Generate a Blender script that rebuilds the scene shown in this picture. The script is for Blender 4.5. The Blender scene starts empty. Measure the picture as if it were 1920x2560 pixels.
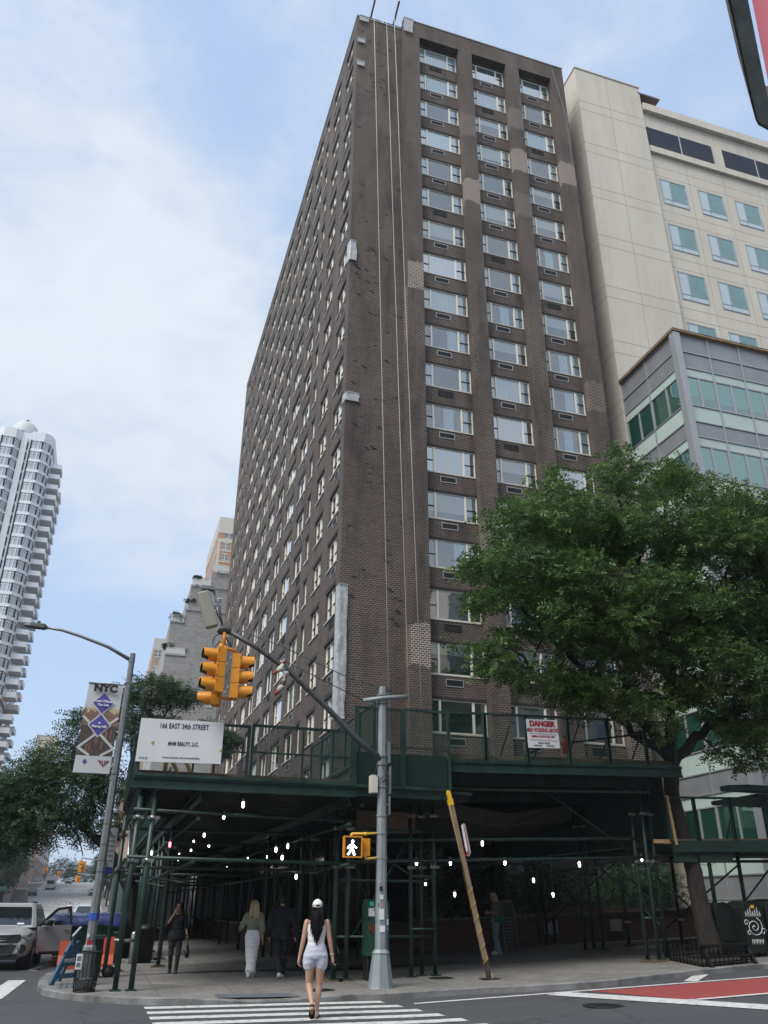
import bpy, bmesh, math, random
import numpy as np
from mathutils import Vector, Matrix
R = math.radians
random.seed(7)
SC = bpy.context.scene
COL = SC.collection
# ---------------------------------------------------------------- camera
PITCH, YAW, ROLL, FPX = math.atan(.482), R(17.65), R(-0.4), 2050.0
_fh = Vector((math.sin(YAW), math.cos(YAW), 0)); _r = Vector((math.cos(YAW), -math.sin(YAW), 0)); _z = Vector((0, 0, 1))
_f = _fh*math.cos(PITCH) + _z*math.sin(PITCH)
_u = _z*math.cos(PITCH) - _fh*math.sin(PITCH)
_R = _r*math.cos(ROLL) - _u*math.sin(ROLL); _U = _u*math.cos(ROLL) + _r*math.sin(ROLL)
cam = bpy.data.cameras.new('camera'); camo = bpy.data.objects.new('camera', cam); COL.objects.link(camo)
cam.sensor_fit = 'VERTICAL'; cam.sensor_height = 36; cam.sensor_width = 27; cam.lens = FPX/2560*36
cam.clip_start = .05; cam.clip_end = 6000
camo.matrix_world = Matrix(((_R.x, _U.x, -_f.x, 0), (_R.y, _U.y, -_f.y, 0), (_R.z, _U.z, -_f.z, 1.6), (0, 0, 0, 1)))
SC.camera = camo
# ---------------------------------------------------------------- world
SUN_EL, SUN_AZ = R(52), R(238)          # azimuth measured clockwise from +Y
W = bpy.data.worlds.new('World'); SC.world = W; W.use_nodes = True
nt = W.node_tree; nt.nodes.clear()
def N(t, **k):
    n = nt.nodes.new(t)
    for a, b in k.items(): setattr(n, a, b)
    return n
L = lambda a, b: nt.links.new(a, b)
sky = N('ShaderNodeTexSky', sky_type='NISHITA'); sky.sun_disc = False; sky.sun_elevation = SUN_EL; sky.sun_rotation = SUN_AZ
sky.air_density = 1.0; sky.dust_density = 1.6; sky.ozone_density = 2.0
tc = N('ShaderNodeTexCoord')
def blob(d, a, b):
    dp = N('ShaderNodeVectorMath', operation='DOT_PRODUCT'); L(tc.outputs['Generated'], dp.inputs[0]); dp.inputs[1].default_value = Vector(d).normalized()
    mr = N('ShaderNodeMapRange', interpolation_type='SMOOTHSTEP'); L(dp.outputs['Value'], mr.inputs[0]); mr.inputs[1].default_value = math.cos(R(b)); mr.inputs[2].default_value = math.cos(R(a))
    return mr.outputs[0]
def mth(op, a, b=None):
    m = N('ShaderNodeMath', operation=op)
    for i, v in enumerate((a, b)):
        if v is None: continue
        if isinstance(v, (int, float)): m.inputs[i].default_value = v
        else: L(v, m.inputs[i])
    return m.outputs[0]
cl = mth('MULTIPLY', blob((-.10, .80, .60), 2, 17), .95)
cl = mth('MAXIMUM', cl, mth('MULTIPLY', blob((.03, .86, .52), 1, 15), .85))
cl = mth('MAXIMUM', cl, mth('MULTIPLY', blob((-.17, .62, .76), 1, 11), .45))
cl = mth('MAXIMUM', cl, mth('MULTIPLY', blob((-.6, -.2, .6), 10, 60), .8))
cl = mth('MAXIMUM', cl, mth('MULTIPLY', blob((.5, -.6, .5), 10, 60), .8))
mp = N('ShaderNodeMapping'); L(tc.outputs['Generated'], mp.inputs[0]); mp.inputs['Scale'].default_value = (3, 3, 5); mp.inputs['Rotation'].default_value = (.3, .2, .5)
nz = N('ShaderNodeTexNoise'); L(mp.outputs[0], nz.inputs[0]); nz.inputs['Scale'].default_value = 1.6; nz.inputs['Detail'].default_value = 7; nz.inputs['Roughness'].default_value = .56; nz.inputs['Distortion'].default_value = .5
f1 = mth('ADD', mth('MULTIPLY', cl, .95), mth('MULTIPLY', mth('SUBTRACT', nz.outputs['Fac'], .5), 1.35))
mp2 = N('ShaderNodeMapping'); L(tc.outputs['Generated'], mp2.inputs[0]); mp2.inputs['Scale'].default_value = (5, 5, 11); mp2.inputs['Rotation'].default_value = (.5, -.5, .8)
nz2 = N('ShaderNodeTexNoise'); L(mp2.outputs[0], nz2.inputs[0]); nz2.inputs['Scale'].default_value = 2.2; nz2.inputs['Detail'].default_value = 8; nz2.inputs['Roughness'].default_value = .62; nz2.inputs['Distortion'].default_value = 1.1
f1 = mth('ADD', f1, mth('MULTIPLY', mth('SUBTRACT', nz2.outputs['Fac'], .5), .75))
f1 = mth('ADD', f1, .10)
rp = N('ShaderNodeMapRange', interpolation_type='SMOOTHSTEP'); L(f1, rp.inputs[0]); rp.inputs[1].default_value = -.05; rp.inputs[2].default_value = 1.15; rp.inputs[3].default_value = .10; rp.inputs[4].default_value = .92
mix = N('ShaderNodeMix', data_type='RGBA'); L(rp.outputs[0], mix.inputs['Factor']); hz = N('ShaderNodeMix', data_type='RGBA'); hz.inputs['Factor'].default_value = .72; L(sky.outputs[0], hz.inputs['A']); hz.inputs['B'].default_value = (2.12, 2.92, 4.25, 1); L(hz.outputs['Result'], mix.inputs['A'])
mix.inputs['B'].default_value = (3.6, 3.9, 4.15, 1)
bg = N('ShaderNodeBackground'); L(mix.outputs['Result'], bg.inputs[0]); bg.inputs[1].default_value = .12
out = N('ShaderNodeOutputWorld'); L(bg.outputs[0], out.inputs[0])
# ---------------------------------------------------------------- sun and exposure
sd = bpy.data.lights.new('sun', 'SUN'); sd.energy = 2.0; sd.angle = R(35); sd.color = (1, .96, .9)
so = bpy.data.objects.new('sun', sd); COL.objects.link(so)
_sdir = Vector((math.sin(SUN_AZ)*math.cos(SUN_EL), math.cos(SUN_AZ)*math.cos(SUN_EL), math.sin(SUN_EL)))
so.rotation_euler = _sdir.to_track_quat('Z', 'Y').to_euler()
SC.view_settings.view_transform = 'Standard'; SC.view_settings.look = 'None'; SC.view_settings.exposure = .95; SC.view_settings.gamma = 1
# ---------------------------------------------------------------- helpers
MATS = {}
def mat(name, col, rough=.6, metal=0, var=0, vs=3.0, col2=None, bump=0, bs=30, spec=.5, emit=None, es=1, alpha=None, stretch=None):
    if name in MATS: return MATS[name]
    m = bpy.data.materials.new(name); m.use_nodes = True; t = m.node_tree; b = t.nodes['Principled BSDF']
    b.inputs['Base Color'].default_value = (*col, 1); b.inputs['Roughness'].default_value = rough; b.inputs['Metallic'].default_value = metal
    b.inputs['Specular IOR Level'].default_value = spec
    def pos():
        g = t.nodes.new('ShaderNodeNewGeometry')
        if stretch:
            mp = t.nodes.new('ShaderNodeMapping'); mp.inputs['Scale'].default_value = stretch; t.links.new(g.outputs['Position'], mp.inputs[0]); return mp.outputs[0]
        return g.outputs['Position']
    if var or col2:
        n = t.nodes.new('ShaderNodeTexNoise'); n.inputs['Scale'].default_value = vs; n.inputs['Detail'].default_value = 6; n.inputs['Roughness'].default_value = .62
        t.links.new(pos(), n.inputs[0])
        r = t.nodes.new('ShaderNodeValToRGB'); r.color_ramp.elements[0].position = .32; r.color_ramp.elements[1].position = .68
        c2 = col2 or tuple(min(1, c*(1+var)) for c in col); c1 = col if col2 else tuple(c*(1-var) for c in col)
        r.color_ramp.elements[0].color = (*c1, 1); r.color_ramp.elements[1].color = (*c2, 1)
        t.links.new(n.outputs['Fac'], r.inputs[0]); t.links.new(r.outputs[0], b.inputs['Base Color'])
    if bump:
        n = t.nodes.new('ShaderNodeTexNoise'); n.inputs['Scale'].default_value = bs; n.inputs['Detail'].default_value = 5; t.links.new(pos(), n.inputs[0])
        bp = t.nodes.new('ShaderNodeBump'); bp.inputs['Strength'].default_value = bump; bp.inputs['Distance'].default_value = .03
        t.links.new(n.outputs['Fac'], bp.inputs['Height']); t.links.new(bp.outputs[0], b.inputs['Normal'])
    if emit:
        b.inputs['Emission Color'].default_value = (*emit, 1); b.inputs['Emission Strength'].default_value = es
    if alpha is not None: b.inputs['Alpha'].default_value = alpha
    MATS[name] = m
    return m
def srgb(r, g, b):
    f = lambda c: (c/255/12.92 if c/255 <= .04045 else ((c/255+.055)/1.055)**2.4)
    return (f(r), f(g), f(b))
def tag(o, label=None, cat=None, group=None, kind=None):
    if label: o['label'] = label
    if cat: o['category'] = cat
    if group: o['group'] = group
    if kind: o['kind'] = kind
    return o
def thing(name, label, cat, loc=(0, 0, 0), group=None, rz=0):
    o = bpy.data.objects.new(name, None); COL.objects.link(o); o.location = loc; o.rotation_euler = (0, 0, rz); o.empty_display_size = .2
    return tag(o, label, cat, group)
def frame_of(d):
    d = Vector(d).normalized(); a = Vector((0, 0, 1)) if abs(d.z) < .95 else Vector((1, 0, 0))
    x = d.cross(a).normalized(); y = d.cross(x).normalized()      # x,y span the section
    return x, y
class MB:
    def __init__(s): s.v = []; s.f = []; s.m = []; s.sm = []
    def face(s, pts, m=0, smooth=False):
        i = len(s.v); s.v += [tuple(p) for p in pts]; s.f.append(tuple(range(i, i+len(pts)))); s.m.append(m); s.sm.append(smooth); return s
    def box(s, x0, x1, y0, y1, z0, z1, m=0, skip=''):
        i = len(s.v); s.v += [(x, y, z) for z in (z0, z1) for y in (y0, y1) for x in (x0, x1)]
        for k, q in {'b': (0, 2, 3, 1), 't': (4, 5, 7, 6), 'f': (0, 1, 5, 4), 'k': (2, 6, 7, 3), 'l': (0, 4, 6, 2), 'r': (1, 3, 7, 5)}.items():
            if k in skip: continue
            s.f.append(tuple(i+a for a in q)); s.m.append(m); s.sm.append(False)
        return s
    def bar(s, p, q, w, h, m=0):                      # rectangular bar from p to q, w across, h up
        p, q = Vector(p), Vector(q); d = (q-p).normalized(); a = Vector((0, 0, 1)) if abs(d.z) < .95 else Vector((0, 1, 0))
        x = d.cross(a).normalized()*w/2; y = x.cross(d).normalized()*h/2
        i = len(s.v); s.v += [tuple(c+e*x+g*y) for c in (p, q) for e, g in ((-1, -1), (1, -1), (1, 1), (-1, 1))]
        for f in ((0, 1, 2, 3), (7, 6, 5, 4), (0, 4, 5, 1), (1, 5, 6, 2), (2, 6, 7, 3), (3, 7, 4, 0)): s.f.append(tuple(i+k for k in f)); s.m.append(m); s.sm.append(False)
        return s
    def loft(s, secs, m=0, caps=True, smooth=True):   # secs: list of rings of equal length
        n = len(secs[0]); i = len(s.v)
        for r in secs: s.v += [tuple(p) for p in r]
        for a in range(len(secs)-1):
            for k in range(n):
                s.f.append((i+a*n+k, i+a*n+(k+1) % n, i+(a+1)*n+(k+1) % n, i+(a+1)*n+k)); s.m.append(m); s.sm.append(smooth)
        if caps:
            s.f.append(tuple(i+k for k in range(n))[::-1]); s.m.append(m); s.sm.append(False)
            j = i+(len(secs)-1)*n; s.f.append(tuple(j+k for k in range(n))); s.m.append(m); s.sm.append(False)
        return s
    def tube(s, pts, r, n=8, m=0, caps=True, ell=None):
        pts = [Vector(p) for p in pts]; rs = r if isinstance(r, (list, tuple)) else [r]*len(pts); secs = []; px = None
        for k, p in enumerate(pts):
            d = (pts[min(k+1, len(pts)-1)]-pts[max(k-1, 0)]); x, y = frame_of(d)
            if px is not None:
                dn = d.normalized(); x = (px-dn*px.dot(dn)).normalized(); y = dn.cross(x).normalized()
            px = x
            secs.append([p+(x*math.cos(t)+y*math.sin(t))*rs[k] for t in [2*math.pi*j/n for j in range(n)]])
        return s.loft(secs, m, caps)
    def lathe(s, prof, c=(0, 0, 0), n=16, m=0, caps=True):
        c = Vector(c); return s.loft([[c+Vector((r*math.cos(2*math.pi*j/n), r*math.sin(2*math.pi*j/n), z)) for j in range(n)] for r, z in prof], m, caps)
    def ball(s, c, r, n=10, m=0, sc=(1, 1, 1)):
        k = n//2+1; return s.lathe([(max(1e-4, math.sin(math.pi*a/k))*r, -math.cos(math.pi*a/k)*r) for a in range(k+1)], (0, 0, 0), n, m) if False else s.loft([[Vector(c)+Vector((math.sin(math.pi*max(.02, min(.98, a/k)))*math.cos(2*math.pi*j/n)*r*sc[0], math.sin(math.pi*max(.02, min(.98, a/k)))*math.sin(2*math.pi*j/n)*r*sc[1], -math.cos(math.pi*a/k)*r*sc[2])) for j in range(n)] for a in range(k+1)], m)
    def prism(s, poly, fn, d0, d1, m=0):              # polygon (u,v) extruded: fn(u,v,d)->xyz
        a = [fn(u, v, d0) for u, v in poly]; b = [fn(u, v, d1) for u, v in poly]; n = len(poly)
        s.face(a, m); s.face(b[::-1], m)
        for k in range(n): s.face([a[k], b[k], b[(k+1) % n], a[(k+1) % n]], m)
        return s
    def build(s, name, mats, parent=None, org=None, merge=False):
        me = bpy.data.meshes.new(name)
        o0 = Vector(org) if org is not None else (Vector(parent.location) if (parent and parent.parent is None) else Vector((0, 0, 0)))
        if parent and parent.parent: o0 = parent.parent.location + parent.location if org is None else Vector(org)
        me.from_pydata([(v[0]-o0.x, v[1]-o0.y, v[2]-o0.z) for v in s.v], [], s.f)
        mats = mats if isinstance(mats, (list, tuple)) else [mats]
        for mm in mats: me.materials.append(mm)
        me.polygons.foreach_set('material_index', s.m); me.polygons.foreach_set('use_smooth', s.sm)
        if merge:
            b = bmesh.new(); b.from_mesh(me); bmesh.ops.remove_doubles(b, verts=b.verts, dist=1e-4); bmesh.ops.recalc_face_normals(b, faces=b.faces); b.to_mesh(me); b.free()
        me.update()
        o = bpy.data.objects.new(name, me); COL.objects.link(o)
        if parent: o.parent = parent
        else: o.location = o0
        return o
def solid(name, mb, m, label, cat, org, group=None):   # a thing that is one mesh, origin at org
    o = mb.build(name, m, None, org); return tag(o, label, cat, group)
def copytree(o, loc=None, parent=None, label=None):
    c = o.copy(); COL.objects.link(c)
    if parent: c.parent = parent
    if loc is not None: c.location = loc
    if label: c['label'] = label
    for ch in o.children: copytree(ch, None, c)
    return c
_tx = {}
def text_mesh(txt, size, bold=0, sx=1, align='CENTER', sp=1.0):
    cu = bpy.data.curves.new('lettering', 'FONT'); cu.body = txt; cu.size = size; cu.align_x = align; cu.align_y = 'CENTER'; cu.offset = bold; cu.space_character = sp; cu.resolution_u = 3; cu.extrude = .002
    o = bpy.data.objects.new('lettering', cu); COL.objects.link(o)
    dg = bpy.context.evaluated_depsgraph_get(); me = bpy.data.meshes.new_from_object(o.evaluated_get(dg)); bpy.data.objects.remove(o)
    for v in me.vertices: v.co.x *= sx
    return me
def lettering(txt, size, c, xdir, ydir, m, parent, bold=0, sx=1, align='CENTER', name='lettering', sp=1.0):
    me = text_mesh(txt, size, bold, sx, align, sp); me.materials.clear(); me.materials.append(m)
    x = Vector(xdir).normalized(); y = Vector(ydir).normalized(); z = x.cross(y)
    o0 = parent.location if parent.parent is None else parent.parent.location+parent.location
    M = Matrix(((x.x, y.x, z.x, c[0]-o0[0]), (x.y, y.y, z.y, c[1]-o0[1]), (x.z, y.z, z.z, c[2]-o0[2]), (0, 0, 0, 1)))
    me.transform(M); o = bpy.data.objects.new(name, me); COL.objects.link(o); o.parent = parent; return o
def wall_holes(mb, P, us, vs, holes, depth, m=0, mr=None):
    # P(u,v,d) -> xyz, d inwards; us, vs sorted breakpoints; holes: set of (i,j) cells
    mr = m if mr is None else mr
    for i in range(len(us)-1):
        for j in range(len(vs)-1):
            a, b, c, d = us[i], us[i+1], vs[j], vs[j+1]
            if (i, j) in holes:
                mb.face([P(a, c, 0), P(b, c, 0), P(b, c, depth), P(a, c, depth)], mr); mb.face([P(a, d, depth), P(b, d, depth), P(b, d, 0), P(a, d, 0)], mr)
                mb.face([P(a, c, depth), P(a, d, depth), P(a, d, 0), P(a, c, 0)], mr); mb.face([P(b, c, 0), P(b, d, 0), P(b, d, depth), P(b, c, depth)], mr)
            else: mb.face([P(a, c, 0), P(b, c, 0), P(b, d, 0), P(a, d, 0)], m)
def gz(x, y):                                         # pavement level (road is .12 lower)
    h = .04*max(0, min(x, 60)-6)
    if y > 100 and x < 9.5: h += np.interp(y, [100, 150, 190, 250, 295, 320, 360, 600], [0, .28, 1.85, 4.7, 7.3, 8.6, 9, 5])
    return float(h)
# ================================================================ ground, road, pavement
def node_mat(name, builder, rough=.8):
    m = bpy.data.materials.new(name); m.use_nodes = True; t = m.node_tree; b = t.nodes['Principled BSDF']; b.inputs['Roughness'].default_value = rough
    MATS[name] = m
    builder(t, b); return m
def noise(t, vec, scale, detail=5, rough=.6, dist=0):
    n = t.nodes.new('ShaderNodeTexNoise'); n.inputs['Scale'].default_value = scale; n.inputs['Detail'].default_value = detail; n.inputs['Roughness'].default_value = rough; n.inputs['Distortion'].default_value = dist
    t.links.new(vec, n.inputs[0]); return n.outputs['Fac']
def ramp(t, fac, stops):
    r = t.nodes.new('ShaderNodeValToRGB'); e = r.color_ramp.elements
    while len(e) < len(stops): e.new(.5)
    for k, (p, c) in enumerate(stops): e[k].position = p; e[k].color = (*c, 1) if len(c) == 3 else c
    t.links.new(fac, r.inputs[0]); return r.outputs[0]
def mixc(t, a, b, fac, mode='MIX'):
    m = t.nodes.new('ShaderNodeMix'); m.data_type = 'RGBA'; m.blend_type = mode
    for v, s in ((a, 'A'), (b, 'B')):
        if isinstance(v, tuple): m.inputs[s].default_value = (*v, 1)
        else: t.links.new(v, m.inputs[s])
    if isinstance(fac, (int, float)): m.inputs['Factor'].default_value = fac
    else: t.links.new(fac, m.inputs['Factor'])
    return m.outputs['Result']
def math_(t, op, a, b=None):
    m = t.nodes.new('ShaderNodeMath'); m.operation = op
    for k, v in enumerate((a, b)):
        if v is None: continue
        if isinstance(v, (int, float)): m.inputs[k].default_value = v
        else: t.links.new(v, m.inputs[k])
    return m.outputs[0]
def gpos(t): return t.nodes.new('ShaderNodeNewGeometry').outputs['Position']
def mapped(t, vec, sc):
    mp = t.nodes.new('ShaderNodeMapping'); mp.inputs['Scale'].default_value = sc; t.links.new(vec, mp.inputs[0]); return mp.outputs[0]
def add_bump(t, b, h, s=.3, d=.01):
    bp = t.nodes.new('ShaderNodeBump'); bp.inputs['Strength'].default_value = s; bp.inputs['Distance'].default_value = d; t.links.new(h, bp.inputs['Height']); t.links.new(bp.outputs[0], b.inputs['Normal'])
def asphalt(t, b):
    p = gpos(t); fine = noise(t, p, 60, 4, .8); big = noise(t, p, .35, 5, .6, .6); tr = noise(t, mapped(t, p, (.15, 2.2, 1)), .9, 4)
    c = ramp(t, fine, [(.25, (.036, .037, .041)), (.75, (.085, .087, .093))])
    c = mixc(t, c, (.045, .047, .052), math_(t, 'MULTIPLY', big, .7)); c = mixc(t, c, (.105, .106, .11), math_(t, 'MULTIPLY', ramp(t, tr, [(.5, (0, 0, 0)), (.75, (1, 1, 1))]), .35))
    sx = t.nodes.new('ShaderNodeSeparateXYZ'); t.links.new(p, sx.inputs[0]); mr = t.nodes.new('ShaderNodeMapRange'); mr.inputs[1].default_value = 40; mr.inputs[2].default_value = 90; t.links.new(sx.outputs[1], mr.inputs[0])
    c = mixc(t, c, (.40, .40, .40), math_(t, 'MULTIPLY', mr.outputs[0], .85))  # far road lightened with distance: grazing sheen put into the colour
    vo = t.nodes.new('ShaderNodeTexVoronoi'); vo.feature = 'DISTANCE_TO_EDGE'; vo.inputs['Scale'].default_value = .38; dv = t.nodes.new('ShaderNodeVectorMath'); dv.operation = 'ADD'; nn = t.nodes.new('ShaderNodeTexNoise'); nn.inputs['Scale'].default_value = 1.2; nn.inputs['Detail'].default_value = 6; t.links.new(p, nn.inputs[0]); t.links.new(p, dv.inputs[0]); t.links.new(nn.outputs['Color'], dv.inputs[1]); t.links.new(dv.outputs[0], vo.inputs['Vector']); crk = ramp(t, vo.outputs['Distance'], [(.0, (1, 1, 1)), (.016, (0, 0, 0))]); c = mixc(t, c, (.02, .02, .022), math_(t, 'MULTIPLY', crk, .7))
    pt = t.nodes.new('ShaderNodeTexVoronoi'); pt.inputs['Scale'].default_value = .22; t.links.new(dv.outputs[0], pt.inputs['Vector']); c = mixc(t, c, (.04, .041, .045), math_(t, 'MULTIPLY', ramp(t, pt.outputs['Distance'], [(.2, (1, 1, 1)), (.22, (0, 0, 0))]), .75))
    t.links.new(c, b.inputs['Base Color']); add_bump(t, b, fine, .25, .006)
def concrete_slabs(t, b):
    p = gpos(t); g = t.nodes.new('ShaderNodeTexBrick'); g.offset = 0; g.inputs['Scale'].default_value = 1; g.inputs['Brick Width'].default_value = 1.52; g.inputs['Row Height'].default_value = 1.52; g.inputs['Mortar Size'].default_value = .012; g.inputs['Mortar Smooth'].default_value = .3
    g.inputs['Color1'].default_value = (.185, .178, .166, 1); g.inputs['Color2'].default_value = (.235, .226, .212, 1); g.inputs['Mortar'].default_value = (.06, .058, .055, 1); t.links.new(p, g.inputs[0])
    st = noise(t, p, .55, 7, .7, .8); sp = noise(t, p, 5.5, 4, .7); gum = noise(t, p, 9, 1)
    c = mixc(t, g.outputs[0], (.10, .096, .088), ramp(t, st, [(.38, (0, 0, 0)), (.7, (.95, .95, .95))])); c = mixc(t, c, (.25, .245, .23), ramp(t, sp, [(.5, (0, 0, 0)), (.8, (.4, .4, .4))]))
    c = mixc(t, c, (.05, .05, .05), ramp(t, gum, [(.66, (0, 0, 0)), (.69, (.8, .8, .8))]))
    t.links.new(c, b.inputs['Base Color']); add_bump(t, b, sp, .15, .006)
def worn_paint(col, under=(.055, .056, .06), cover=.62):
    def f(t, b):
        p = gpos(t); n = noise(t, p, 7, 8, .75); f2 = noise(t, p, 45, 4, .8)
        k = math_(t, 'ADD', math_(t, 'MULTIPLY', n, .6), math_(t, 'MULTIPLY', f2, .4))
        c = mixc(t, under, col, ramp(t, k, [(cover-.30, (.1, .1, .1)), (cover-.2, (1, 1, 1))])); t.links.new(c, b.inputs['Base Color'])
    return f
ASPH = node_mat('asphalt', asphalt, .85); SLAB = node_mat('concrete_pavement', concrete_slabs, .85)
PAINT = node_mat('road_paint_white', worn_paint((.60, .60, .59), cover=.69), .6); REDP = node_mat('bus_lane_red_paint', worn_paint((.27, .05, .048), (.1, .045, .045), .6), .75)
KERB = mat('kerb_stone', (.17, .172, .172), .8, var=.6, vs=1.4, bump=.3, bs=18)
xs = [-900, -300, -120, -60, -30, -20, -15.5, -12, -8, -4, -1, 2, 4, 6, 7, 8, 9, 10, 12, 14, 17, 20, 30, 60, 150, 900]
ys = [-900, -300, -60, -20, 0, 6, 10, 13, 16, 18, 20, 22, 25, 30, 40, 50, 60, 80, 100, 130, 150, 170, 190, 220, 250, 275, 295, 320, 360, 450, 600, 900]
g = MB(); nx = len(xs)
g.v = [(x, y, gz(x, y)-.12) for y in ys for x in xs]
for j in range(len(ys)-1):
    for i in range(nx-1): g.f.append((j*nx+i, j*nx+i+1, (j+1)*nx+i+1, (j+1)*nx+i)); g.m.append(0); g.sm.append(False)
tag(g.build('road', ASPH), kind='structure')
KP = [(1.15, 560), (1.15, 360), (1.15, 320), (1.15, 295), (1.15, 250), (1.15, 190), (1.15, 150), (1.15, 100), (1.15, 60), (1.15, 40), (1.15, 30), (1.0, 29), (.4, 28.2), (-.4, 27.2), (-.85, 26.2), (-.95, 24.6), (-.90, 22.3), (-.72, 21.2), (-.3, 20.25), (.1, 19.75), (.58, 19.27), (.95, 18.95), (1.4, 18.72), (1.95, 18.6), (2.5, 18.56), (3.1, 18.54), (3.9, 18.54), (4.6, 18.54), (5.3, 18.54), (6.2, 18.52), (7.2, 18.5), (8.1, 18.4), (9, 18.2), (9.8, 18.05), (10.5, 18.02), (11.2, 18.1), (12.1, 18.4), (13.1, 18.65), (14, 18.85), (14.9, 19.0), (16, 19.15), (17.1, 19.25), (20, 19.4), (30, 19.4), (60, 19.4)]
def drop(x, y): return .1*max(0, 1-abs(x-3.55)/1.5) if y < 19 and x < 6 else 0
sw = MB(); kb = MB(); prev = None
for i, (x, y) in enumerate(KP):
    a = Vector(KP[max(0, i-1)]); b = Vector(KP[min(len(KP)-1, i+1)]); d = (b-a).normalized(); nrm = Vector((-d.y, d.x))     # to the pavement side
    z = gz(x, y); dz = drop(x, y)
    if nrm.dot(Vector((9, 36))-Vector((x, y))) < 0 and y > 18 and x < 60 and i < 16: nrm = -nrm
    e = Vector((x, y)); k = e+nrm*.16; q = e+nrm*1.5
    far = (10.5, y) if i <= 15 else ((10.5, 36) if x < 10 else (x, 36))
    row = [(x, y, z-.2), (x, y, z-.012-dz), (x+nrm.x*.012, y+nrm.y*.012, z-dz), (k.x, k.y, gz(k.x, k.y)-dz), (q.x, q.y, gz(q.x, q.y)), (far[0], far[1], gz(*far))]
    if prev:
        for c in range(3): kb.face([prev[c], row[c], row[c+1], prev[c+1]][::-1])
        for c in (3, 4): sw.face([prev[c], row[c], row[c+1], prev[c+1]][::-1])
    prev = row
tag(kb.build('kerb', KERB), kind='structure'); tag(sw.build('sidewalk', SLAB, merge=True), kind='structure')
# pavement on the far side of the side street
s2 = MB()
for a, b in zip(ys[12:-2], ys[13:-1]):
    s2.face([(-19.5, a, gz(-19, a)), (-15.4, a, gz(-15, a)), (-15.4, b, gz(-15, b)), (-19.5, b, gz(-19, b))]); s2.face([(-15.4, a, gz(-15, a)-.14), (-15.4, a, gz(-15, a)), (-15.4, b, gz(-15, b)), (-15.4, b, gz(-15, b)-.14)][::-1])
tag(s2.build('sidewalk', SLAB), kind='structure')
# markings
def rq(x, y, e=.004): return (x, y, gz(x, y)-.12+e)
cw = MB()
for yc in (18.27, 17.46, 16.66, 15.86, 15.06, 14.26, 13.46):
    x0 = 1.2; x1 = 5.85+(18.27-yc)*.14
    xx = np.linspace(x0, x1, 8)
    for a, b in zip(xx[:-1], xx[1:]): cw.face([rq(a, yc-.19), rq(b, yc-.19), rq(b, yc+.19), rq(a, yc+.19)])
tag(cw.build('crosswalk', PAINT), kind='structure')
rl = MB()
pts = [(10.18, 17.45), (10.89, 15.1)]
xx = np.linspace(0, 1, 9)
for a, b in zip(xx[:-1], xx[1:]):
    t0 = lambda k: (10.18+k*34, 17.45+.03*k*4); b0 = lambda k: (10.89+k*34, 15.1+.1*k*4)
    rl.face([rq(*b0(a)), rq(*b0(b)), rq(*t0(b)), rq(*t0(a))])
tag(rl.build('bus_lane', REDP), kind='structure')
ln = MB()
def strip(p, q, w, n=6, e=.008):
    p, q = Vector(p), Vector(q); d = (q-p).normalized(); s = Vector((-d.y, d.x))*w/2
    for k in range(n):
        a = p.lerp(q, k/n); b = p.lerp(q, (k+1)/n); ln.face([rq(*(a-s), e), rq(*(b-s), e), rq(*(b+s), e), rq(*(a+s), e)])
strip((6.3, 17.62), (44, 17.66), .16, 16); strip((9.35, 17.5), (12.4, 11.2), .62, 6, .0115); strip((10.75, 15.05), (44, 15.25), .16, 14, .015)
strip((12.9, 17.85), (14.4, 19.3), .3, 3)
strip((-3.4, 29.0), (-1.25, 28.9), .3, 3); strip((-1.5, 28.9), (-1.2, 31), .12, 2)
for xc in (-1.62, -3.1, -4.6, -6.1, -7.6): strip((xc-.06, 20.6), (xc+.1, 25.4), .42, 3)
for yc, hw in ((184, 1.4), (194, 1.4), (244, 1.6), (254, 1.6), (289, 1.8), (299, 1.8), (314, 2)):
    for k in range(13): strip((-14.2+k*1.13, yc-hw), (-14.6+k*1.13, yc+hw), .55, 1)
for k in range(14): strip((-4.6, 60+k*24), (-4.6, 66+k*24), .14, 2); strip((-8.2, 60+k*24), (-8.2, 66+k*24), .14, 2); strip((-11.6, 60+k*24), (-11.6, 66+k*24), .14, 2)
tag(ln.build('lane_markings', PAINT), kind='structure')
# tactile ramp plates, grates and manholes
TACT = mat('tactile_plate', (.10, .115, .125), .8, var=.25, vs=12)
def plate(x0, x1, y0, y1, m, label, cat, name, ridges=0, dzf=None):
    mb = MB(); z = lambda x, y: gz(x, y)+.006-(dzf(x, y) if dzf else 0)
    mb.face([(x0, y0, z(x0, y0)), (x1, y0, z(x1, y0)), (x1, y1, z(x1, y1)), (x0, y1, z(x0, y1))])
    nx_ = int((x1-x0)/.12)
    if ridges:
        for i in range(nx_):
            for j in range(int((y1-y0)/.12)): 
                cx, cy = x0+.06+i*.12, y0+.06+j*.12; mb.box(cx-.018, cx+.018, cy-.018, cy+.018, z(cx, cy)-.001, z(cx, cy)+.008, 0, 'b')
    o = mb.build(name, m, None, (x0, y0, z(x0, y0))); return tag(o, label, cat)
rampz = lambda x, y: drop(x, 18.6)*max(0, 1-(y-18.7)/1.4)
plate(2.62, 4.3, 18.82, 19.45, TACT, 'grey tactile warning plate set in the kerb ramp by the crosswalk', 'ramp plate', 'tactile_plate', 1, rampz)
plate(-.45, -.02, 21.3, 22.6, TACT, 'grey tactile warning plate in the pavement under the blue police barricade', 'ramp plate', 'tactile_plate', 1)
IRON = mat('cast_iron', (.03, .03, .031), .7, .6, var=.3, vs=20)
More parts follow.
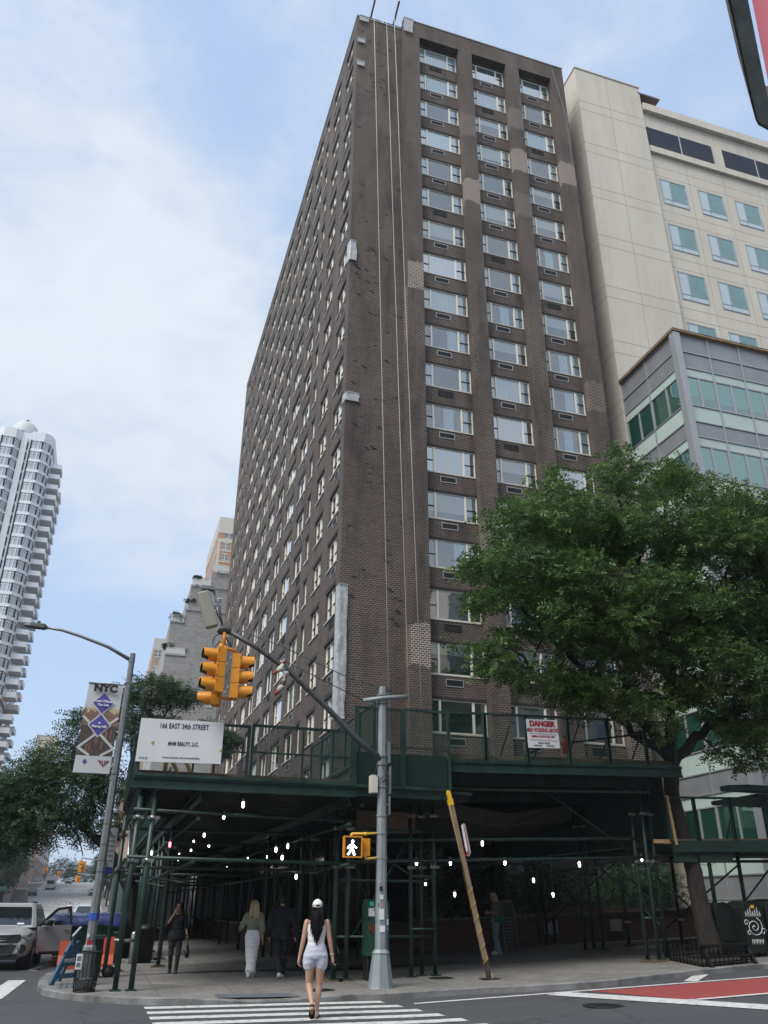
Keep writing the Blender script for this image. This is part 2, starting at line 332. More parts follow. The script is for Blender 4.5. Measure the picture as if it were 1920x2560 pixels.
def cover(x, y, r, z, label):
    mb = MB(); mb.lathe([(r, z-.01), (r, z+.006), (r*.9, z+.009), (.001, z+.009)], (x, y, 0), 28)
    for k in range(5): mb.box(x-r*.6, x+r*.6, y-r*.6+k*r*.3-.012, y-r*.6+k*r*.3+.012, z+.009, z+.014)
    tag(mb.build('manhole_cover', IRON, None, (x, y, z)), label, 'manhole cover')
cover(9.14, 15.3, .38, gz(9.14, 15.3)-.115, 'round iron manhole cover in the road before the red lane')
cover(8.2, 20.9, .33, gz(8.2, 20.9)+.001, 'round iron cover in the pavement behind the signal pole')
cover(4.9, 19.6, .3, gz(4.9, 19.6)+.001, 'round iron cover in the pavement near the kerb ramp')
# ================================================================ brick apartment tower
def brick_nodes(c1, c2, mortar, bw=.215, rh=.105, ms=.016, dark=None, patch=None, lf=.25):
    def f(t, b):
        g = t.nodes.new('ShaderNodeNewGeometry'); sp = t.nodes.new('ShaderNodeSeparateXYZ'); t.links.new(g.outputs['Position'], sp.inputs[0])
        sn = t.nodes.new('ShaderNodeSeparateXYZ'); t.links.new(g.outputs['Normal'], sn.inputs[0])
        side = math_(t, 'GREATER_THAN', math_(t, 'ABSOLUTE', sn.outputs[0]), .6)
        u = math_(t, 'ADD', math_(t, 'MULTIPLY', sp.outputs[1], side), math_(t, 'MULTIPLY', sp.outputs[0], math_(t, 'SUBTRACT', 1, side)))
        cb = t.nodes.new('ShaderNodeCombineXYZ'); t.links.new(u, cb.inputs[0]); t.links.new(sp.outputs[2], cb.inputs[1])
        k = t.nodes.new('ShaderNodeTexBrick'); k.inputs['Scale'].default_value = 1; k.inputs['Brick Width'].default_value = bw; k.inputs['Row Height'].default_value = rh; k.inputs['Mortar Size'].default_value = ms*.5; k.inputs['Mortar Smooth'].default_value = .15; k.inputs['Bias'].default_value = -.1
        k.inputs['Color1'].default_value = (*c1, 1); k.inputs['Color2'].default_value = (*c2, 1); t.links.new(cb.outputs[0], k.inputs[0])
        n1 = noise(t, g.outputs['Position'], lf, 6, .65, .5); n2 = noise(t, mapped(t, g.outputs['Position'], (1.6, 1.6, .3)), .8, 5, .6)
        mo = mixc(t, mortar, tuple(v*.55 for v in mortar), ramp(t, n1, [(.35, (0, 0, 0)), (.65, (1, 1, 1))])); t.links.new(mo, k.inputs['Mortar'])
        c = k.outputs[0]
        if dark: c = mixc(t, c, dark, ramp(t, n2, [(.46, (0, 0, 0)), (.7, (.7, .7, .7))]))
        if patch:
            nd = noise(t, g.outputs['Position'], 2.2, 3); zz = math_(t, 'ADD', sp.outputs[2], math_(t, 'MULTIPLY', nd, .9)); cs = t.nodes.new('ShaderNodeCombineXYZ'); t.links.new(math_(t, 'FLOOR', math_(t, 'MULTIPLY', math_(t, 'ADD', sp.outputs[0], -1.2), .27)), cs.inputs[0]); t.links.new(math_(t, 'FLOOR', math_(t, 'MULTIPLY', zz, .5)), cs.inputs[1]); wn = t.nodes.new('ShaderNodeTexWhiteNoise'); wn.noise_dimensions = '2D'; t.links.new(cs.outputs[0], wn.inputs['Vector']); n3 = wn.outputs['Value']; sx = math_(t, 'MULTIPLY', math_(t, 'LESS_THAN', sp.outputs[1], 34.9), 1.0)
            msk = math_(t, 'MULTIPLY', ramp(t, n3, [(.80, (0, 0, 0)), (.81, (.3, .3, .3)), (.92, (.4, .4, .4)), (.93, (.95, .95, .95)), (1.0, (1, 1, 1))]), sx)
            k2 = t.nodes.new('ShaderNodeTexBrick')
            for a in ('Scale', 'Brick Width', 'Row Height', 'Mortar Size'): k2.inputs[a].default_value = k.inputs[a].default_value
            k2.inputs['Mortar Size'].default_value = ms*.8; k2.inputs['Color1'].default_value = (*[v*1.5 for v in c1], 1); k2.inputs['Color2'].default_value = (*[v*1.25 for v in c2], 1); k2.inputs['Mortar'].default_value = (*patch, 1); t.links.new(cb.outputs[0], k2.inputs[0])
            c = mixc(t, c, k2.outputs[0], msk)
        n5 = noise(t, mapped(t, g.outputs['Position'], (1.1, 1.1, 4.5)), 1.6, 5, .75); c = mixc(t, c, ramp(t, n5, [(.3, (.45, .43, .42)), (.5, (1, 1, 1)), (.72, (1.0, 1.0, 1.0))]), .8, 'MULTIPLY'); c = mixc(t, c, (.2, .165, .14), ramp(t, n5, [(.62, (0, 0, 0)), (.8, (.35, .35, .35))]))
        t.links.new(c, b.inputs['Base Color'])
        add_bump(t, b, math_(t, 'SUBTRACT', 1, k.outputs['Fac']), .35, .008)
    return f
BRK = node_mat('dark_brown_brick', brick_nodes((.064, .042, .035), (.034, .024, .022), (.31, .26, .215), ms=.021, dark=(.026, .019, .018), patch=(.55, .48, .42)), .82)
CREAM = mat('cream_painted_metal', (.74, .70, .60), .5, var=.06, vs=1.5); DARKM = mat('dark_grille', (.012, .012, .013), .6, .2); ALU = mat('pale_metal', (.42, .42, .42), .45, .6); SILL = mat('sill_stone', (.5, .47, .41), .6)
INTER = mat('dim_interior', (.05, .06, .066), .9, var=.4, vs=.8)
CURT = [mat('curtain_white', (.85, .88, .88), .9, var=.12, vs=9, stretch=(2, 2, .05)), mat('curtain_pale_blue', (.66, .83, .86), .9, var=.15, vs=9, stretch=(2, 2, .05)), mat('blind_cream', (.66, .67, .60), .9, var=.1, vs=6, stretch=(.1, .1, 3))]
def glass_mat(name, tint, fac, gl=(.9, .95, 1.0), rough=.02):
    m = bpy.data.materials.new(name); m.use_nodes = True; t = m.node_tree; t.nodes.clear(); MATS[name] = m
    o = t.nodes.new('ShaderNodeOutputMaterial'); tr = t.nodes.new('ShaderNodeBsdfTransparent'); tr.inputs[0].default_value = (*tint, 1)
    g = t.nodes.new('ShaderNodeBsdfGlossy'); g.inputs[0].default_value = (*gl, 1); g.inputs['Roughness'].default_value = rough
    fr = t.nodes.new('ShaderNodeFresnel'); fr.inputs[0].default_value = 1.5
    ge = t.nodes.new('ShaderNodeNewGeometry'); nz_ = noise(t, ge.outputs['Position'], .9, 2); bp = t.nodes.new('ShaderNodeBump'); bp.inputs['Strength'].default_value = .08; bp.inputs['Distance'].default_value = .05; t.links.new(nz_, bp.inputs['Height']); t.links.new(bp.outputs[0], g.inputs['Normal'])
    a = math_(t, 'ADD', math_(t, 'MULTIPLY', fr.outputs[0], 1.15), fac); a = math_(t, 'MINIMUM', a, .97)
    mx = t.nodes.new('ShaderNodeMixShader'); t.links.new(a, mx.inputs[0]); t.links.new(tr.outputs[0], mx.inputs[1]); t.links.new(g.outputs[0], mx.inputs[2]); t.links.new(mx.outputs[0], o.inputs[0]); return m
GLASS = glass_mat('window_glass', (.72, .80, .82), .42); GLASSV = [GLASS, GLASS, glass_mat('window_glass_clear', (.86, .93, .95), .22), glass_mat('window_glass_bright', (.72, .8, .82), .50)]
BX0, BX1, BY, BYP, BY1 = 8.98, 24.5, 35.0, 34.5, 82.0
FL = [54.15-2.674*k for k in range(20)]               # sill heights, top floor first
BT = thing('brick_apartment_building', 'tall dark brown brick apartment tower on the corner, above the green sheds', 'building', (BX0, BY, 0))
w = MB()
PA = lambda u, v, d: (u, BY+d, v)
PB = lambda u, v, d: (u, BYP+d, v)
PL = lambda u, v, d: (BX0+d, u, v)
bays = [(13.3, 16.22), (17.22, 19.86), (20.86, 23.44)]
w.face([PA(BX0, 0, 0), PA(12.2, 0, 0), PA(12.2, 56.95, 0), PA(BX0, 56.95, 0)])
w.face([(12.2, BY, 0), (12.2, BYP, 0), (12.2, BYP, 57.45), (12.2, BY, 57.45)])
us = sorted({12.2, BX1, *[a for b in bays for a in b]}); wall_holes(w, PB, us, [0, 55.95, 57.45], {(us.index(a), 0) for a, b in bays}, .5)
WIN = []                                              # (face, a, b, z0, z1, row, col)
for ci, (a, b) in enumerate(bays):
    vs = [0]; hl = set()
    for k in range(18, -1, -1):
        z0 = FL[k]; z1 = z0+1.52; vs += [z0, z1]; hl.add((0, len(vs)-2)); WIN.append(('F', a, b, z0, z1, k, ci))
    vs.append(55.95)
    wall_holes(w, PA, [a, b], vs, hl, .14)
LC = [(35.76, 37.63), (39.14, 40.96), (42.44, 43.27), (44.34, 46.53), (47.84, 50.52), (51.91, 54.07), (55.44, 57.88), (59.05, 61.34), (62.51, 64.9), (66.45, 68.43), (69.64, 71.82), (73.79, 74.46), (75.78, 76.48), (78.62, 79.93)]
us = [BY]+[a for c in LC for a in c]+[BY1]; vs = [0]; hl = set()
for k in range(19, -1, -1):
    vs += [FL[k], FL[k]+1.52]
    for c in range(14):
        hl.add((1+2*c, len(vs)-2)); WIN.append(('L', LC[c][0], LC[c][1], FL[k], FL[k]+1.52, k, c))
vs.append(56.95); wall_holes(w, PL, us, vs, hl, .17)
w.face([(BX1, BYP, 0), (BX1, BY1, 0), (BX1, BY1, 57.45), (BX1, BYP, 57.45)]); w.face([(BX0, BY1, 0), (BX0, BY1, 56.95), (BX1, BY1, 56.95), (BX1, BY1, 0)])
# missing bricks on the blank corner strip
rnd = random.Random(3)
hb = MB()
for k in range(120):
    x = 9.1+rnd.random()*2.95; z = 57-rnd.random()**1.4*44; n = rnd.choice((1, 1, 2)); z = round(z/.105)*.105
    for i in range(n): hb.box(x+i*.11, x+.24+i*.11, BY-.003, BY+.01, z-i*.105, z+.09-i*.105, 0, 'k')

# lintel shadow courses (soldier brick) and copings
lt = MB()
for f, a, b, z0, z1, k, c in WIN:
    if f == 'F': lt.box(a+.005, b-.005, BY-.018, BY-.001, z1+.005, z1+.12)
    else: lt.box(BX0-.01, BX0-.001, a-.12, b+.12, z1+.01, z1+.19)
for q_, mi_ in ((lt, 1), (hb, 2)):
    i0 = len(w.v); w.v += q_.v; w.f += [tuple(i0+i for i in ff) for ff in q_.f]; w.m += [mi_]*len(q_.f); w.sm += q_.sm
wall = w.build('wall', [BRK, mat('soldier_brick', (.03, .024, .024), .85, var=.3, vs=12), mat('brick_hole_black', (.008, .008, .008), .9)], BT)
cp = MB(); cp.box(BX0-.04, 12.19, BY-.04, BY+.3, 56.95, 57.03).box(BX0-.04, BX0+.26, BY+.3, BY1, 56.95, 57.03).box(12.16, BX1+.04, BYP-.04, BYP+.4, 57.45, 57.54)
cp.build('coping', ALU, BT)
rf = MB(); rf.box(BX0+.27, BX1-.05, BY+.31, BY1-.1, 56.2, 56.5).box(12.2, BX1-.02, BYP+.41, BYP+.6, 56.5, 57.4); rf.build('roof', mat('roof_felt', (.06, .06, .06), .9), BT)
iw = MB(); iw.face([(BX0+.3, BY+.9, 5), (BX1-.3, BY+.9, 5), (BX1-.3, BY+.9, 56), (BX0+.3, BY+.9, 56)]); iw.face([(BX0+.9, BY+.3, 3), (BX0+.9, BY1-.3, 3), (BX0+.9, BY1-.3, 56), (BX0+.9, BY+.3, 56)]); iw.build('interior', INTER, BT)
def win_frame(mb, P, f, a, b, z0, z1, k, c, gm=None):
    t = .06; d0, d1 = (.04, .10) if f == 'F' else (.11, .17)
    def bx(u0, u1, v0, v1, e=0):
        q = [P(u0, v0, d0-e), P(u1, v1, d1)]; x0, x1 = sorted((q[0][0], q[1][0])); y0, y1 = sorted((q[0][1], q[1][1])); mb.box(x0, x1, y0, y1, v0, v1)
    W_ = b-a
    bx(a, b, z0, z0+t); bx(a, b, z1-t, z1); bx(a, a+t, z0+t, z1-t); bx(b-t, b, z0+t, z1-t)
    if f == 'F': ms = (a+W_*.205, b-W_*.225); side = ((a, ms[0]), (ms[1], b))
    elif W_ < 1: ms = (); side = ((a, b),)
    elif c in (0, 1): ms = (a+W_*.5,); side = ((a, ms[0]), (ms[0], b))
    else: ms = (a+W_*.34,) if c % 2 else (b-W_*.34,); side = ((a, ms[0]),) if c % 2 else ((ms[0], b),)
    for m in ms: bx(m-.05, m+.05, z0+t, z1-t, .012)
    zm = z0+(z1-z0)*.47
    n9 = len(mb.f)
    for s, e in side: bx(s+t, e-t, zm-.025, zm+.025, -.012)
    if gm is not None: mb.m[n9:] = [gm]*(len(mb.f)-n9)
def win_glass(mb, P, f, a, b, z0, z1):
    d = .08 if f == 'F' else .15
    mb.face([P(a+.05, z0+.05, d), P(b-.05, z0+.05, d), P(b-.05, z1-.05, d), P(a+.05, z1-.05, d)])
def win_sill(mb, f, a, b, z0):
    if f == 'F': mb.box(a, b, BY-.03, BY+.10, z0-.055, z0)
    else: mb.box(BX0-.06, BX0+.10, a-.08, b+.08, z0-.06, z0-.001)
def win_curtain(mb, P, f, a, b, z0, z1, r):
    d = .15 if f == 'F' else .22; q = r.random()
    def wavy(u0, u1, v0, v1, mi, amp=.03):
        n = max(2, int((u1-u0)/.09)); pr = None
        for i in range(n+1):
            u = u0+(u1-u0)*i/n; e = d+amp*(1 if i % 2 else -1)
            if pr: mb.face([P(pr[0], v0, pr[1]), P(u, v0, e), P(u, v1, e), P(pr[0], v1, pr[1])], mi, True)
            pr = (u, e)
    W_ = b-a
    if q < .14: wavy(a, b, z0, z1, r.choice((0, 1)))
    elif q < .28: wavy(a, a+W_*.2, z0, z1, 0); wavy(a+W_*.25, a+W_*.75, z0, z1, 1); wavy(b-W_*.2, b, z0, z1, 0)
    elif q < .50: v = z0+(z1-z0)*r.choice((.3, .5, .65)); mb.face([P(a, v, d), P(b, v, d), P(b, z1, d), P(a, z1, d)], 2)
    elif q < .64: u = a+W_*r.uniform(.3, .6); wavy(u, u+W_*.22, z0, z1, 1); wavy(b-W_*.18, b, z0, z1, 0)
    elif q < .76: wavy(a, a+W_*.22, z0, z1, 0); wavy(b-W_*.22, b, z0, z1, 0)
    else: return False
    return True
sel = [q for q in WIN if q[0] == 'F' and q[5] <= 17]+[q for q in WIN if q[0] == 'L' and q[6] in (0, 1)]
extra = [q for q in WIN if q[0] == 'L' and q[6] == 3 and q[5] >= 14]
sel += extra; sel = sel[:100]; selset = set(sel); rw = random.Random(11)
def pf(f): return PA if f == 'F' else PL
for q in sel:
    f, a, b, z0, z1, k, c = q; P = pf(f)
    cm_ = MB(); has = win_curtain(cm_, P, f, a, b, z0, z1, rw); m = MB(); win_glass(m, P, f, a, b, z0, z1); wo = m.build('window', GLASSV[0] if f == 'L' else (GLASSV[2] if has and rw.random() < .75 else GLASSV[rw.choice((0, 0, 3, 3, 2))]), BT)
    m = MB(); win_frame(m, P, *q, gm=1); m.build('frame', [CREAM, DARKM], wo)
    m = MB(); win_sill(m, f, a, b, z0); m.build('sill', SILL, wo)
    if has: cm_.build('curtain', CURT, wo)
rest = MB(); rc = MB()
for q in WIN:
    if q in selset: continue
    f, a, b, z0, z1, k, c = q; P = pf(f); n0 = len(rest.f)
    win_frame(rest, P, *q); win_sill(rest, f, a, b, z0)
    n1 = len(rest.f); win_glass(rest, P, f, a, b, z0, z1)
    rest.m[n1:] = [1]*(len(rest.f)-n1); rest.sm[n0:] = [False]*(len(rest.f)-n0)
    cm = MB()
    if win_curtain(cm, P, f, a, b, z0, z1, rw):
        i0 = len(rest.v); rest.v += cm.v; rest.f += [tuple(i0+i for i in ff) for ff in cm.f]; rest.m += [2+x for x in cm.m]; rest.sm += cm.sm
tag(rest.build('windows', [CREAM, GLASS]+CURT, BT), kind='stuff')
ac = [q for q in WIN if (q[0] == 'F') or (q[0] == 'L' and q[6] in (0, 3, 4, 5, 6, 7, 8))]
ac.sort(key=lambda q: (q[0] != 'F', q[6], -q[5]))
def ac_unit(mb, q):
    f, a, b, z0, z1, k, c = q
    if f == 'F': u = a+(b-a)*.46; lo, hi = u-.45, u+.45; pl = lambda u0, u1, v0, v1, o, mi: mb.box(u0, u1, BY-o, BY+.02, v0, v1, mi, 'k')
    else: lo, hi = a+.15, a+.95; pl = lambda u0, u1, v0, v1, o, mi: mb.box(BX0-o, BX0+.02, u0, u1, v0, v1, mi)
    v0, v1 = z0-.55, z0-.2; fm = 0 if (k*7+c*3) % 5 else 1
    pl(lo+.035, hi-.035, v0+.035, v1-.035, .012, 1)
    for A in ((lo, hi, v0, v0+.035), (lo, hi, v1-.035, v1), (lo, lo+.035, v0+.035, v1-.035), (hi-.035, hi, v0+.035, v1-.035)): pl(*A, .03, fm)
    pl((lo+hi)/2-.012, (lo+hi)/2+.012, v0+.035, v1-.035, .024, 2)
    for i in range(5): v = v0+.07+i*.05; pl(lo+.04, (lo+hi)/2-.02, v, v+.012, .018, 2); pl((lo+hi)/2+.02, hi-.04, v, v+.012, .018, 2)
acm = [ALU, DARKM, mat('grille_slat', (.03, .03, .032), .5, .5)]
rs = MB()
for i, q in enumerate(ac):
    m = MB() if i < 100 else rs; ac_unit(m, q)
    if i < 100: m.build('air_conditioner_grille', acm, BT)
tag(rs.build('air_conditioner_grilles', acm, BT), kind='stuff')
# lobby glass, and dark sheets added for the deep shade behind the sheds
lb = MB(); lb.box(9.3, 13.2, BY-.25, BY-.1, .1, 4.2); lb.box(8.86, 8.97, 35.4, 82, .0, 4.4).box(13.3, 24.4, 34.36, 34.46, .1, 5.1).box(9.0, 13.2, 34.36, 34.46, .1, 5.1); lb.build('lobby_and_shade_sheets', mat('lobby_and_shade_dark', (.012, .014, .015), .15), BT)
# canopy over the entrance: two folded slabs
cn = MB(); CAN = [((8.6, 26.6, 4.95), (12.8, 26.4, 4.45), (17.2, 26.6, 5.05), (9.2, 34.4, 4.6), (12.8, 34.4, 4.1), (16.6, 34.4, 4.7))][0]
for (a, b, c, d) in ((0, 1, 4, 3), (1, 2, 5, 4)):
    top = [Vector(CAN[i]) for i in (a, b, c, d)]; lo = [p-Vector((0, 0, .42 if i in (0,) else .5)) for i, p in enumerate(top)]
    cn.face(top); cn.face(lo[::-1])
    for i in range(4): cn.face([top[i], lo[i], lo[(i+1) % 4], top[(i+1) % 4]])
cn.build('entrance_canopy', mat('canopy_grey', (.10, .105, .105), .5, var=.15, vs=2), BT)
for q_ in ((12.35, 13.15, 33.2, 34.3, gz(12.7, 34), 4.2), (15.9, 16.8, 33.4, 34.3, .2, 4.8)): pl = MB(); pl.box(*q_); pl.build('entrance_pillar', mat('pillar_stone', (.2, .2, .195), .7, var=.2, vs=3), BT)
# things fixed to the tower
SHEET = mat('plastic_sheet', (.46, .48, .50), .3, var=.25, vs=5, bump=.9, bs=6, alpha=.8)
def sheet(x0, x1, z0, z1, label, y=34.93, wrap=False):
    m = MB(); n, k = 6, max(3, int((z1-z0)/.35)); r = random.Random(int(z0*100)); gr = [[(x0+(x1-x0)*i/n+(r.uniform(-.03, .03)), y-r.uniform(.0, .06), z0+(z1-z0)*j/k) for i in range(n+1)] for j in range(k+1)]
    for j in range(k):
        for i in range(n): m.face([gr[j][i], gr[j][i+1], gr[j+1][i+1], gr[j+1][i]], 0, True)
    if wrap:
        for j in range(k): m.face([(x0-.04, y+.45, gr[j][0][2]), gr[j][0], gr[j+1][0], (x0-.04, y+.45, gr[j+1][0][2])], 0, True)
    for a, b in (((x0, y-.05, z0), (x1, y-.05, z0)), ((x0, y-.05, z1), (x1, y-.05, z1))): m.bar(a, b, .03, .04)
    o = m.build('plastic_sheet', SHEET, None, ((x0+x1)/2, y, z0), merge=True); tag(o, label, 'sheet')
sheet(9.1, 9.74, 56.45, 56.95, 'small white plastic sheet at the roof corner of the brick tower, highest of the three')
sheet(9.0, 9.54, 54.15, 54.6, 'small white plastic sheet under the roof corner, middle one of the three near the top')
sheet(9.01, 9.56, 51.8, 52.3, 'small white plastic sheet near the tower corner, lowest of the three near the top')
sheet(8.92, 9.33, 35.0, 36.45, 'tall narrow white plastic sheet wrapped on the tower edge halfway up', wrap=True)
sheet(8.94, 9.69, 25.45, 25.95, 'wide white plastic sheet on the brick corner below the halfway sheet', wrap=True)
sheet(8.95, 9.36, 9.0, 15.2, 'very long translucent plastic strip wrapped down the brick corner above the shed', wrap=True)
sheet(12.12, 12.8, 56.0, 57.4, 'crumpled white plastic bag hung over the parapet step at the roof', 34.4)
ROPE = mat('white_rope', (.5, .48, .42), .8)
for a, b, lab in (((9.95, 34.35, 57.2), (10.95, 33.2, 5.5), 'white work rope down the blank brick strip, nearest the corner'), ((10.85, 34.35, 57.1), (11.85, 33.2, 5.5), 'white work rope down the blank brick strip, second from the corner'), ((11.42, 34.35, 57.0), (12.42, 33.2, 5.5), 'white work rope down the brick strip, farthest from the corner')):
    m = MB(); m.tube([a, Vector(a).lerp(Vector(b), .33), Vector(a).lerp(Vector(b), .66), b], .016, 6); tag(m.build('work_rope', ROPE, None, a), lab, 'rope', 'white work ropes hung down the tower')
m = MB(); m.tube([(23.6, 34.4, 56.9), (24.2, 34.3, 52), (24.25, 34.3, 47), (23.5, 34.35, 44.5)], .012, 6); tag(m.build('hanging_cable', mat('cable_grey', (.25, .24, .22), .8), None, (23.6, 34.4, 56.9)), 'loose pale cable hanging at the right edge of the brick tower', 'cable')
BEAM = mat('purple_brown_steel', (.11, .06, .07), .6, .3, var=.3, vs=4)
for x, lab in ((9.95, 'steel outrigger beam sticking up over the roof corner'), (11.62, 'steel outrigger beam leaning over the parapet beside the plastic bag')):
    e = thing('roof_outrigger_beam', lab, 'beam', (x, 35.6, 57.1), 'outrigger beams on the brick tower roof')
    m = MB(); m.bar((x, 36.6, 56.6), (x+.12, 34.2, 58.7), .10, .22); m.build('beam', BEAM, e)
    m = MB(); m.box(x-.75, x+.75, 35.0, 35.5, 57.03, 57.2); m.build('base_rail', mat('dark_wood', (.04, .035, .03), .8), e)
# ================================================================ neighbouring buildings
def panel_conc(t, b):
    p = gpos(t); n = noise(t, mapped(t, p, (1, 1, .25)), .5, 6, .65); n2 = noise(t, p, 6, 4, .7); st = noise(t, mapped(t, p, (2.2, 2.2, .12)), .7, 4, .6)
    c = ramp(t, n, [(.3, (.50, .455, .385)), (.7, (.60, .555, .48))]); c = mixc(t, c, (.37, .34, .29), ramp(t, st, [(.55, (0, 0, 0)), (.8, (.5, .5, .5))])); c = mixc(t, c, (.6, .56, .5), math_(t, 'MULTIPLY', n2, .2))
    t.links.new(c, b.inputs['Base Color'])
PC = node_mat('precast_concrete', panel_conc, .8)
JOINT = mat('joint_dark', (.33, .30, .25), .9); TEALG = glass_mat('teal_window_glass', (.25, .62, .60), .22, (.75, .95, .95)); PALEG = mat('pale_blind_glass', (.42, .52, .56), .25, var=.05)
LOUV = mat('louvre_dark', (.035, .04, .055), .5, .3); GREYM = mat('grey_frame', (.32, .34, .38), .4, .4)
CB = thing('concrete_building', 'beige concrete panel building with dark louvres under its roof, behind the brick tower', 'building', (26.15, 35.2, 0))
m = MB(); CX0, CY0, CY1 = 26.15, 35.2, 35.5
m.box(CX0, 31.75, CY0, 60, 0, 59.2); m.box(31.75, 64, CY1, 60, 0, 56.9, 0, 'l'); m.build('wall', PC, CB)
m = MB(); m.box(CX0-.06, 31.8, CY0-.06, 60, 59.2, 59.32); m.box(31.9, 64, CY1-.35, 60, 56.9, 57.65); m.build('roof_cornice', PC, CB)
m = MB(); m.box(31.86, 64, CY1-.25, CY1, 52.5, 53.1); m.build('ledge', PC, CB)
m = MB()
for k in range(12):
    for dz in (0, -.92):
        z = 55.65-4.4*k+dz; m.box(CX0-.004, 31.75, CY0-.004, CY0, z-.02, z+.02); m.box(CX0-.004, CX0, CY0, 40, z-.02, z+.02)
        if k: m.box(31.76, 64, CY1-.004, CY1, z-.02, z+.02)
for x in (28.8,): m.box(x-.015, x+.015, CY0-.004, CY0, 5, 59.1)
for y in (36.6, 37.9): m.box(CX0-.004, CX0, y-.015, y+.015, 5, 59.1)
for k in range(9): x = 35.15+3.3*k-.15; m.box(x-.015, x+.015, CY1-.004, CY1, 5, 52.5); m.box(x-.015, x+.015, CY1-.004, CY1, 55.45, 56.9)
m.build('panel_joints', JOINT, CB)
for k in range(4):
    x0 = 31.86+7.05*k; x1 = x0+6
    m = MB(); m.box(x0, x1, CY1-.012, CY1, 53.12, 55.4); lo = m.build('louvre', LOUV, CB)
    m = MB()
    for i in range(16): z = 53.2+i*.137; m.bar((x0, CY1-.05, z), (x1, CY1-.05, z), .09, .03)
    m.build('slats', mat('louvre_slat', (.16, .18, .23), .5, .4), lo)
    m = MB(); m.box((x0+x1)/2-.05, (x0+x1)/2+.05, CY1-.13, CY1-.1, 53.12, 55.4); m.build('mullion', ALU, lo)
for r_ in range(6):
    for c in range(8):
        x0 = 32.37+3.3*c; x1 = x0+2.2; z1 = 49.97-4.4*r_; z0 = z1-2.38
        if z1 < 25: continue
        m = MB(); m.face([(x0+.8, CY1-.02, z0+.5), (x1-.06, CY1-.02, z0+.5), (x1-.06, CY1-.02, z1-.06), (x0+.8, CY1-.02, z1-.06)]); wo = m.build('window', TEALG, CB)
        m = MB(); m.box(x0, x1, CY1-.01, CY1-.004, z0, z1, 0); m.build('backing', mat('teal_room', (.22, .55, .55), .8, var=.3, vs=1.2), wo)
        m = MB(); m.face([(x0+.06, CY1-.022, z0+.5), (x0+.74, CY1-.022, z0+.5), (x0+.74, CY1-.022, z1-.06), (x0+.06, CY1-.022, z1-.06)]); m.face([(x0+.06, CY1-.022, z0+.06), (x1-.06, CY1-.022, z0+.06), (x1-.06, CY1-.022, z0+.45), (x0+.06, CY1-.022, z0+.45)]); m.build('blind_pane', PALEG, wo)
        m = MB()
        for a in ((x0, x1, z1-.06, z1), (x0, x1, z0, z0+.06), (x0, x0+.06, z0+.06, z1-.06), (x1-.06, x1, z0+.06, z1-.06), (x0+.74, x0+.80, z0+.06, z1-.06), (x0+.06, x1-.06, z0+.45, z0+.5)): m.box(a[0], a[1], CY1-.04, CY1-.01, a[2], a[3])
        m.build('frame', GREYM, wo)
        m = MB(); m.box(x0-.03, x1+.03, CY1-.03, CY1-.001, z1, z1+.07); m.build('head', JOINT, wo)
m = MB(); m.box(31.9, 33.2, 36, 37.5, 57.66, 58.6).box(31.6, 33.6, 35.2, 37.8, 58.6, 58.75); m.build('roof_hood', mat('brown_metal', (.1, .075, .06), .7), CB)
# ---- glass fronted building
GB = thing('glass_office_building', 'grey and pale green glass panelled building standing behind the tree at right', 'building', (26.3, 30, 0))
GX, GY, GY1 = 26.3, 30.0, 35.2
GPAN = mat('grey_blue_panel', (.25, .26, .275), .4, .25, var=.12, vs=.8); GSP = mat('pale_green_glass_panel', (.42, .52, .48), .15, var=.08, vs=.6); GMUL = mat('aluminium_mullion', (.36, .37, .385), .4, .4)
m = MB(); m.box(GX+.02, 60, GY+.02, GY1+.25, 0, 30.4); m.build('wall', mat('dark_core', (.09, .16, .15), .8), GB)
def gstrip(z0, z1, mt, nm, par=GB, d=0):
    m = MB(); m.box(GX+d, 60, GY+d, GY+.019, z0, z1, 0, 'k'); m.box(GX+d, GX+.019, GY+.019, GY1, z0, z1, 0, 'r'); return m.build(nm, mt, par)
gstrip(29.2, 30.4, GPAN, 'roof_panel'); gstrip(28.14, 29.16, GPAN, 'roof_panel')
xsG = [GX+2.1*k for k in range(17)]; ysG = [GY, GY+2.75, GY1]
GGL = glass_mat('green_curtain_glass', (.45, .74, .66), .24, (.8, 1, .97))
m = MB(); gbl = MB(); fm = MB(); rg = random.Random(5)
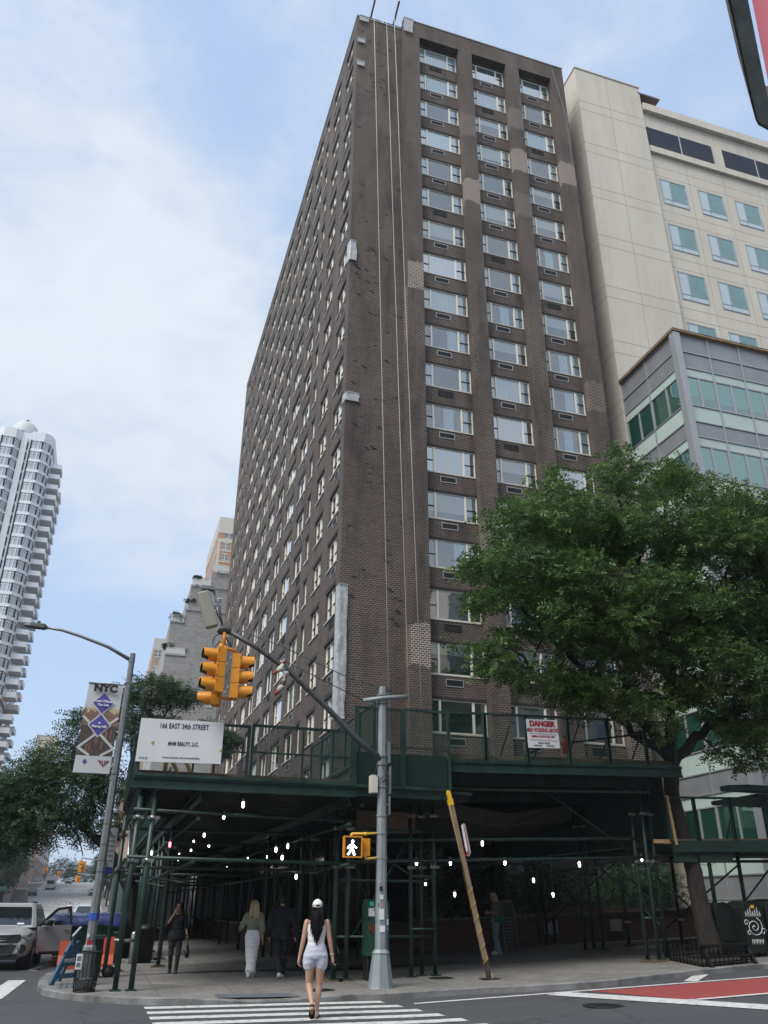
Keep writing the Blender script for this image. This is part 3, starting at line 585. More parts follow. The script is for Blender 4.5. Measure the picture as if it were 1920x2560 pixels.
for k in range(7):
    zt = 28.1-4.35*k
    gstrip(zt-.55, zt, GSP, 'spandrel_panel'); gstrip(zt-3.4, zt-2.4, GSP, 'spandrel_panel'); gstrip(zt-4.33, zt-3.42, GPAN, 'spandrel_panel')
    for i in range(16):
        x0, x1 = xsG[i], xsG[i+1]
        if x1 > 60: continue
        if k < 3 and i < 4 or (k in (3, 4, 5) and i < 2):
            mm = MB(); mm.face([(x0+.05, GY-.005, zt-2.36), (x1-.05, GY-.005, zt-2.36), (x1-.05, GY-.005, zt-.6), (x0+.05, GY-.005, zt-.6)]); wo = mm.build('window', GGL, GB)
            mm = MB()
            for a in ((x0+.04, x0+.09), ((x0+x1)/2-.06, (x0+x1)/2+.06), (x1-.09, x1-.04)): mm.box(a[0], a[1], GY-.04, GY-.01, zt-2.38, zt-.57)
            mm.box(x0+.09, x1-.09, GY-.035, GY-.01, zt-2.4, zt-2.34).box(x0+.09, x1-.09, GY-.035, GY-.01, zt-.62, zt-.56); mm.build('frame', GMUL, wo)
            mm = MB(); hh = rg.uniform(.4, 1.7); mm.face([(x0+.1, GY+.012, zt-.6-hh), (x1-.1, GY+.012, zt-.6-hh), (x1-.1, GY+.012, zt-.6), (x0+.1, GY+.012, zt-.6)]); mm.build('blind', mat('green_blind', (.42, .68, .60), .8, var=.15, vs=9, stretch=(.1, .1, 4)), wo)
        else: m.face([(x0+.05, GY-.005, zt-2.36), (x1-.05, GY-.005, zt-2.36), (x1-.05, GY-.005, zt-.6), (x0+.05, GY-.005, zt-.6)])
    for j in range(2):
        y0, y1 = ysG[j], ysG[j+1]
        mm = MB(); mm.face([(GX-.005, y0+.05, zt-2.36), (GX-.005, y1-.05, zt-2.36), (GX-.005, y1-.05, zt-.6), (GX-.005, y0+.05, zt-.6)][::-1]); wo = mm.build('window', GGL, GB)
        mm = MB(); ym = (y0+y1)/2
        mm2 = MB(); mm2.face([(GX+.012, y0+.1, zt-2.3), (GX+.012, y1-.1, zt-2.3), (GX+.012, y1-.1, zt-.62), (GX+.012, y0+.1, zt-.62)][::-1]); mm2.build('blind', mat('green_blind', (.42, .68, .60), .8, var=.15, vs=9, stretch=(.1, .1, 4)), wo)
        for a in ((y0+.04, y0+.09), (ym-.06, ym+.06), (y1-.09, y1-.04)): mm.box(GX-.04, GX-.01, a[0], a[1], zt-2.38, zt-.57)
        mm.build('frame', GMUL, wo)
m.build('window_band', GGL, GB)
mu = MB()
for x in xsG: mu.box(x-.035, x+.035, GY-.06, GY-.008, .5, 30.4)
for y in ysG[1:]: mu.box(GX-.06, GX-.008, y-.035, y+.035, .5, 30.4)
for k in range(8):
    for z in (28.12-4.35*k, 27.55-4.35*k, 25.7-4.35*k, 24.7-4.35*k): mu.box(GX-.05, 60, GY-.05, GY-.007, z-.03, z+.03); mu.box(GX-.05, GX-.007, GY-.007, GY1, z-.03, z+.03)
mu.box(GX-.05, 60, GY-.05, GY-.007, 29.15, 29.21).box(GX-.05, GX-.007, GY-.007, GY1, 29.15, 29.21)
mu.build('mullions', GMUL, GB)
m = MB(); m.box(GX-.16, GX+.25, GY-.16, GY+.25, .3, 30.35); m.build('corner_post', GMUL, GB)
m = MB(); m.box(GX-.22, 60, GY-.22, GY1, 30.4, 30.46, 0).box(GX-.2, 60, GY-.2, GY1, 30.46, 30.56, 1); m.build('roof_edge', [mat('raw_wood', (.36, .24, .12), .8, var=.3, vs=3), mat('dark_membrane', (.05, .05, .05), .9)], GB)
# ---- helper for plainer far buildings
FGL = mat('far_window_glass', (.15, .18, .21), .12, var=.35, vs=.35)
def block(mb, x0, x1, y0, y1, z0, z1, m=0): mb.box(x0, x1, y0, y1, z0, z1, m)
def wins(par, faces, mt=FGL, fr=None, name='window'):
    """faces: list of (plane, const, [(u0,u1)], [(z0,z1)])"""
    cells = [(pl_, c, u, z) for pl_, c, us_, zs_ in faces for u in us_ for z in zs_]
    for i, (pl_, c, (a, b), (z0, z1)) in enumerate(cells[:60]):
        m = MB(); bx = (lambda u0, u1, v0, v1, d0, d1, k: m.box(u0, u1, c-d1, c-d0, v0, v1, k)) if pl_ == 'y' else ((lambda u0, u1, v0, v1, d0, d1, k: m.box(c-d1, c-d0, u0, u1, v0, v1, k)) if pl_ == '-x' else (lambda u0, u1, v0, v1, d0, d1, k: m.box(c+d0, c+d1, u0, u1, v0, v1, k)))
        bx(a, b, z0, z1, .0, .03, 0)
        for q in ((a, b, z0-.1, z0), (a, b, z1, z1+.08), ((a+b)/2-.05, (a+b)/2+.05, z0, z1), (a, b, (z0+z1)/2-.04, (z0+z1)/2+.04)): bx(*q, .03, .07, 1)
        m.build(name, [mt, fr or CREAM], par)
# grey stepped brick building with planted terraces
GBK = node_mat('pale_grey_brick', brick_nodes((.34, .33, .32), (.27, .265, .26), (.36, .355, .35), .9, .22, .03), .85)
SB = thing('stepped_grey_building', 'pale grey brick building with planted setback terraces, beyond the dark tower', 'building', (4, 95, 0))
m = MB(); m.box(4.0, 24, 95, 120, 0, 27.5); m.box(4.15, 24, 95.03, 120, 27.5, 31.45); m.box(5.75, 24, 95.06, 120, 31.45, 33.1); m.box(6.05, 24, 95.09, 120, 33.1, 36.2); m.box(8.35, 24, 95.4, 120, 36.2, 38.4)
m.build('wall', GBK, SB)
m = MB()
for a in ((4.0, 6.3, 27.5), (4.15, 5.75, 31.45), (5.75, 10.4, 33.1), (6.05, 10.5, 36.2)): m.box(a[0]-.05, a[1], 94.9, 95, a[2], a[2]+.12)
m.build('coping', mat('grey_stone_coping', (.33, .33, .32), .7), SB)
for x0, x1, z in ((4.1, 6.2, 27.62), (4.2, 5.7, 31.57), (6.2, 8.3, 36.32), (8.4, 10.5, 38.4)):
    m = MB(); m.box(x0, x1, 95.0, 95.04, z+.75, z+.82)
    for k in range(9): x = x0+(x1-x0)*k/8; m.box(x-.03, x+.03, 95, 95.04, z, z+.75)
    m.box(x0, x1, 95.015, 95.03, z+.12, z+.7); m.build('terrace_railing', mat('white_rail', (.6, .62, .62), .5), SB)
wins(SB, [('y', 95, [(9.2, 10.0), (5.0, 5.7)], [(18, 19.6), (22, 23.6)]), ('y', 95.09, [(9.0, 9.8)], [(33.5, 34.9)]), ('-x', 4.0, [(97+3.6*k, 98.6+3.6*k) for k in range(5)], [(6+2.9*k, 7.6+2.9*k) for k in range(7)])], fr=mat('white_frame', (.7, .7, .68), .5))
TB = thing('tan_brick_building', 'narrow tan brick building with pale top floor, behind the grey terraces', 'building', (4.2, 150, 0))
m = MB(); m.box(4.2, 20, 150, 175, 0, 43.4, 0).box(4.2, 20, 150, 175, 43.4, 45.4, 1); m.build('wall', [mat('tan_brick', (.34, .25, .185), .85, var=.15, vs=.6), mat('pale_band', (.44, .43, .40), .8)], TB)
wins(TB, [('y', 150, [(4.6, 5.6), (6.2, 7.2)], [(42-3*k, 43.2-3*k) for k in range(4)])])
OB = thing('orange_brick_tower', 'tall orange and cream brick apartment tower far beyond the dark tower edge', 'building', (13.5, 170, 0))
m = MB(); OR = mat('orange_brick', (.40, .22, .125), .85, var=.12, vs=.5); m.box(15.6, 40, 170, 195, 0, 80.4, 0).box(13.4, 15.6, 171.5, 195, 0, 66, 0); m.build('wall', OR, OB)
m = MB(); m.box(15.5, 40, 169.9, 195, 76.6, 80.45).box(15.5, 40, 169.9, 170, 74.4, 75.2).box(15.5, 40, 169.92, 170, 69.6, 69.9).box(15.5, 40, 169.92, 170, 72.2, 72.5).box(15.5, 16.1, 169.9, 170, 60, 74.4).box(13.3, 15.5, 171.4, 171.5, 63, 63.6); m.build('pale_bands', mat('cream_stone', (.47, .45, .38), .8), OB)
wins(OB, [('y', 170, [(17.0, 18.6)], [(75.4, 77.9)]), ('y', 170, [(16.6, 18.0)], [(72.8, 74.2), (70.2, 71.6), (67.3, 68.8), (64.5, 66), (61.8, 63.2)]), ('-x', 15.6, [(172+3.5*k, 174+3.5*k) for k in range(5)], [(66+3.2*k, 67.8+3.2*k) for k in range(4)])])
# ---- white tower with balconies and dome
WT = thing('white_dome_tower', 'tall white ribbed apartment tower with stacked balconies and a domed top, far left', 'building', (-45, 200, 0))
TW = mat('white_facade_paint', (.62, .65, .67), .6, var=.06, vs=.3); TG = mat('tower_glass', (.42, .46, .50), .25, var=.25, vs=.28); BRN = mat('brown_tower_brick', (.16, .09, .07), .8, var=.2, vs=.4)
plan = [(-75, 200.6), (-66, 199.4), (-62.5, 199.4), (-60.5, 201), (-57, 201), (-51.5, 199.4), (-44, 199.4), (-42, 201), (-41.2, 201), (-37.8, 199.2), (-35.0, 199.2), (-33.6, 200.9), (-31.8, 200.9), (-30.9, 199.6), (-28.2, 199.4), (-26.6, 200.7), (-26.0, 202.5), (-26.0, 228), (-75, 228)]
def ring(z, e=0): 
    cx, cy = -48, 214; return [(x+(x-cx)/abs(x-cx)*e, y+(y-cy)/abs(y-cy)*e, z) for x, y in plan]
m = MB(); m.loft([ring(0, .1), ring(40, .1)], 0, True, False); m.build('lower_brick_wall', BRN, WT)
m = MB(); m.loft([ring(40), ring(107)], 0, True, False); m.build('glazing', TG, WT)
m = MB(); zf = [40.4+2.95*k for k in range(23)]
for z in zf: m.loft([ring(z-.38, .22), ring(z+.38, .22)], 0, True, False)
m.loft([ring(105.0, .25), ring(107.6, .25)], 0, True, False); m.build('floor_bands', TW, WT)
m = MB()
for (a, b) in zip(plan[:-2], plan[1:-1]):
    a, b = Vector(a), Vector(b); n = max(1, round((b-a).length/1.0))
    for i in range(n+1):
        p = a.lerp(b, i/n); wd = .15 if i in (0, n) else (.06 if i % 2 else .1); m.box(p.x-wd, p.x+wd, p.y-.17, p.y+.17, 40, 105.2)
for z in zf: m.loft([ring(z+2.0, .1), ring(z+2.16, .1)], 0, True, False)
m.build('mullions', TW, WT)
m = MB(); m.box(-41.9, -41.1, 200.5, 201.2, 40, 106).box(-33.4, -32.0, 200.3, 201.0, 40, 106); m.build('ribs', TW, WT)
bal = MB(); bal.box(0, 2.9, 0, 5.2, 0, .3, 1).box(-.1, 3.0, -.1, 0, 0, 1.2, 0).box(2.9, 3.0, 0, 5.2, 0, 1.2, 0).box(0, .2, .0, 5.2, .3, 2.9, 0).box(.2, .24, .6, 4.4, .5, 2.5, 2)
bo = None
for k in range(22):
    for j, (x, y) in enumerate(((-26.0, 202.6), (-25.9, 210.5))):
        z = 40.6+2.95*k-(1.2 if j else 0)
        if z > 100.5-(5 if j else 0): continue
        if bo is None: bo = bal.build('balcony', [TW, mat('balcony_soffit', (.42, .43, .43), .8), TG], WT, (0, 0, 0)); o = bo
        else: o = bo.copy(); COL.objects.link(o); o.parent = WT
        o.location = Vector((x, y, z))-WT.location
for k in range(9):
    for j, (x, y) in enumerate(((-25.9, 202.6), (-25.8, 210.5))):
        o = bo.copy(); COL.objects.link(o); o.parent = WT; o.location = Vector((x, y, 12+2.95*k-(1.2 if j else 0)))-WT.location
m = MB(); cx, cy = -34, 206; m.lathe([(3.6, 107), (3.6, 109.2), (3.5, 110.2), (3.1, 111.5), (2.3, 112.6), (1.2, 113.2), (.05, 113.4)], (cx, cy, 0), 28); do = m.build('dome', mat('dome_grey_white', (.44, .47, .47), .6), WT)
m = MB(); m.box(cx-.45, cx+.45, cy-3.66, cy-3.5, 107.7, 108.9).lathe([(.45, 0), (.45, .1)], (0, 0, 0)) if False else m.box(cx-.45, cx+.45, cy-3.66, cy-3.5, 107.7, 109.1); m.build('dome_vent', mat('vent_grey', (.2, .22, .23), .7), do)
m = MB(); m.tube([(cx+.3, cy, 113.3), (cx+.3, cy, 114.6)], .06, 6); m.bar((cx-.3, cy, 114.1), (cx+.9, cy, 114.3), .08, .08); m.ball((cx, cy, 114.2), .22, 8); m.build('weather_vane', DARKM, do)
# ---- far street blocks
def far_block(nm, lab, x0, x1, y0, y1, h, col, side, rows, cols, c2=None):
    e = thing(nm, lab, 'building', ((x0+x1)/2, y0, gz(0, y0)-.3)); m = MB(); z0 = gz(0, y0)-1; m.box(x0, x1, y0, y1, z0, z0+h); m.build('wall', mat('far_wall_'+nm+lab.split()[0], col, .85, var=.2, vs=.5), e)
    m = MB(); m.box(x0-.2, x1+.2, y0-.2, y1+.2, z0+h, z0+h+.5); m.build('cornice', mat('cornice_grey', (.25, .24, .22), .8), e)
    f = 'x' if side > 0 else '-x'; c = x1 if side > 0 else x0; ww = (y1-y0)/cols
    wins(e, [(f, c, [(y0+ww*(k+.3), y0+ww*(k+.7)) for k in range(cols)], [(z0+2.2+3.1*k, z0+3.9+3.1*k) for k in range(rows)]), ('y', y0, [(x1-4+k*2.2, x1-3+k*2.2) for k in range(2)] if side > 0 else [(x0+1+k*2.2, x0+2+k*2.2) for k in range(2)], [(z0+2.2+3.1*k, z0+3.9+3.1*k) for k in range(rows)])])
far_block('brick_row_house', 'reddish brown brick block far down the left side of the street', -30, -19.6, 150, 178, 19, (.19, .095, .075), 1, 5, 6)
far_block('brick_row_house', 'grey stone block beyond the reddish one on the left street side', -31, -19.7, 181, 205, 24, (.25, .22, .2), 1, 6, 5)
far_block('corner_block', 'dark brick corner block past the second far crossing on the left', -32, -19.6, 225, 262, 22, (.15, .08, .07), 1, 5, 7)
far_block('corner_block', 'tan block at the far end of the street on the left', -30, -19.8, 268, 300, 30, (.33, .27, .21), 1, 7, 5)
far_block('street_block', 'pink brick block far down the right side of the street', 3.2, 14, 205, 250, 24, (.30, .19, .16), -1, 6, 7)
far_block('street_block', 'pale block at the far end of the street on the right', 3.4, 15, 262, 330, 30, (.34, .31, .27), -1, 7, 8)
far_block('hill_block', 'brown brick block near the crest of the street on the left', -32, -19.7, 312, 400, 26, (.21, .13, .10), 1, 6, 7)
far_block('hilltop_tower', 'slim beige tower rising beyond the crest of the street, left', -38, -28, 455, 480, 72, (.42, .37, .28), 1, 9, 4)

# ---- blocks across the avenue and the side street, seen mirrored in the windows
def mirror_block(lab, x0, x1, y0, y1, h, col, face):
    e = thing('apartment_block', lab, 'building', ((x0+x1)/2, (y0+y1)/2, 0)); m = MB(); m.box(x0, x1, y0, y1, -.2, h); m.build('wall', mat('wall_'+lab.split()[0]+lab.split()[1], col, .85, var=.12, vs=.4), e)
    if face == 'k': m = MB(); [m.box(u, u+1.6, y1-.02, y1+.03, z, z+1.7) for u in np.arange(x0+1.5, x1-2, 3.4) for z in np.arange(5, h-2, 3)]
    else: m = MB(); [m.box(x1-.02, x1+.03, u, u+1.6, z, z+1.7) for u in np.arange(y0+1.5, y1-2, 3.4) for z in np.arange(5, h-2, 3)]
    tag(m.build('windows', FGL, e), kind='stuff'); m = MB(); m.box(x0-.3, x1+.3, y0-.3, y1+.3, h, h+.6); m.build('parapet', mat('parapet_stone', (.3, .29, .27), .8), e)
mirror_block('red brick block across the avenue behind the viewer, nearest the side street', 3, 34, -40, -16, 24, (.17, .085, .065), 'k'); mirror_block('pale stone block across the avenue behind the viewer, farther right', 36, 75, -45, -17, 38, (.33, .30, .26), 'k')
mirror_block('brown brick block on the opposite corner behind the viewer', -60, -21, -45, -17, 30, (.14, .085, .06), 'k'); mirror_block('grey brick block across the side street, left of the view', -50, -20.5, 24, 62, 15, (.16, .145, .135), 'x')

WT.location.z += 3.3
# ================================================================ sidewalk sheds
GRN = mat('dark_green_paint', (.014, .038, .030), .42, var=.5, vs=3.5, bump=.1, bs=14); GRND = mat('dark_green_plywood', (.012, .036, .028), .6, var=.3, vs=1.5); STEELC = mat('galvanised_clamp', (.30, .30, .29), .4, .8, var=.3, vs=9)
WOOD = mat('weathered_timber', (.16, .115, .075), .85, var=.35, vs=3, stretch=(1, 1, 5)); WOODL = mat('fresh_timber', (.40, .27, .13), .8, var=.25, vs=3); UND = mat('corrugated_deck', (.016, .022, .022), .6, .3, var=.4, vs=1.5)
def screen_mat():
    m = bpy.data.materials.new('green_wire_screen'); m.use_nodes = True; t = m.node_tree; t.nodes.clear(); o = t.nodes.new('ShaderNodeOutputMaterial'); a = t.nodes.new('ShaderNodeBsdfTransparent'); b = t.nodes.new('ShaderNodeBsdfDiffuse'); b.inputs[0].default_value = (.02, .045, .037, 1)
    g = t.nodes.new('ShaderNodeNewGeometry'); mx = t.nodes.new('ShaderNodeMixShader'); n = noise(t, g.outputs['Position'], 1.5, 3); t.links.new(math_(t, 'ADD', math_(t, 'MULTIPLY', n, .2), .28), mx.inputs[0]); t.links.new(a.outputs[0], mx.inputs[1]); t.links.new(b.outputs[0], mx.inputs[2]); t.links.new(mx.outputs[0], o.inputs[0]); return m
SCR = screen_mat()
def leg(par, x, y, z0, z1, block=True, clamps=(), r=.058, lean=(0, 0)):
    m = MB(); m.tube([(x, y, z0+.02), (x+lean[0], y+lean[1], z1)], r, 10); o = m.build('leg', GRN, par)
    m = MB(); m.box(x-.11, x+.11, y-.11, y+.11, z0+.004, z0+.03, 0)
    if block: m = MB(); m.box(x-.13, x+.13, y-.13, y+.13, z0+.065, z0+.08, 0); m.box(x-.2, x+.2, y-.12, y+.12, z0+.004, z0+.064, 1)
    m.build('base_plate', [GRN, WOOD], o)
    for z in clamps:
        m = MB(); xx = x+lean[0]*(z-z0)/(z1-z0); yy = y+lean[1]*(z-z0)/(z1-z0)
        m.tube([(xx, yy, z-.04), (xx, yy, z+.04)], r+.022, 10); m.box(xx+r, xx+r+.09, yy-.05, yy-.0, z-.035, z+.035).box(xx-r-.05, xx-r+.01, yy-.1, yy-.05, z-.03, z+.03); m.build('clamp', STEELC, o)
    return o
def pipe(par, p, q, nm='rail', r=.042, m_=None):
    m = MB(); m.tube([p, q], r, 8); return m.build(nm, m_ or GRN, par)
def panel(par, p, q, z0a, z1a, z0b=None, z1b=None, posts=2, mid=True, scr=True, brace=False):
    z0b = z0a if z0b is None else z0b; z1b = z1a if z1b is None else z1b
    p, q = Vector((*p, 0)), Vector((*q, 0)); d = (q-p).normalized(); m = MB()
    A = lambda t, k: (p.lerp(q, t).x, p.lerp(q, t).y, (z0a+(z0b-z0a)*t)*(1-k)+(z1a+(z1b-z1a)*t)*k)
    w = .05
    m.bar(A(0, 0), A(1, 0), .05, .07); m.bar(A(0, 1), A(1, 1), .05, .06)
    for i in range(posts):
        t = i/(posts-1); t = min(max(t, .012), .988); m.bar(A(t, .0), A(t, 1), .07 if i in (0, posts-1) else .045, .06)
    if mid: m.bar(A(0, .5), A(1, .5), .03, .04)
    if brace: n = Vector((-d.y, d.x, 0)); 
    o = m.build('fence_panel', GRN, par)
    if scr:
        m = MB(); m.face([A(0, .02), A(1, .02), A(1, .98), A(0, .98)]); m.build('wire_screen', SCR, o)
    return o
# ---- shed along the side street
S1 = thing('sidewalk_shed', 'dark green pipe shed over the side street pavement, white permit board on its end', 'shed', (3, 20.3, 0))
m = MB(); m.box(.5, 8.9, 20.35, 27.6, 4.2, 4.27).box(1.75, 8.9, 27.6, 98, 4.2, 4.27)
for k in range(124): y = 20.5+.45*k; m.box(.55 if y < 27.4 else 1.8, 8.85, y, y+.09, 4.05, 4.2)
m.build('deck', UND, S1)
m = MB(); m.box(.48, 5.78, 20.2, 20.34, 4.22, 4.27).box(.48, 5.78, 20.25, 20.29, 4.06, 4.22).box(.48, 5.78, 20.2, 20.34, 4.01, 4.06); m.build('front_beam', GRN, S1)
m = MB(); m.box(5.78, 8.25, 20.26, 20.34, 4.05, 4.27); m.build('front_beam', GRN, S1)
for x in (.68, 1.02, 2.05, 5.65, 5.98):
    ye = 27.6 if x < 2 else 76; m = MB(); m.box(x-.06, x+.06, 20.36, ye, 4.0, 4.04).box(x-.02, x+.02, 20.36, ye, 3.86, 4.0).box(x-.06, x+.06, 20.36, ye, 3.82, 3.86); m.build('runner_beam', GRN, S1)
panel(S1, (.52, 20.2), (3.08, 20.2), 4.3, 5.52, posts=3, scr=False); panel(S1, (3.12, 20.2), (5.66, 20.2), 4.3, 5.56, posts=3)
panel(S1, (5.7, 20.18), (6.95, 20.18), 4.28, 6.2, posts=2); panel(S1, (6.99, 20.18), (8.24, 20.18), 4.28, 6.22, posts=2)
m = MB(); m.box(5.78, 6.95, 20.24, 20.27, 4.35, 5.1, 0).box(7.02, 8.18, 20.24, 20.27, 4.35, 5.1, 0); m.build('plywood_sheet', GRND, S1)
for k in range(3): panel(S1, (.52, 20.24+2.45*k), (.52, 22.65+2.45*k), 4.3, 5.52, posts=3)
for k in range(10): panel(S1, (1.78, 27.6+2.45*k), (1.78, 30.0+2.45*k), 4.3, 5.52, posts=3)
m = MB(); m.box(.55, 8.2, 20.36, 20.42, 4.27, 4.42).box(.56, .62, 20.45, 27.5, 4.27, 4.42); m.build('toe_board', WOOD, S1)
YB = [20.35, 25.78, 31.2, 36.6, 42, 47.4, 52.8, 58.2, 63.6, 69]
for i, y in enumerate(YB):
    for x in ((.70, 1.02) if i == 0 else (.56, .85) if i == 1 else (2.05, 2.35)): leg(S1, x, y, gz(x, y), 3.84, i > 0, (2.5, 3.39) if i < 3 else (), lean=(.02, 0))
    xo = 0 if i < 2 else 1.47
    pipe(S1, (.6+xo, y, 2.22), (1.05+xo, y, 2.22), 'rung', .03)
    pipe(S1, (.55+xo, y+.05, .93), (.98+xo, y+.05, .93), 'rung', .035, STEELC if i == 0 else GRN)
    for x in (5.66, 5.97): leg(S1, x, y+1.15 if i == 0 else y-.4, gz(x, y), 3.84, True, (2.5, 3.39) if i < 2 else ())
    if i: leg(S1, 2.05, y+1.75, gz(0, y), 3.84, True, (2.5, 3.2) if i in (1, 2) else ())
    if i < 9:
        xb = .8 if i == 0 else 2.1
        pipe(S1, (xb, y, 2.55), (xb, y+5.4, 3.45), 'brace', .03); pipe(S1, (xb, y+5.4, 2.55), (xb, y+2.2, 3.45), 'brace', .03, STEELC if i % 3 == 0 else GRN)
        pipe(S1, (5.75, y+1, .6), (5.75, y+5, 3.4), 'brace', .022); pipe(S1, (5.75, y+5, .6), (5.75, y+1, 3.4), 'brace', .022)
        if i in (0, 1): pipe(S1, (.62, y, 2.55), (.62, y+1.9, 3.5), 'brace', .028, STEELC); pipe(S1, (2.05, y+1.7, 2.1), (.9, y+5.4, 2.4), 'brace', .03)
for x in (.56, .88, 2.05, 5.66): ye = 27.4 if x < 2 else 74; pipe(S1, (x, 20.3, 2.5), (x, ye, 2.5)); pipe(S1, (x, 20.3, 3.4), (x, ye, 3.4))
for y in YB[:6]: xs_ = .6 if y < 27 else 2.05; pipe(S1, (xs_, y-.07, 2.56), (6.1, y+(.95 if y < 21 else 0), 2.56)); pipe(S1, (xs_, y-.07, 3.55), (6.1, y+(.95 if y < 21 else 0), 3.55))
for k in range(9): pipe(S1, (5.66, 24+5.4*k, 1.0), (5.66, 28+5.4*k, 1.0))
for k in range(16): leg(S1, 7.0+.9*(k % 2), 28+2.7*k, 0, 3.84, True, (), .045)
m = MB(); m.box(1.66, 1.72, 46, 98, 0, 4.15).box(1.72, 8.9, 98, 98.06, 0, 4.2); m.build('light_blocking_wall', GRND, S1)  # made-up side and end walls, added to keep daylight out of the passage
# ---- shed along the avenue
S2 = thing('sidewalk_shed', 'high dark green shed over the avenue pavement, danger board on its fence', 'shed', (11.5, 20.4, .2))
zb = lambda x: 5.0+.028*(x-8.2)
m = MB()
def slope_box(mb, x0, x1, y0, y1, dz0, dz1, mi=0):
    i = len(mb.v); mb.v += [(x, y, zb(x)+dz) for dz in (dz0, dz1) for y in (y0, y1) for x in (x0, x1)]
    for q in ((0, 2, 3, 1), (4, 5, 7, 6), (0, 1, 5, 4), (2, 6, 7, 3), (0, 4, 6, 2), (1, 3, 7, 5)): mb.f.append(tuple(i+a for a in q)); mb.m.append(mi); mb.sm.append(False)
slope_box(m, 6.35, 15.35, 20.5, 34.3, 0, .07)
for k in range(30): y = 20.6+.45*k; slope_box(m, 6.4, 15.3, y, y+.09, -.15, 0)
m.build('deck', UND, S2)
m = MB(); slope_box(m, 8.3, 15.4, 20.36, 20.46, -.02, .05); slope_box(m, 8.3, 15.4, 20.4, 20.44, -.2, -.02); slope_box(m, 8.3, 15.4, 20.36, 20.46, -.25, -.2); m.build('front_beam', GRN, S2)
m = MB(); slope_box(m, 6.36, 6.46, 20.6, 34, -.25, 0); m.build('edge_beam', GRN, S2)
for y in (21.6, 25.7, 29.7):
    m = MB(); slope_box(m, 6.4, 15.3, y-.06, y+.06, -.4, -.16); m.build('runner_beam', GRN, S2)
xp = [8.28, 9.35, 10.58, 11.85, 13.1, 14.3, 15.3]
for a, b in zip(xp[:-1], xp[1:]): panel(S2, (a, 20.38), (b, 20.38), zb(a)+.05, zb(a)+1.28, zb(b)+.05, zb(b)+1.28, posts=2, mid=False)
for k in range(5): panel(S2, (6.35, 20.65+1.45*k), (6.35, 22.05+1.45*k), 5.16, 6.45, posts=2, mid=False)
for k in range(4): panel(S2, (8.6, 27.2+1.5*k), (8.6, 28.65+1.5*k), 5.16, 6.4, posts=2, mid=False)
m = MB(); slope_box(m, 8.3, 15.2, 20.52, 20.6, .07, .22); m.box(6.42, 6.5, 20.6, 28, 5.1, 5.22); m.build('toe_board', WOOD, S2)
for k in range(5):
    x = 10.2+1.05*k; m = MB(); m.tube([(x, 20.5, zb(x)+1.15), (x, 21.5, zb(x)+.1)], .025, 6); m.build('brace', GRN, S2)
m = MB(); m.tube([(10.3, 21.6, 5.15), (12.1, 21.3, 5.95)], .03, 6).tube([(12.3, 21.6, 5.9), (15.1, 21.5, 6.35)], .03, 6); m.build('inner_rail', GRN, S2)
legs2 = [(7.66, 21.62), (8.0, 21.78), (8.28, 21.6), (14.3, 21.5), (14.52, 21.3), (14.98, 21.6), (14.95, 25.8), (15.22, 25.75), (15.55, 25.72), (15.4, 29.7), (15.7, 29.7), (16.0, 29.68), (8.0, 27.5), (8.3, 27.5), (11.3, 30.6), (11.7, 30.6)]
for i, (x, y) in enumerate(legs2): leg(S2, x, y, gz(x, y), zb(x)-.4, i > 2, (gz(x, y)+2.45, gz(x, y)+3.7) if i < 9 else (), .055)
for z in (3.12, 2.62): pipe(S2, (6.0, 21.5, z), (15.1, 21.45, z+.3))
pipe(S2, (8.2, 20.9, 4.4), (14.6, 20.9, 4.58)); pipe(S2, (8, 25.7, 2.9), (15.6, 25.7, 3.1)); pipe(S2, (8, 29.6, 2.9), (16, 29.6, 3.1))
for z in (2.2, .95, 3.4): pipe(S2, (5.66, 21.5, z), (8.3, 21.65, z), r=.032)
for a, b in (((6, 21.55, 3.3), (7.7, 21.6, 2.3)), ((6.1, 21.6, .9), (7.66, 21.65, 3.3)), ((6.0, 21.5, 2.9), (7.9, 25, .8)), ((14.9, 21.6, 1.2), (15.0, 25.7, 3.4)), ((14.9, 25.7, 1.2), (15.3, 29.6, 3.4)), ((14.95, 21.6, 3.6), (15.5, 29.6, 1.0)), ((11.5, 29.6, 1), (15.4, 29.7, 2.8)), ((9.4, 26, 3.0), (14.3, 25.8, 4.6)), ((14.3, 21.6, 3.0), (11.6, 21.6, 4.6)), ((15, 21.6, 2.4), (17.4, 22.5, 1.0)), ((14.4, 21.5, 2.9), (12.6, 25.7, 2.4))): pipe(S2, a, b, 'brace', .024)
for x, y in ((7.66, 21.62), (14.3, 21.5), (14.95, 25.8)):
    pipe(S2, (x, y-.06, gz(x, y)+1.05), (x+.65, y-.06, gz(x, y)+1.05), 'rung', .03); pipe(S2, (x, y-.06, gz(x, y)+2.25), (x+.65, y-.06, gz(x, y)+2.25), 'rung', .03)
m = MB(); m.box(15.3, 15.36, 21.3, 33, 3.3, 5.15); m.build('plywood_side', GRND, S2)
m = MB(); m.box(6.6, 8.3, 23, 23.06, 3.45, 4.0); m.build('plywood_sheet', WOOD, S2)
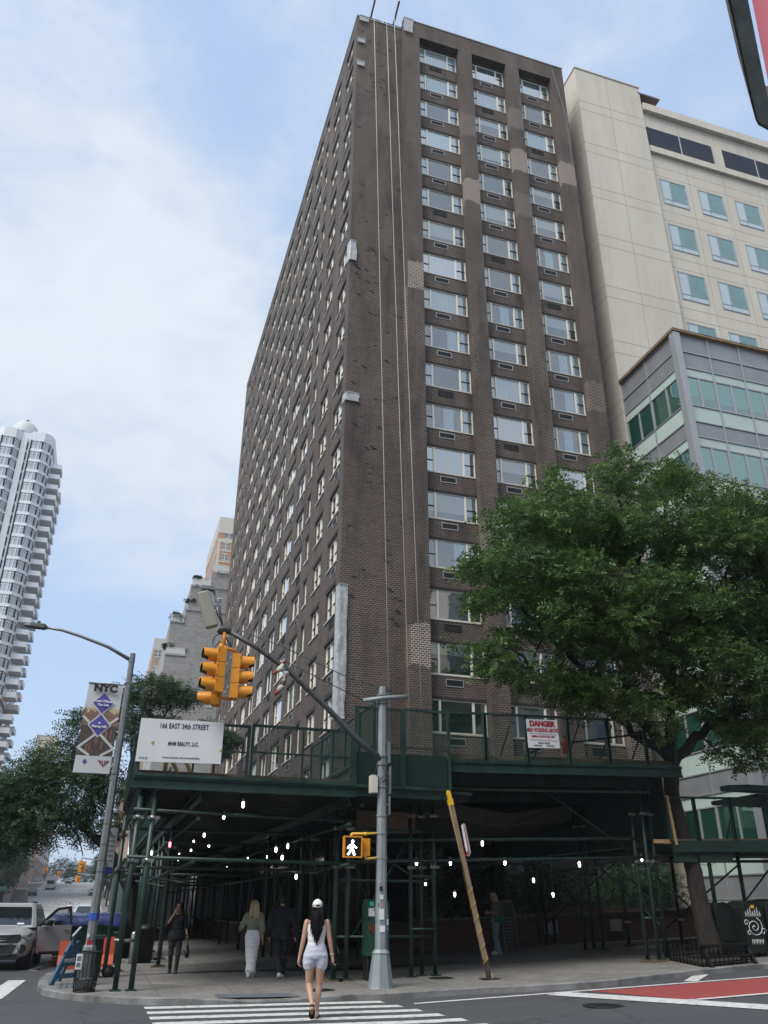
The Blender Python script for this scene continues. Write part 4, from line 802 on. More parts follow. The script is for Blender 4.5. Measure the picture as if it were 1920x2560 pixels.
# ---- lower shed in front of the glass building
S3 = thing('sidewalk_shed', 'low dark green sidewalk shed around the tree trunk at the right edge', 'shed', (18, 21.2, .5))
zl = lambda x: 3.16+.03*(x-15)
m = MB()
for (a, b) in ((15.4, 16.15), (17.25, 34)):
    i = len(m.v); m.v += [(x, y, zl(x)+dz) for dz in (0, .1) for y in (21.0, 29.5) for x in (a, b)]
    for q in ((0, 2, 3, 1), (4, 5, 7, 6), (0, 1, 5, 4), (2, 6, 7, 3), (0, 4, 6, 2), (1, 3, 7, 5)): m.f.append(tuple(i+k for k in q)); m.m.append(0); m.sm.append(False)
m.build('deck', UND, S3)
m = MB(); m.bar((15.15, 20.9, zl(15)-.02), (34, 20.9, zl(34)-.02), .1, .24); m.build('front_beam', GRN, S3)
m = MB(); m.bar((16.0, 20.98, zl(16)-.28), (17.1, 20.98, zl(17)-.28), .08, .26); m.bar((15.2, 20.98, zl(15)-.25), (15.9, 20.98, zl(15)-.25), .08, .26); m.build('hanger_plate', GRND, S3)
xq = [15.1, 16.0, 17.25, 18.5, 19.8, 21.1, 22.4]
for a, b in zip(xq[:-1], xq[1:]): panel(S3, (a, 20.88), (b, 20.88), zl(a)+.12, zl(a)+1.3, zl(b)+.12, zl(b)+1.3, posts=2, mid=False, scr=False)
m = MB(); m.bar((15.22, 20.86, zl(15)+.05), (15.1, 20.84, zl(15)+1.35), .06, .09); m.bar((14.6, 21, zl(14.6)+.15), (15.3, 21, zl(15)+.15), .05, .1); m.build('timber_strut', WOODL, S3)
m = MB(); m.bar((15.3, 21.0, zl(15)+.14), (22, 21.0, zl(22)+.14), .05, .14); m.build('toe_board', WOOD, S3)
for x in (17.05, 18.6, 20.2): m = MB(); m.tube([(x, 21.0, zl(x)+.2), (x+.45, 21.0, zl(x)+1.25)], .03, 6); m.build('brace', GRN, S3)
for i, (x, y) in enumerate(((17.25, 22.2), (18.3, 22.2), (19.6, 22.2), (17.3, 27), (19.4, 27), (21.6, 22.2))): leg(S3, x, y, gz(x, y), zl(x), True, (gz(x, y)+.75,), .06)
for a, b in (((17.3, 22.2, 1.0), (19.5, 22.2, 2.8)), ((18.3, 22.25, 2.8), (16.6, 24, 1.0)), ((19.6, 22.2, 1.2), (21.6, 22.2, 2.8)), ((17.3, 27, 2.8), (19.4, 27, 1.2))): pipe(S3, a, b, 'brace', .026)
pipe(S3, (15.3, 22.2, 3.02), (24, 22.2, 3.2)); pipe(S3, (15.3, 22.2, 2.85), (24, 22.2, 3.02))
m = MB()
for k in range(4): m.box(17.1+.5*k, 26, 20.6+.35*k, 21.0+.35*k, 4.72+.07*k, 4.86+.07*k)
m.box(18.3, 26, 20.9, 23, 4.58, 4.7); m.build('upper_deck', GRN, S3)
for x in (18.55, 18.85): m = MB(); m.bar((x, 21.0, 3.3), (x, 21.0, 4.7), .1, .1); m.build('upper_post', GRN, S3)
# ---- permit board and danger board
WHB = mat('sign_white', (.68, .70, .72), .4, var=.04, vs=1.2); NAVY = mat('navy_ink', (.012, .016, .06), .6); REDI = mat('red_ink', (.36, .012, .03), .6); BLACK = mat('black_ink', (.01, .01, .012), .6); GREYI = mat('grey_ink', (.16, .17, .18), .6)
PB_ = thing('permit_sign', 'white wooden permit board reading 166 EAST 34th STREET on the shed railing', 'sign', (1.48, 20.12, 4.55))
m = MB(); m.face([(.49, 20.10, 4.56), (2.42, 20.10, 4.60), (2.42, 20.10, 5.56), (.50, 20.10, 5.54)]); m.face([(.49, 20.13, 4.56), (.5, 20.13, 5.54), (2.42, 20.13, 5.56), (2.42, 20.13, 4.6)])
v = [(.49, 4.56), (2.42, 4.60), (2.42, 5.56), (.50, 5.54)]
for k in range(4): a, b = v[k], v[(k+1) % 4]; m.face([(a[0], 20.10, a[1]), (a[0], 20.13, a[1]), (b[0], 20.13, b[1]), (b[0], 20.10, b[1])])
m.build('board', WHB, PB_)
XD = (1, 0, .02); ZD = (0, 0, 1)
lettering('166 EAST 34th STREET', .165, (1.50, 20.095, 5.40), XD, ZD, NAVY, PB_, .003, .66, sp=1.08); lettering('MHM REALTY, LLC.', .125, (1.52, 20.095, 5.00), XD, ZD, NAVY, PB_, .003, .62, sp=1.08)
lettering('For more information, visit www.nyc.gov/buildings', .055, (1.50, 20.095, 4.69), XD, ZD, GREYI, PB_, .0012, .75); 
m = MB(); m.prism([(.78, 5.0), (.85, 4.93), (.86, 5.04)], lambda u, v, d: (u, 20.098+d, v), -.003, .004); m.prism([(2.36, 4.9), (2.43, 4.84), (2.43, 4.95)], lambda u, v, d: (u, 20.098+d, v), -.003, .004); m.build('bare_wood_patch', WOODL, PB_)
m = MB()
for r_ in range(2):
    for k in range(3): m.box(.56+.07*k, .61+.07*k, 20.096, 20.1, 4.62+.03*r_, 4.635+.03*r_)
m.build('small_print', GREYI, PB_)
m = MB(); m.box(1.15, 1.25, 20.5, 20.58, 4.3, 4.75).bar((1.3, 20.55, 4.75), (1.55, 20.55, 4.3), .05, .09).bar((1.6, 20.56, 4.8), (1.85, 20.56, 4.3), .05, .09); tag(m.build('timber_offcuts', WOODL, None, (1.4, 20.5, 4.3)), 'pale yellow timber struts on the deck under the white permit board', 'timber')
DB = thing('danger_sign', 'white and red DANGER MEN WORKING ABOVE board tied to the shed fence', 'sign', (11.15, 20.28, 5.5))
q = [(10.58, 5.48), (11.53, 5.52), (11.49, 6.27), (10.56, 6.245)]; m = MB(); m.prism(q, lambda u, v, d: (u, 20.30+d, v), 0, .02); m.build('board', WHB, DB)
lettering('DANGER', .20, (11.03, 20.295, 6.135), (1, 0, .03), ZD, REDI, DB, .012, .94); lettering('MEN WORKING ABOVE', .155, (11.03, 20.295, 5.965), (1, 0, .03), ZD, REDI, DB, .004, .565)
lettering('GENERAL CONTRACTORS, CORP.', .075, (11.04, 20.295, 5.80), (1, 0, .03), ZD, REDI, DB, .002, .62); lettering('SPECIAL RIGGER', .06, (11.05, 20.295, 5.63), (1, 0, .03), ZD, GREYI, DB, .002, .8); lettering('LICENCE #          LICENCE #', .055, (11.05, 20.295, 5.56), (1, 0, .03), ZD, GREYI, DB, .002, .9)
m = MB()
for a in ((10.64, 11.46, 5.865, 5.872), (10.64, 11.46, 5.70, 5.707)): m.box(a[0], a[1], 20.294, 20.3, a[2], a[3])
m.build('rule_lines', REDI, DB)
FE = thing('fire_extinguisher', 'red fire extinguisher hung on the shed fence beside the danger board', 'fire extinguisher', (11.78, 20.46, 5.42))
m = MB(); m.lathe([(.01, 5.42), (.065, 5.43), (.065, 5.75), (.05, 5.80), (.025, 5.82), (.025, 5.85)], (11.78, 20.47, 0), 12); m.build('cylinder', mat('extinguisher_red', (.40, .01, .02), .3), FE)
m = MB(); m.box(11.75, 11.84, 20.45, 20.49, 5.85, 5.9).tube([(11.82, 20.44, 5.86), (11.86, 20.4, 5.8), (11.855, 20.39, 5.6)], .01, 5); m.build('valve_and_hose', BLACK, FE)
# ---- string lights
BULB = mat('bulb_lit', (1, .95, .85), .3, emit=(1, .95, .86), es=7); BULBR = mat('bulb_red_lit', (1, .1, .15), .3, emit=(1, .12, .2), es=4); WIREM = mat('black_wire', (.012, .012, .012), .6); CAGE = mat('white_plastic_socket', (.35, .35, .33), .5)
def light_string(pts, label, red=(), r=.031):
    e = thing('string_lights', label, 'string lights', pts[0], 'string lights under the sheds'); w = []
    for k in range(len(pts)-1):
        a, b = Vector(pts[k]), Vector(pts[k+1]); n = 5
        for i in range(n): t = i/n; p = a.lerp(b, t); w.append((p.x, p.y, p.z+.1-math.sin(math.pi*t)*.22))
    w.append((pts[-1][0], pts[-1][1], pts[-1][2]+.1)); m = MB(); m.tube(w, .008, 5); m.build('wire', WIREM, e)
    for i, p in enumerate(pts):
        m = MB(); m.lathe([(.012, .09), (.03, .06), (r, 0), (r*.9, -.03), (r*.5, -.055), (.005, -.06)], p, 10); o = m.build('bulb', BULBR if i in red else BULB, e)
        m = MB(); m.lathe([(.026, .07), (.026, .14), (.015, .15)], p, 8); m.build('socket', CAGE, o)
light_string([(3.08, 20.5, 3.75), (3.04, 23.5, 3.75), (3.3, 30.2, 3.75), (3.33, 33.8, 3.75), (3.45, 41, 3.75), (3.6, 48, 3.75), (3.8, 55, 3.75), (4, 62, 3.75)], 'string of lit bulbs down the left side of the side street shed passage')
light_string([(3.7, 32.0, 3.55), (3.79, 39.3, 3.75), (3.93, 47, 3.75), (3.98, 53.7, 3.75), (4.05, 61.6, 3.75)], 'string of lit bulbs down the middle of the side street shed passage')
light_string([(4.98, 26, 3.11), (5.41, 26.4, 3.24), (5.22, 26.2, 2.9), (5.63, 26, 2.38), (6.2, 34, 3.3), (6.9, 43.2, 3.7), (7.4, 54, 3.7), (7.4, 57, 3.7)], 'string of lit bulbs at the right side of the side street shed passage')
light_string([(7.96, 22, 2.65), (9.0, 22.2, 2.68), (10.51, 22, 2.7), (12.79, 22, 2.7), (14.75, 21.9, 2.88), (16.1, 21.6, 2.82), (17.45, 21.7, 2.92)], 'string of white bulbs with one red bulb under the avenue shed pipe', red=(5,))
light_string([(9.87, 22, 3.17), (9.7, 26, 2.27), (10.66, 26, 1.96), (13.4, 26, 2.4), (14.6, 27, 2.0)], 'string of lit bulbs hung deep below the entrance canopy')
light_string([(1.75, 24, 3.05), (1.8, 33, 3.3)], 'one red and one white bulb at the kerb side of the side street shed', red=(0,), r=.034)
# ================================================================ trees and plants
BIG=[(14.41,20.08,14.0,0.9),(15.45,21.52,14.89,0.96),(12.52,20.14,13.31,0.8),(13.34,21.46,14.08,0.85),(16.19,19.9,13.87,1.14),(17.65,21.7,14.98,1.24),(18.3,20.02,14.01,1.01),(19.72,21.58,14.97,1.09),(19.73,19.9,13.31,1.17),(21.51,21.7,14.37,1.27),(10.69,19.9,11.81,1.03),(11.65,21.7,12.74,1.13),(12.32,19.54,11.59,1.45),(13.91,22.06,12.88,1.64),(14.76,19.54,11.86,1.5),(16.66,22.06,13.18,1.69),(17.13,19.54,11.88,1.54),(19.34,22.06,13.2,1.73),(19.07,19.72,11.17,1.34),(21.16,21.88,12.21,1.48),(9.63,20.06,10.48,0.83),(10.34,21.54,11.13,0.89),(10.8,19.54,9.93,1.38),(12.2,22.06,11.01,1.56),(12.82,19.42,9.85,1.54),(14.64,22.18,11.02,1.76),(15.16,19.42,9.84,1.58),(17.32,22.18,11.01,1.81),(17.54,19.54,9.7,1.49),(19.8,22.06,10.75,1.68),(9.85,20.18,9.48,0.69),(10.46,21.42,9.97,0.73),(11.26,19.78,8.68,1.11),(12.42,21.82,9.42,1.22),(13.14,19.54,8.26,1.38),(14.84,22.06,9.12,1.56),(15.44,19.54,8.2,1.41),(17.43,22.06,9.06,1.6),(17.83,19.72,8.05,1.25),(19.78,21.88,8.75,1.39),(9.18,20.44,8.0,0.39),(9.5,21.16,8.22,0.4),(9.93,20.14,7.6,0.7),(10.58,21.46,7.99,0.75),(10.89,20.14,7.29,0.71),(11.61,21.46,7.66,0.75),(9.89,20.26,8.28,0.58),(10.41,21.34,8.64,0.62),(12.01,20.08,7.24,0.78),(12.87,21.52,7.64,0.83),(12.79,19.96,7.01,0.91),(13.87,21.64,7.47,0.98),(14.25,19.96,6.73,0.92),(15.45,21.64,7.16,1.0),(12.22,20.3,6.65,0.54),(12.82,21.3,6.9,0.57),(15.9,19.96,7.25,0.95),(17.23,21.64,7.73,1.03),(17.35,19.84,6.93,1.09),(19.03,21.76,7.45,1.19),(14.87,20.32,6.19,0.53),(15.57,21.28,6.41,0.56),(17.17,20.26,6.06,0.61),(18.09,21.34,6.3,0.64),(18.02,20.26,5.45,0.61),(18.98,21.34,5.65,0.64),(16.91,20.44,5.68,0.41),(17.51,21.16,5.82,0.42),(17.79,20.14,6.34,0.75),(18.96,21.46,6.65,0.8),(18.9,19.84,9.64,1.16),(20.73,21.76,10.42,1.27),(20.81,19.36,12.06,1.82),(23.9,22.24,13.62,2.09),(19.94,19.36,8.86,1.71),(22.91,22.24,9.94,1.96),(19.51,19.72,6.65,1.24),(21.64,21.88,7.2,1.38)]
TA=[(1.47,44.0,11.69,1.15),(2.55,44.0,11.53,1.01),(0.68,44.0,10.68,0.99),(-0.05,44.0,11.33,0.62),(3.44,44.0,11.48,0.53),(1.29,44.0,9.55,1.17),(2.17,44.0,9.84,0.95)]
TB=[(-1.13,33.0,7.6,0.78),(-1.99,33.0,6.38,0.93),(-2.78,33.0,5.54,1.02),(-3.3,33.0,5.04,0.98),(-1.35,33.0,5.44,1.25),(-2.25,33.0,4.31,1.22),(-0.6,33.0,6.29,0.77),(-0.18,33.0,4.23,0.91),(-1.51,33.0,3.57,0.89),(-3.07,33.0,3.83,1.04),(-0.52,33.0,3.14,0.65),(-4.25,33.0,4.55,1.28),(-0.45,33.0,7.99,0.7),(-0.0,33.0,5.5,0.68),(-2.78,33.0,3.1,0.4)]
TC=[(6.35,62.0,13.26,0.88),(7.41,62.0,12.67,1.02),(5.79,62.0,12.24,0.94),(8.1,62.0,12.54,0.68),(6.99,62.0,11.82,1.01)]
TD=[(-15.63,178.0,8.86,3.0),(-18.46,178.0,11.17,3.43),(-13.75,178.0,7.32,2.14),(-15.83,178.0,5.73,2.12)]
TE=[(-17.45,385.0,13.34,3.74),(-13.34,385.0,15.13,4.7),(-8.76,385.0,14.35,4.14),(-10.12,385.0,11.74,2.81),(-4.02,385.0,12.7,4.72)]
def leaf_mat(name, lo, hi, tip):
    m = bpy.data.materials.new(name); m.use_nodes = True; t = m.node_tree; b = t.nodes['Principled BSDF']; b.inputs['Roughness'].default_value = .5; b.inputs['Specular IOR Level'].default_value = .25
    g = t.nodes.new('ShaderNodeNewGeometry'); n = noise(t, g.outputs['Position'], .9, 3); r = g.outputs['Random Per Island']
    k = math_(t, 'ADD', math_(t, 'MULTIPLY', n, .55), math_(t, 'MULTIPLY', r, .45)); c = ramp(t, k, [(.25, lo), (.6, hi), (.85, tip)]); t.links.new(c, b.inputs['Base Color'])
    tr = t.nodes.new('ShaderNodeBsdfTranslucent'); t.links.new(c, tr.inputs[0]); mx = t.nodes.new('ShaderNodeMixShader'); mx.inputs[0].default_value = .32; o = t.nodes['Material Output']; t.links.new(b.outputs[0], mx.inputs[1]); t.links.new(tr.outputs[0], mx.inputs[2]); t.links.new(mx.outputs[0], o.inputs[0]); return m
LEAF = leaf_mat('tree_leaf', (.046, .10, .030), (.095, .175, .045), (.19, .245, .06)); LEAFD = leaf_mat('dark_leaf', (.045, .08, .046), (.08, .13, .065), (.115, .16, .08)); LEAFF = leaf_mat('far_leaf', (.035, .075, .045), (.07, .12, .065), (.10, .15, .08)); LEAFB = leaf_mat('shrub_leaf', (.02, .045, .022), (.04, .085, .035), (.07, .12, .05))
BARK = mat('bark', (.05, .042, .036), .9, col2=(.022, .018, .016), vs=7, stretch=(3, 3, .35), bump=.9, bs=26); BARKD = mat('bark_dark', (.03, .026, .023), .9, var=.3, vs=5, bump=.5)
def foliage(name, blobs, n, slen, ll, lw, pairs, mt, parent, seed, droop=.25, flat=.85, core=.45):
    rng = np.random.default_rng(seed); B = np.array(blobs, float); w = B[:, 3]**2.2; idx = rng.choice(len(B), n, p=w/w.sum())
    d = rng.normal(size=(n, 3)); d[:, 2] += .25; d /= np.linalg.norm(d, axis=1)[:, None]
    rad = B[idx, 3]*(core+(1.08-core)*rng.random(n)**.6)*(1+.12*rng.normal(size=n)); pos = B[idx, :3]+d*rad[:, None]*np.array([1, 1, flat])
    rc = d*.75+rng.normal(size=(n, 3))*.5; rc[:, 2] = rc[:, 2]*.6-droop; rc /= np.linalg.norm(rc, axis=1)[:, None]
    up = np.array([0, 0, 1.])+rng.normal(size=(n, 3))*.45; s = np.cross(rc, up); s /= np.linalg.norm(s, axis=1)[:, None]+1e-6
    L_ = slen*(.6+.7*rng.random(n)); V = []
    for i in range(pairs):
        f = (i+.6)/pairs; base = pos+rc*(L_*f)[:, None]; base[:, 2] -= droop*.5*L_*f*f
        for sg in (-1, 1):
            ld = s*sg*.9+rc*.4+rng.normal(size=(n, 3))*.18; ld[:, 2] -= .12; ld /= np.linalg.norm(ld, axis=1)[:, None]
            q = (ll*(.75+.5*rng.random(n))*(1-.35*abs(f-.5)))[:, None]; nn = rc*.85+rng.normal(size=(n, 3))*.25; nn -= ld*(nn*ld).sum(1)[:, None]; nn /= np.linalg.norm(nn, axis=1)[:, None]+1e-6
            V.append(np.stack([base, base+ld*q*.45+nn*lw*.5, base+ld*q, base+ld*q*.45-nn*lw*.5], 1))
    V = np.concatenate(V).reshape(-1, 3); o0 = np.array(parent.location); V -= o0; nf = len(V)//4
    me = bpy.data.meshes.new(name); me.vertices.add(len(V)); me.vertices.foreach_set('co', V.ravel()); me.loops.add(nf*4); me.loops.foreach_set('vertex_index', np.arange(nf*4)); me.polygons.add(nf); me.polygons.foreach_set('loop_start', np.arange(nf)*4); me.polygons.foreach_set('loop_total', np.full(nf, 4)); me.materials.append(mt); me.update(calc_edges=True)
    o = bpy.data.objects.new(name, me); COL.objects.link(o); o.parent = parent; return o
def wob(pts, amp, rnd_, n=3):
    out = []
    for k in range(len(pts)-1):
        a, b = Vector(pts[k]), Vector(pts[k+1])
        for i in range(n): t = i/n; out.append(a.lerp(b, t)+Vector((rnd_.uniform(-amp, amp), rnd_.uniform(-amp, amp), rnd_.uniform(-amp, amp)))*(1 if i else .2))
    out.append(Vector(pts[-1])); return out
def limbs(par, trunk, tr_r, branches, seed, mt, twigs=None):
    rr = random.Random(seed); m = MB(); m.tube(wob(trunk, .02, rr), list(np.interp(np.linspace(0, 1, 3*(len(trunk)-1)+1), np.linspace(0, 1, len(tr_r)), tr_r)), 14)
    for pts, r0, r1 in branches: p = wob(pts, .08, rr); m.tube(p, [r0+(r1-r0)*i/(len(p)-1) for i in range(len(p))], 8)
    if twigs:
        ends = [p for pts, *_ in branches for p in pts[1:]]
        for b in twigs:
            a = min(ends, key=lambda e: (Vector(e)-Vector(b[:3])).length); p = wob([a, Vector(a).lerp(Vector(b[:3]), .5)+Vector((0, 0, .2)), b[:3]], .1, rr); m.tube(p, [.055-.04*i/(len(p)-1) for i in range(len(p))], 5)
    return m.build('trunk', mt, par)
T1 = thing('street_tree', 'large leafy street tree with thick leaning trunk growing through the low shed at right', 'tree', (16.3, 21.2, .55))
tr = [(16.14, 21.2, .4), (16.03, 21.2, 1.2), (15.95, 21.2, 1.95), (15.88, 21.2, 2.8), (15.68, 21.2, 3.7), (15.56, 21.2, 4.5), (15.62, 21.2, 5.2), (15.72, 21.2, 5.7)]
br = [([(15.7, 21.2, 5.4), (16.34, 21, 6.1), (16.92, 20.9, 6.54), (17.81, 20.8, 7.02), (18.9, 20.6, 7.5), (20.5, 20.3, 8.6)], .17, .05), ([(15.65, 21.2, 5.6), (14.5, 21.0, 6.15), (13.9, 20.8, 6.5), (12.6, 20.6, 7.2), (10.9, 20.5, 7.6)], .15, .03),
      ([(15.7, 21.2, 5.6), (15.97, 21.3, 6.84), (16.44, 21.4, 8.6), (16.5, 21.3, 10.8), (16.7, 21.2, 13.2)], .17, .03), ([(15.68, 21.2, 5.6), (15.0, 21.6, 6.8), (13.9, 21.9, 7.9), (13.0, 21.7, 8.6), (12.6, 21.5, 9.9), (12.2, 21.4, 11.5)], .15, .03),
      ([(16.2, 21.35, 7.6), (15.4, 20.6, 9.4), (14.9, 20.4, 11.4), (14.6, 20.6, 13.2)], .10, .02), ([(16.45, 21.4, 8.6), (17.6, 20.8, 10.2), (18.8, 20.6, 12.2), (19.6, 20.6, 13.6)], .10, .02), ([(13.5, 21.8, 8.2), (11.6, 21, 9.2), (10.2, 20.7, 10.2)], .08, .02), ([(18.3, 20.7, 7.2), (19.6, 21, 9.4), (21, 21, 11.5)], .08, .02)]
limbs(T1, tr, [.33, .265, .235, .22, .215, .21, .22, .18], br, 4, BARK, BIG[::2])
rc_ = np.random.default_rng(12); CL = []
for bx, by, bz, br_ in BIG+[(9.1, 20.5, 10.6, .6), (8.95, 20.6, 8.2, .45), (9.3, 20.6, 9.2, .6), (10.2, 20.6, 12.3, .7), (12.0, 20.6, 14.0, .7), (14.9, 20.8, 15.4, .6)]:
    for _ in range(int(4+5*br_)):
        v_ = rc_.normal(size=3); v_[2] = abs(v_[2])*.8+.1*v_[2]; v_ /= np.linalg.norm(v_); q_ = br_*rc_.uniform(.55, 1.0); CL.append((bx+v_[0]*q_, by+v_[1]*q_, bz+v_[2]*q_*.85-.15*br_, br_*rc_.uniform(.26, .48)))
foliage('crown', CL, 25000, .38, .15, .058, 5, LEAF, T1, 2, .22, .7, .25)
T2 = thing('street_tree', 'slender feathery tree whose crown tops the white permit board', 'tree', (1.2, 44, 0))
limbs(T2, [(1.45, 44, 0), (1.4, 44, 4.5), (1.2, 44, 8.2)], [.16, .13, .1], [([(1.2, 44, 8.2), (1.7, 44, 9.6), (2.6, 44, 11.2)], .08, .02), ([(.9, 44, 7.4), (.8, 44, 9.2), (.6, 44, 10.6)], .07, .02), ([(1.7, 44, 9.5), (3.2, 44, 11)], .04, .015)], 5, BARKD, TA)
foliage('crown', TA, 2600, .5, .16, .055, 5, LEAFD, T2, 3, .3, .55, .3)
T3 = thing('street_tree', 'broad dark street tree behind the lamp pole and its banner', 'tree', (1.35, 33, 0))
limbs(T3, [(1.4, 33, 0), (1.2, 33, 2.0), (.4, 33, 3.3), (-.4, 33, 3.9), (-.8, 33, 4.2)], [.18, .15, .13], [([(-.8, 33, 4.2), (-1.6, 33, 4.6), (-2.8, 33, 5.4)], .1, .02), ([(-.5, 33, 4), (-.5, 33, 5), (-1, 33, 7.3)], .1, .02), ([(-1.4, 33, 4.3), (-3, 33, 4.4), (-4.2, 33, 4.6)], .06, .02)], 6, BARKD, TB)
TB = [b for b in TB if b[2] > 3.7 or b[3] > .95]
foliage('crown', TB, 6200, .42, .13, .05, 5, LEAFD, T3, 4, .3, .7, .35)
T4 = thing('street_tree', 'small pale green treetop just right of the white permit board', 'tree', (7, 62, 0))
limbs(T4, [(7, 62, 4.3), (7, 62, 9), (7.0, 62, 12.4)], [.14, .12, .05], [([(7, 62, 11), (6.2, 62, 12.6)], .05, .02), ([(7, 62, 11), (7.9, 62, 12.6)], .05, .02)], 7, BARKD)
foliage('crown', TC, 1900, .55, .2, .07, 5, LEAFF, T4, 5, .3, .5, .3)
for k, (bl, lab, base, n) in enumerate(((TD[:2], 'green tree at the left edge far down the street', (-17, 178, 0), 1500), (TE[:3], 'far green tree behind the distant crossings, left of the shed', (-10, 385, 8), 1600), (TE[3:], 'low far green tree nearest the lamp pole behind the crossings', (-6, 385, 8), 1500))):
    T = thing('street_tree', lab, 'tree', base, 'trees far down the street'); c = Vector(bl[0][:3]); zb_ = gz(base[0], base[1])
    limbs(T, [(c.x, c.y, zb_-.1), (c.x, c.y, c.z*.6+zb_*.4), c], [.2, .16, .06], [], 8+k, BARKD); foliage('crown', bl, n, .9, .42, .18, 4, LEAFF, T, 9+k, .25, .8, .3)
fr = random.Random(9)
for k, (x, y) in enumerate(((-17.5, 165), (-17.3, 192), (2.6, 180), (2.6, 215), (2.4, 260), (2.6, 300))):
    h = fr.uniform(8, 10.5); zb_ = gz(x, y); side = 'left' if x < 0 else 'right'; s_ = 2.4
    T = thing('street_tree', 'rounded green tree, one of many lining the %s pavement far down the street' % side, 'tree', (x, y, zb_), 'trees lining the %s pavement far off' % side)
    bl = [(x+fr.uniform(-1.8, 1.8), y+fr.uniform(-1.6, 1.6), zb_+h*fr.uniform(.5, .92), fr.uniform(1.1, 1.9)) for _ in range(9)]
    limbs(T, [(x, y, zb_-.1), (x+.1, y, zb_+h*.45), (x, y, zb_+h*.75)], [.2, .15, .06], [], 20+k, BARKD); foliage('crown', bl, 1500 if y < 140 else 800, .8, .36 if y < 140 else .6, .16 if y < 140 else .3, 4, LEAFF, T, 30+k, .25, .8, .3)
# planter with shrubs under the avenue shed
PLT = thing('planter_wall', 'low dark brick planter wall along the back of the avenue pavement', 'planter', (16, 30.2, .3))
PBK = node_mat('planter_brick', brick_nodes((.13, .062, .045), (.09, .045, .035), (.15, .13, .11), .2, .07, .012), .85)
m = MB()
for a, b in ((10.8, 16.2), (16.2, 25.8)): m.box(a, b, 30.2, 30.5, gz(a, 30)-.2, gz(b, 30)+.85)
m.box(10.8, 11.1, 30.5, 33, .1, 1.1); m.build('wall', PBK, PLT); m = MB(); m.box(10.75, 25.8, 30.15, 30.55, 1.62, 1.70) if False else m.bar((10.75, 30.35, gz(10.8, 30)+.98), (25.8, 30.35, gz(25.8, 30)+.98), .42, .08); m.build('stone_cap', mat('cap_stone', (.12, .115, .11), .8), PLT)
m = MB(); m.box(15.85, 16.4, 30.15, 30.19, .75, 1.2).box(18.6, 19.1, 30.15, 30.19, .85, 1.25); m.build('notice', mat('notice_paper', (.3, .3, .3), .7), PLT)
for k in range(8):
    x = 12.6+1.35*k; bl = [(x+fr.uniform(-.8, .8), 31.1+fr.uniform(-.4, .5), 1.2+fr.uniform(.1, 1.5), fr.uniform(.4, .75)) for _ in range(6)]
    T = thing('shrub', 'dense dark shrub growing in the brick planter under the avenue shed', 'shrub', (x, 31, 1), 'shrubs in the brick planter'); foliage('foliage', bl, 520, .3, .1, .045, 4, LEAFB, T, 60+k, .15, .9, .2)
    m = MB()
    for b in bl[:4]: m.tube([(x, 31.1, .9), b[:3]], .015, 5)
    m.build('stems', BARKD, T)
LW = thing('garden_wall', 'low brick garden wall along the right side of the side street shed passage', 'wall', (6.4, 31, 0)); m = MB(); m.box(6.35, 6.7, 31, 60, 0, .85); m.build('wall', PBK, LW); m = MB(); m.box(6.3, 6.75, 30.95, 60, .85, .93); m.build('stone_cap', MATS['cap_stone'], LW)
# terrace plants on the grey stepped building
for (x, z, s_, lab) in ((4.9, 32.2, .75, 'round dark potted tree on the middle terrace of the grey building'), (6.35, 34.3, .55, 'small dark bush on the upper terrace of the grey building beside the signal box'), (4.4, 28.5, .55, 'bushy terrace plant on the lowest terrace of the grey building'), (6.1, 28.3, .3, 'small yellowish plant at the right end of the lowest terrace'), (6.8, 37.2, .4, 'spiky plant on the roof terrace of the grey building')):
    T = thing('terrace_plant', lab, 'plant', (x, 95.3, z-.6), 'plants on the grey building terraces'); m = MB(); m.tube([(x, 95.4, z-s_*1.3), (x+.05, 95.4, z)], .05, 6).lathe([(.22, z-s_*1.3-.35), (.28, z-s_*1.3)], (x, 95.4, 0), 10); m.build('stem_and_pot', BARKD, T)
    foliage('foliage', [(x+fr.uniform(-.9, .9)*s_, 95.4, z+fr.uniform(-.1, .5)*s_, s_*fr.uniform(.4, .6)) for _ in range(5)], 420, .25, .16, .07, 3, LEAFB, T, 70+int(x*10), .1, .8, .2)
# ================================================================ street furniture
POLE = mat('pole_grey_paint', (.25, .285, .30), .5, .2, var=.12, vs=3); POLED = mat('pole_galvanised', (.22, .235, .24), .5, .5, var=.2, vs=4); MAST = mat('mast_dark_grey', (.075, .08, .083), .5, .3, var=.2, vs=3); YEL = mat('signal_yellow', (.66, .26, .015), .42, var=.1, vs=3); YELB = mat('bright_yellow', (.75, .48, .02), .5); LENS = mat('dark_lens', (.015, .012, .012), .2); VISIN = mat('visor_inside', (.012, .012, .012), .8)
SP = thing('traffic_signal_pole', 'grey octagonal traffic signal pole with long mast arm standing at the corner kerb', 'pole', (6.24, 19.62, 0))
PXc, PYc = 6.24, 19.62
def octo(r, z, c=(PXc, PYc)): return [(c[0]+r*math.cos(math.pi*(k+.5)/4), c[1]+r*math.sin(math.pi*(k+.5)/4), z) for k in range(8)]
m = MB(); m.loft([octo(.29, .0), octo(.28, .04), octo(.19, .66)], 0, True, False); m.loft([octo(.19, .66), octo(.2, .69), octo(.15, .76)], 0, True, False); m.build('base', POLE, SP)
m = MB(); m.loft([octo(.135, .74), octo(.112, 4.2), octo(.10, 6.61)], 0, True, False); m.build('shaft', POLE, SP)
for z in (2.63, 3.16, 3.55, 4.2): m = MB(); m.loft([octo(.135, z-.02), octo(.135, z+.02)], 0, True, False); m.build('band', POLE, SP)
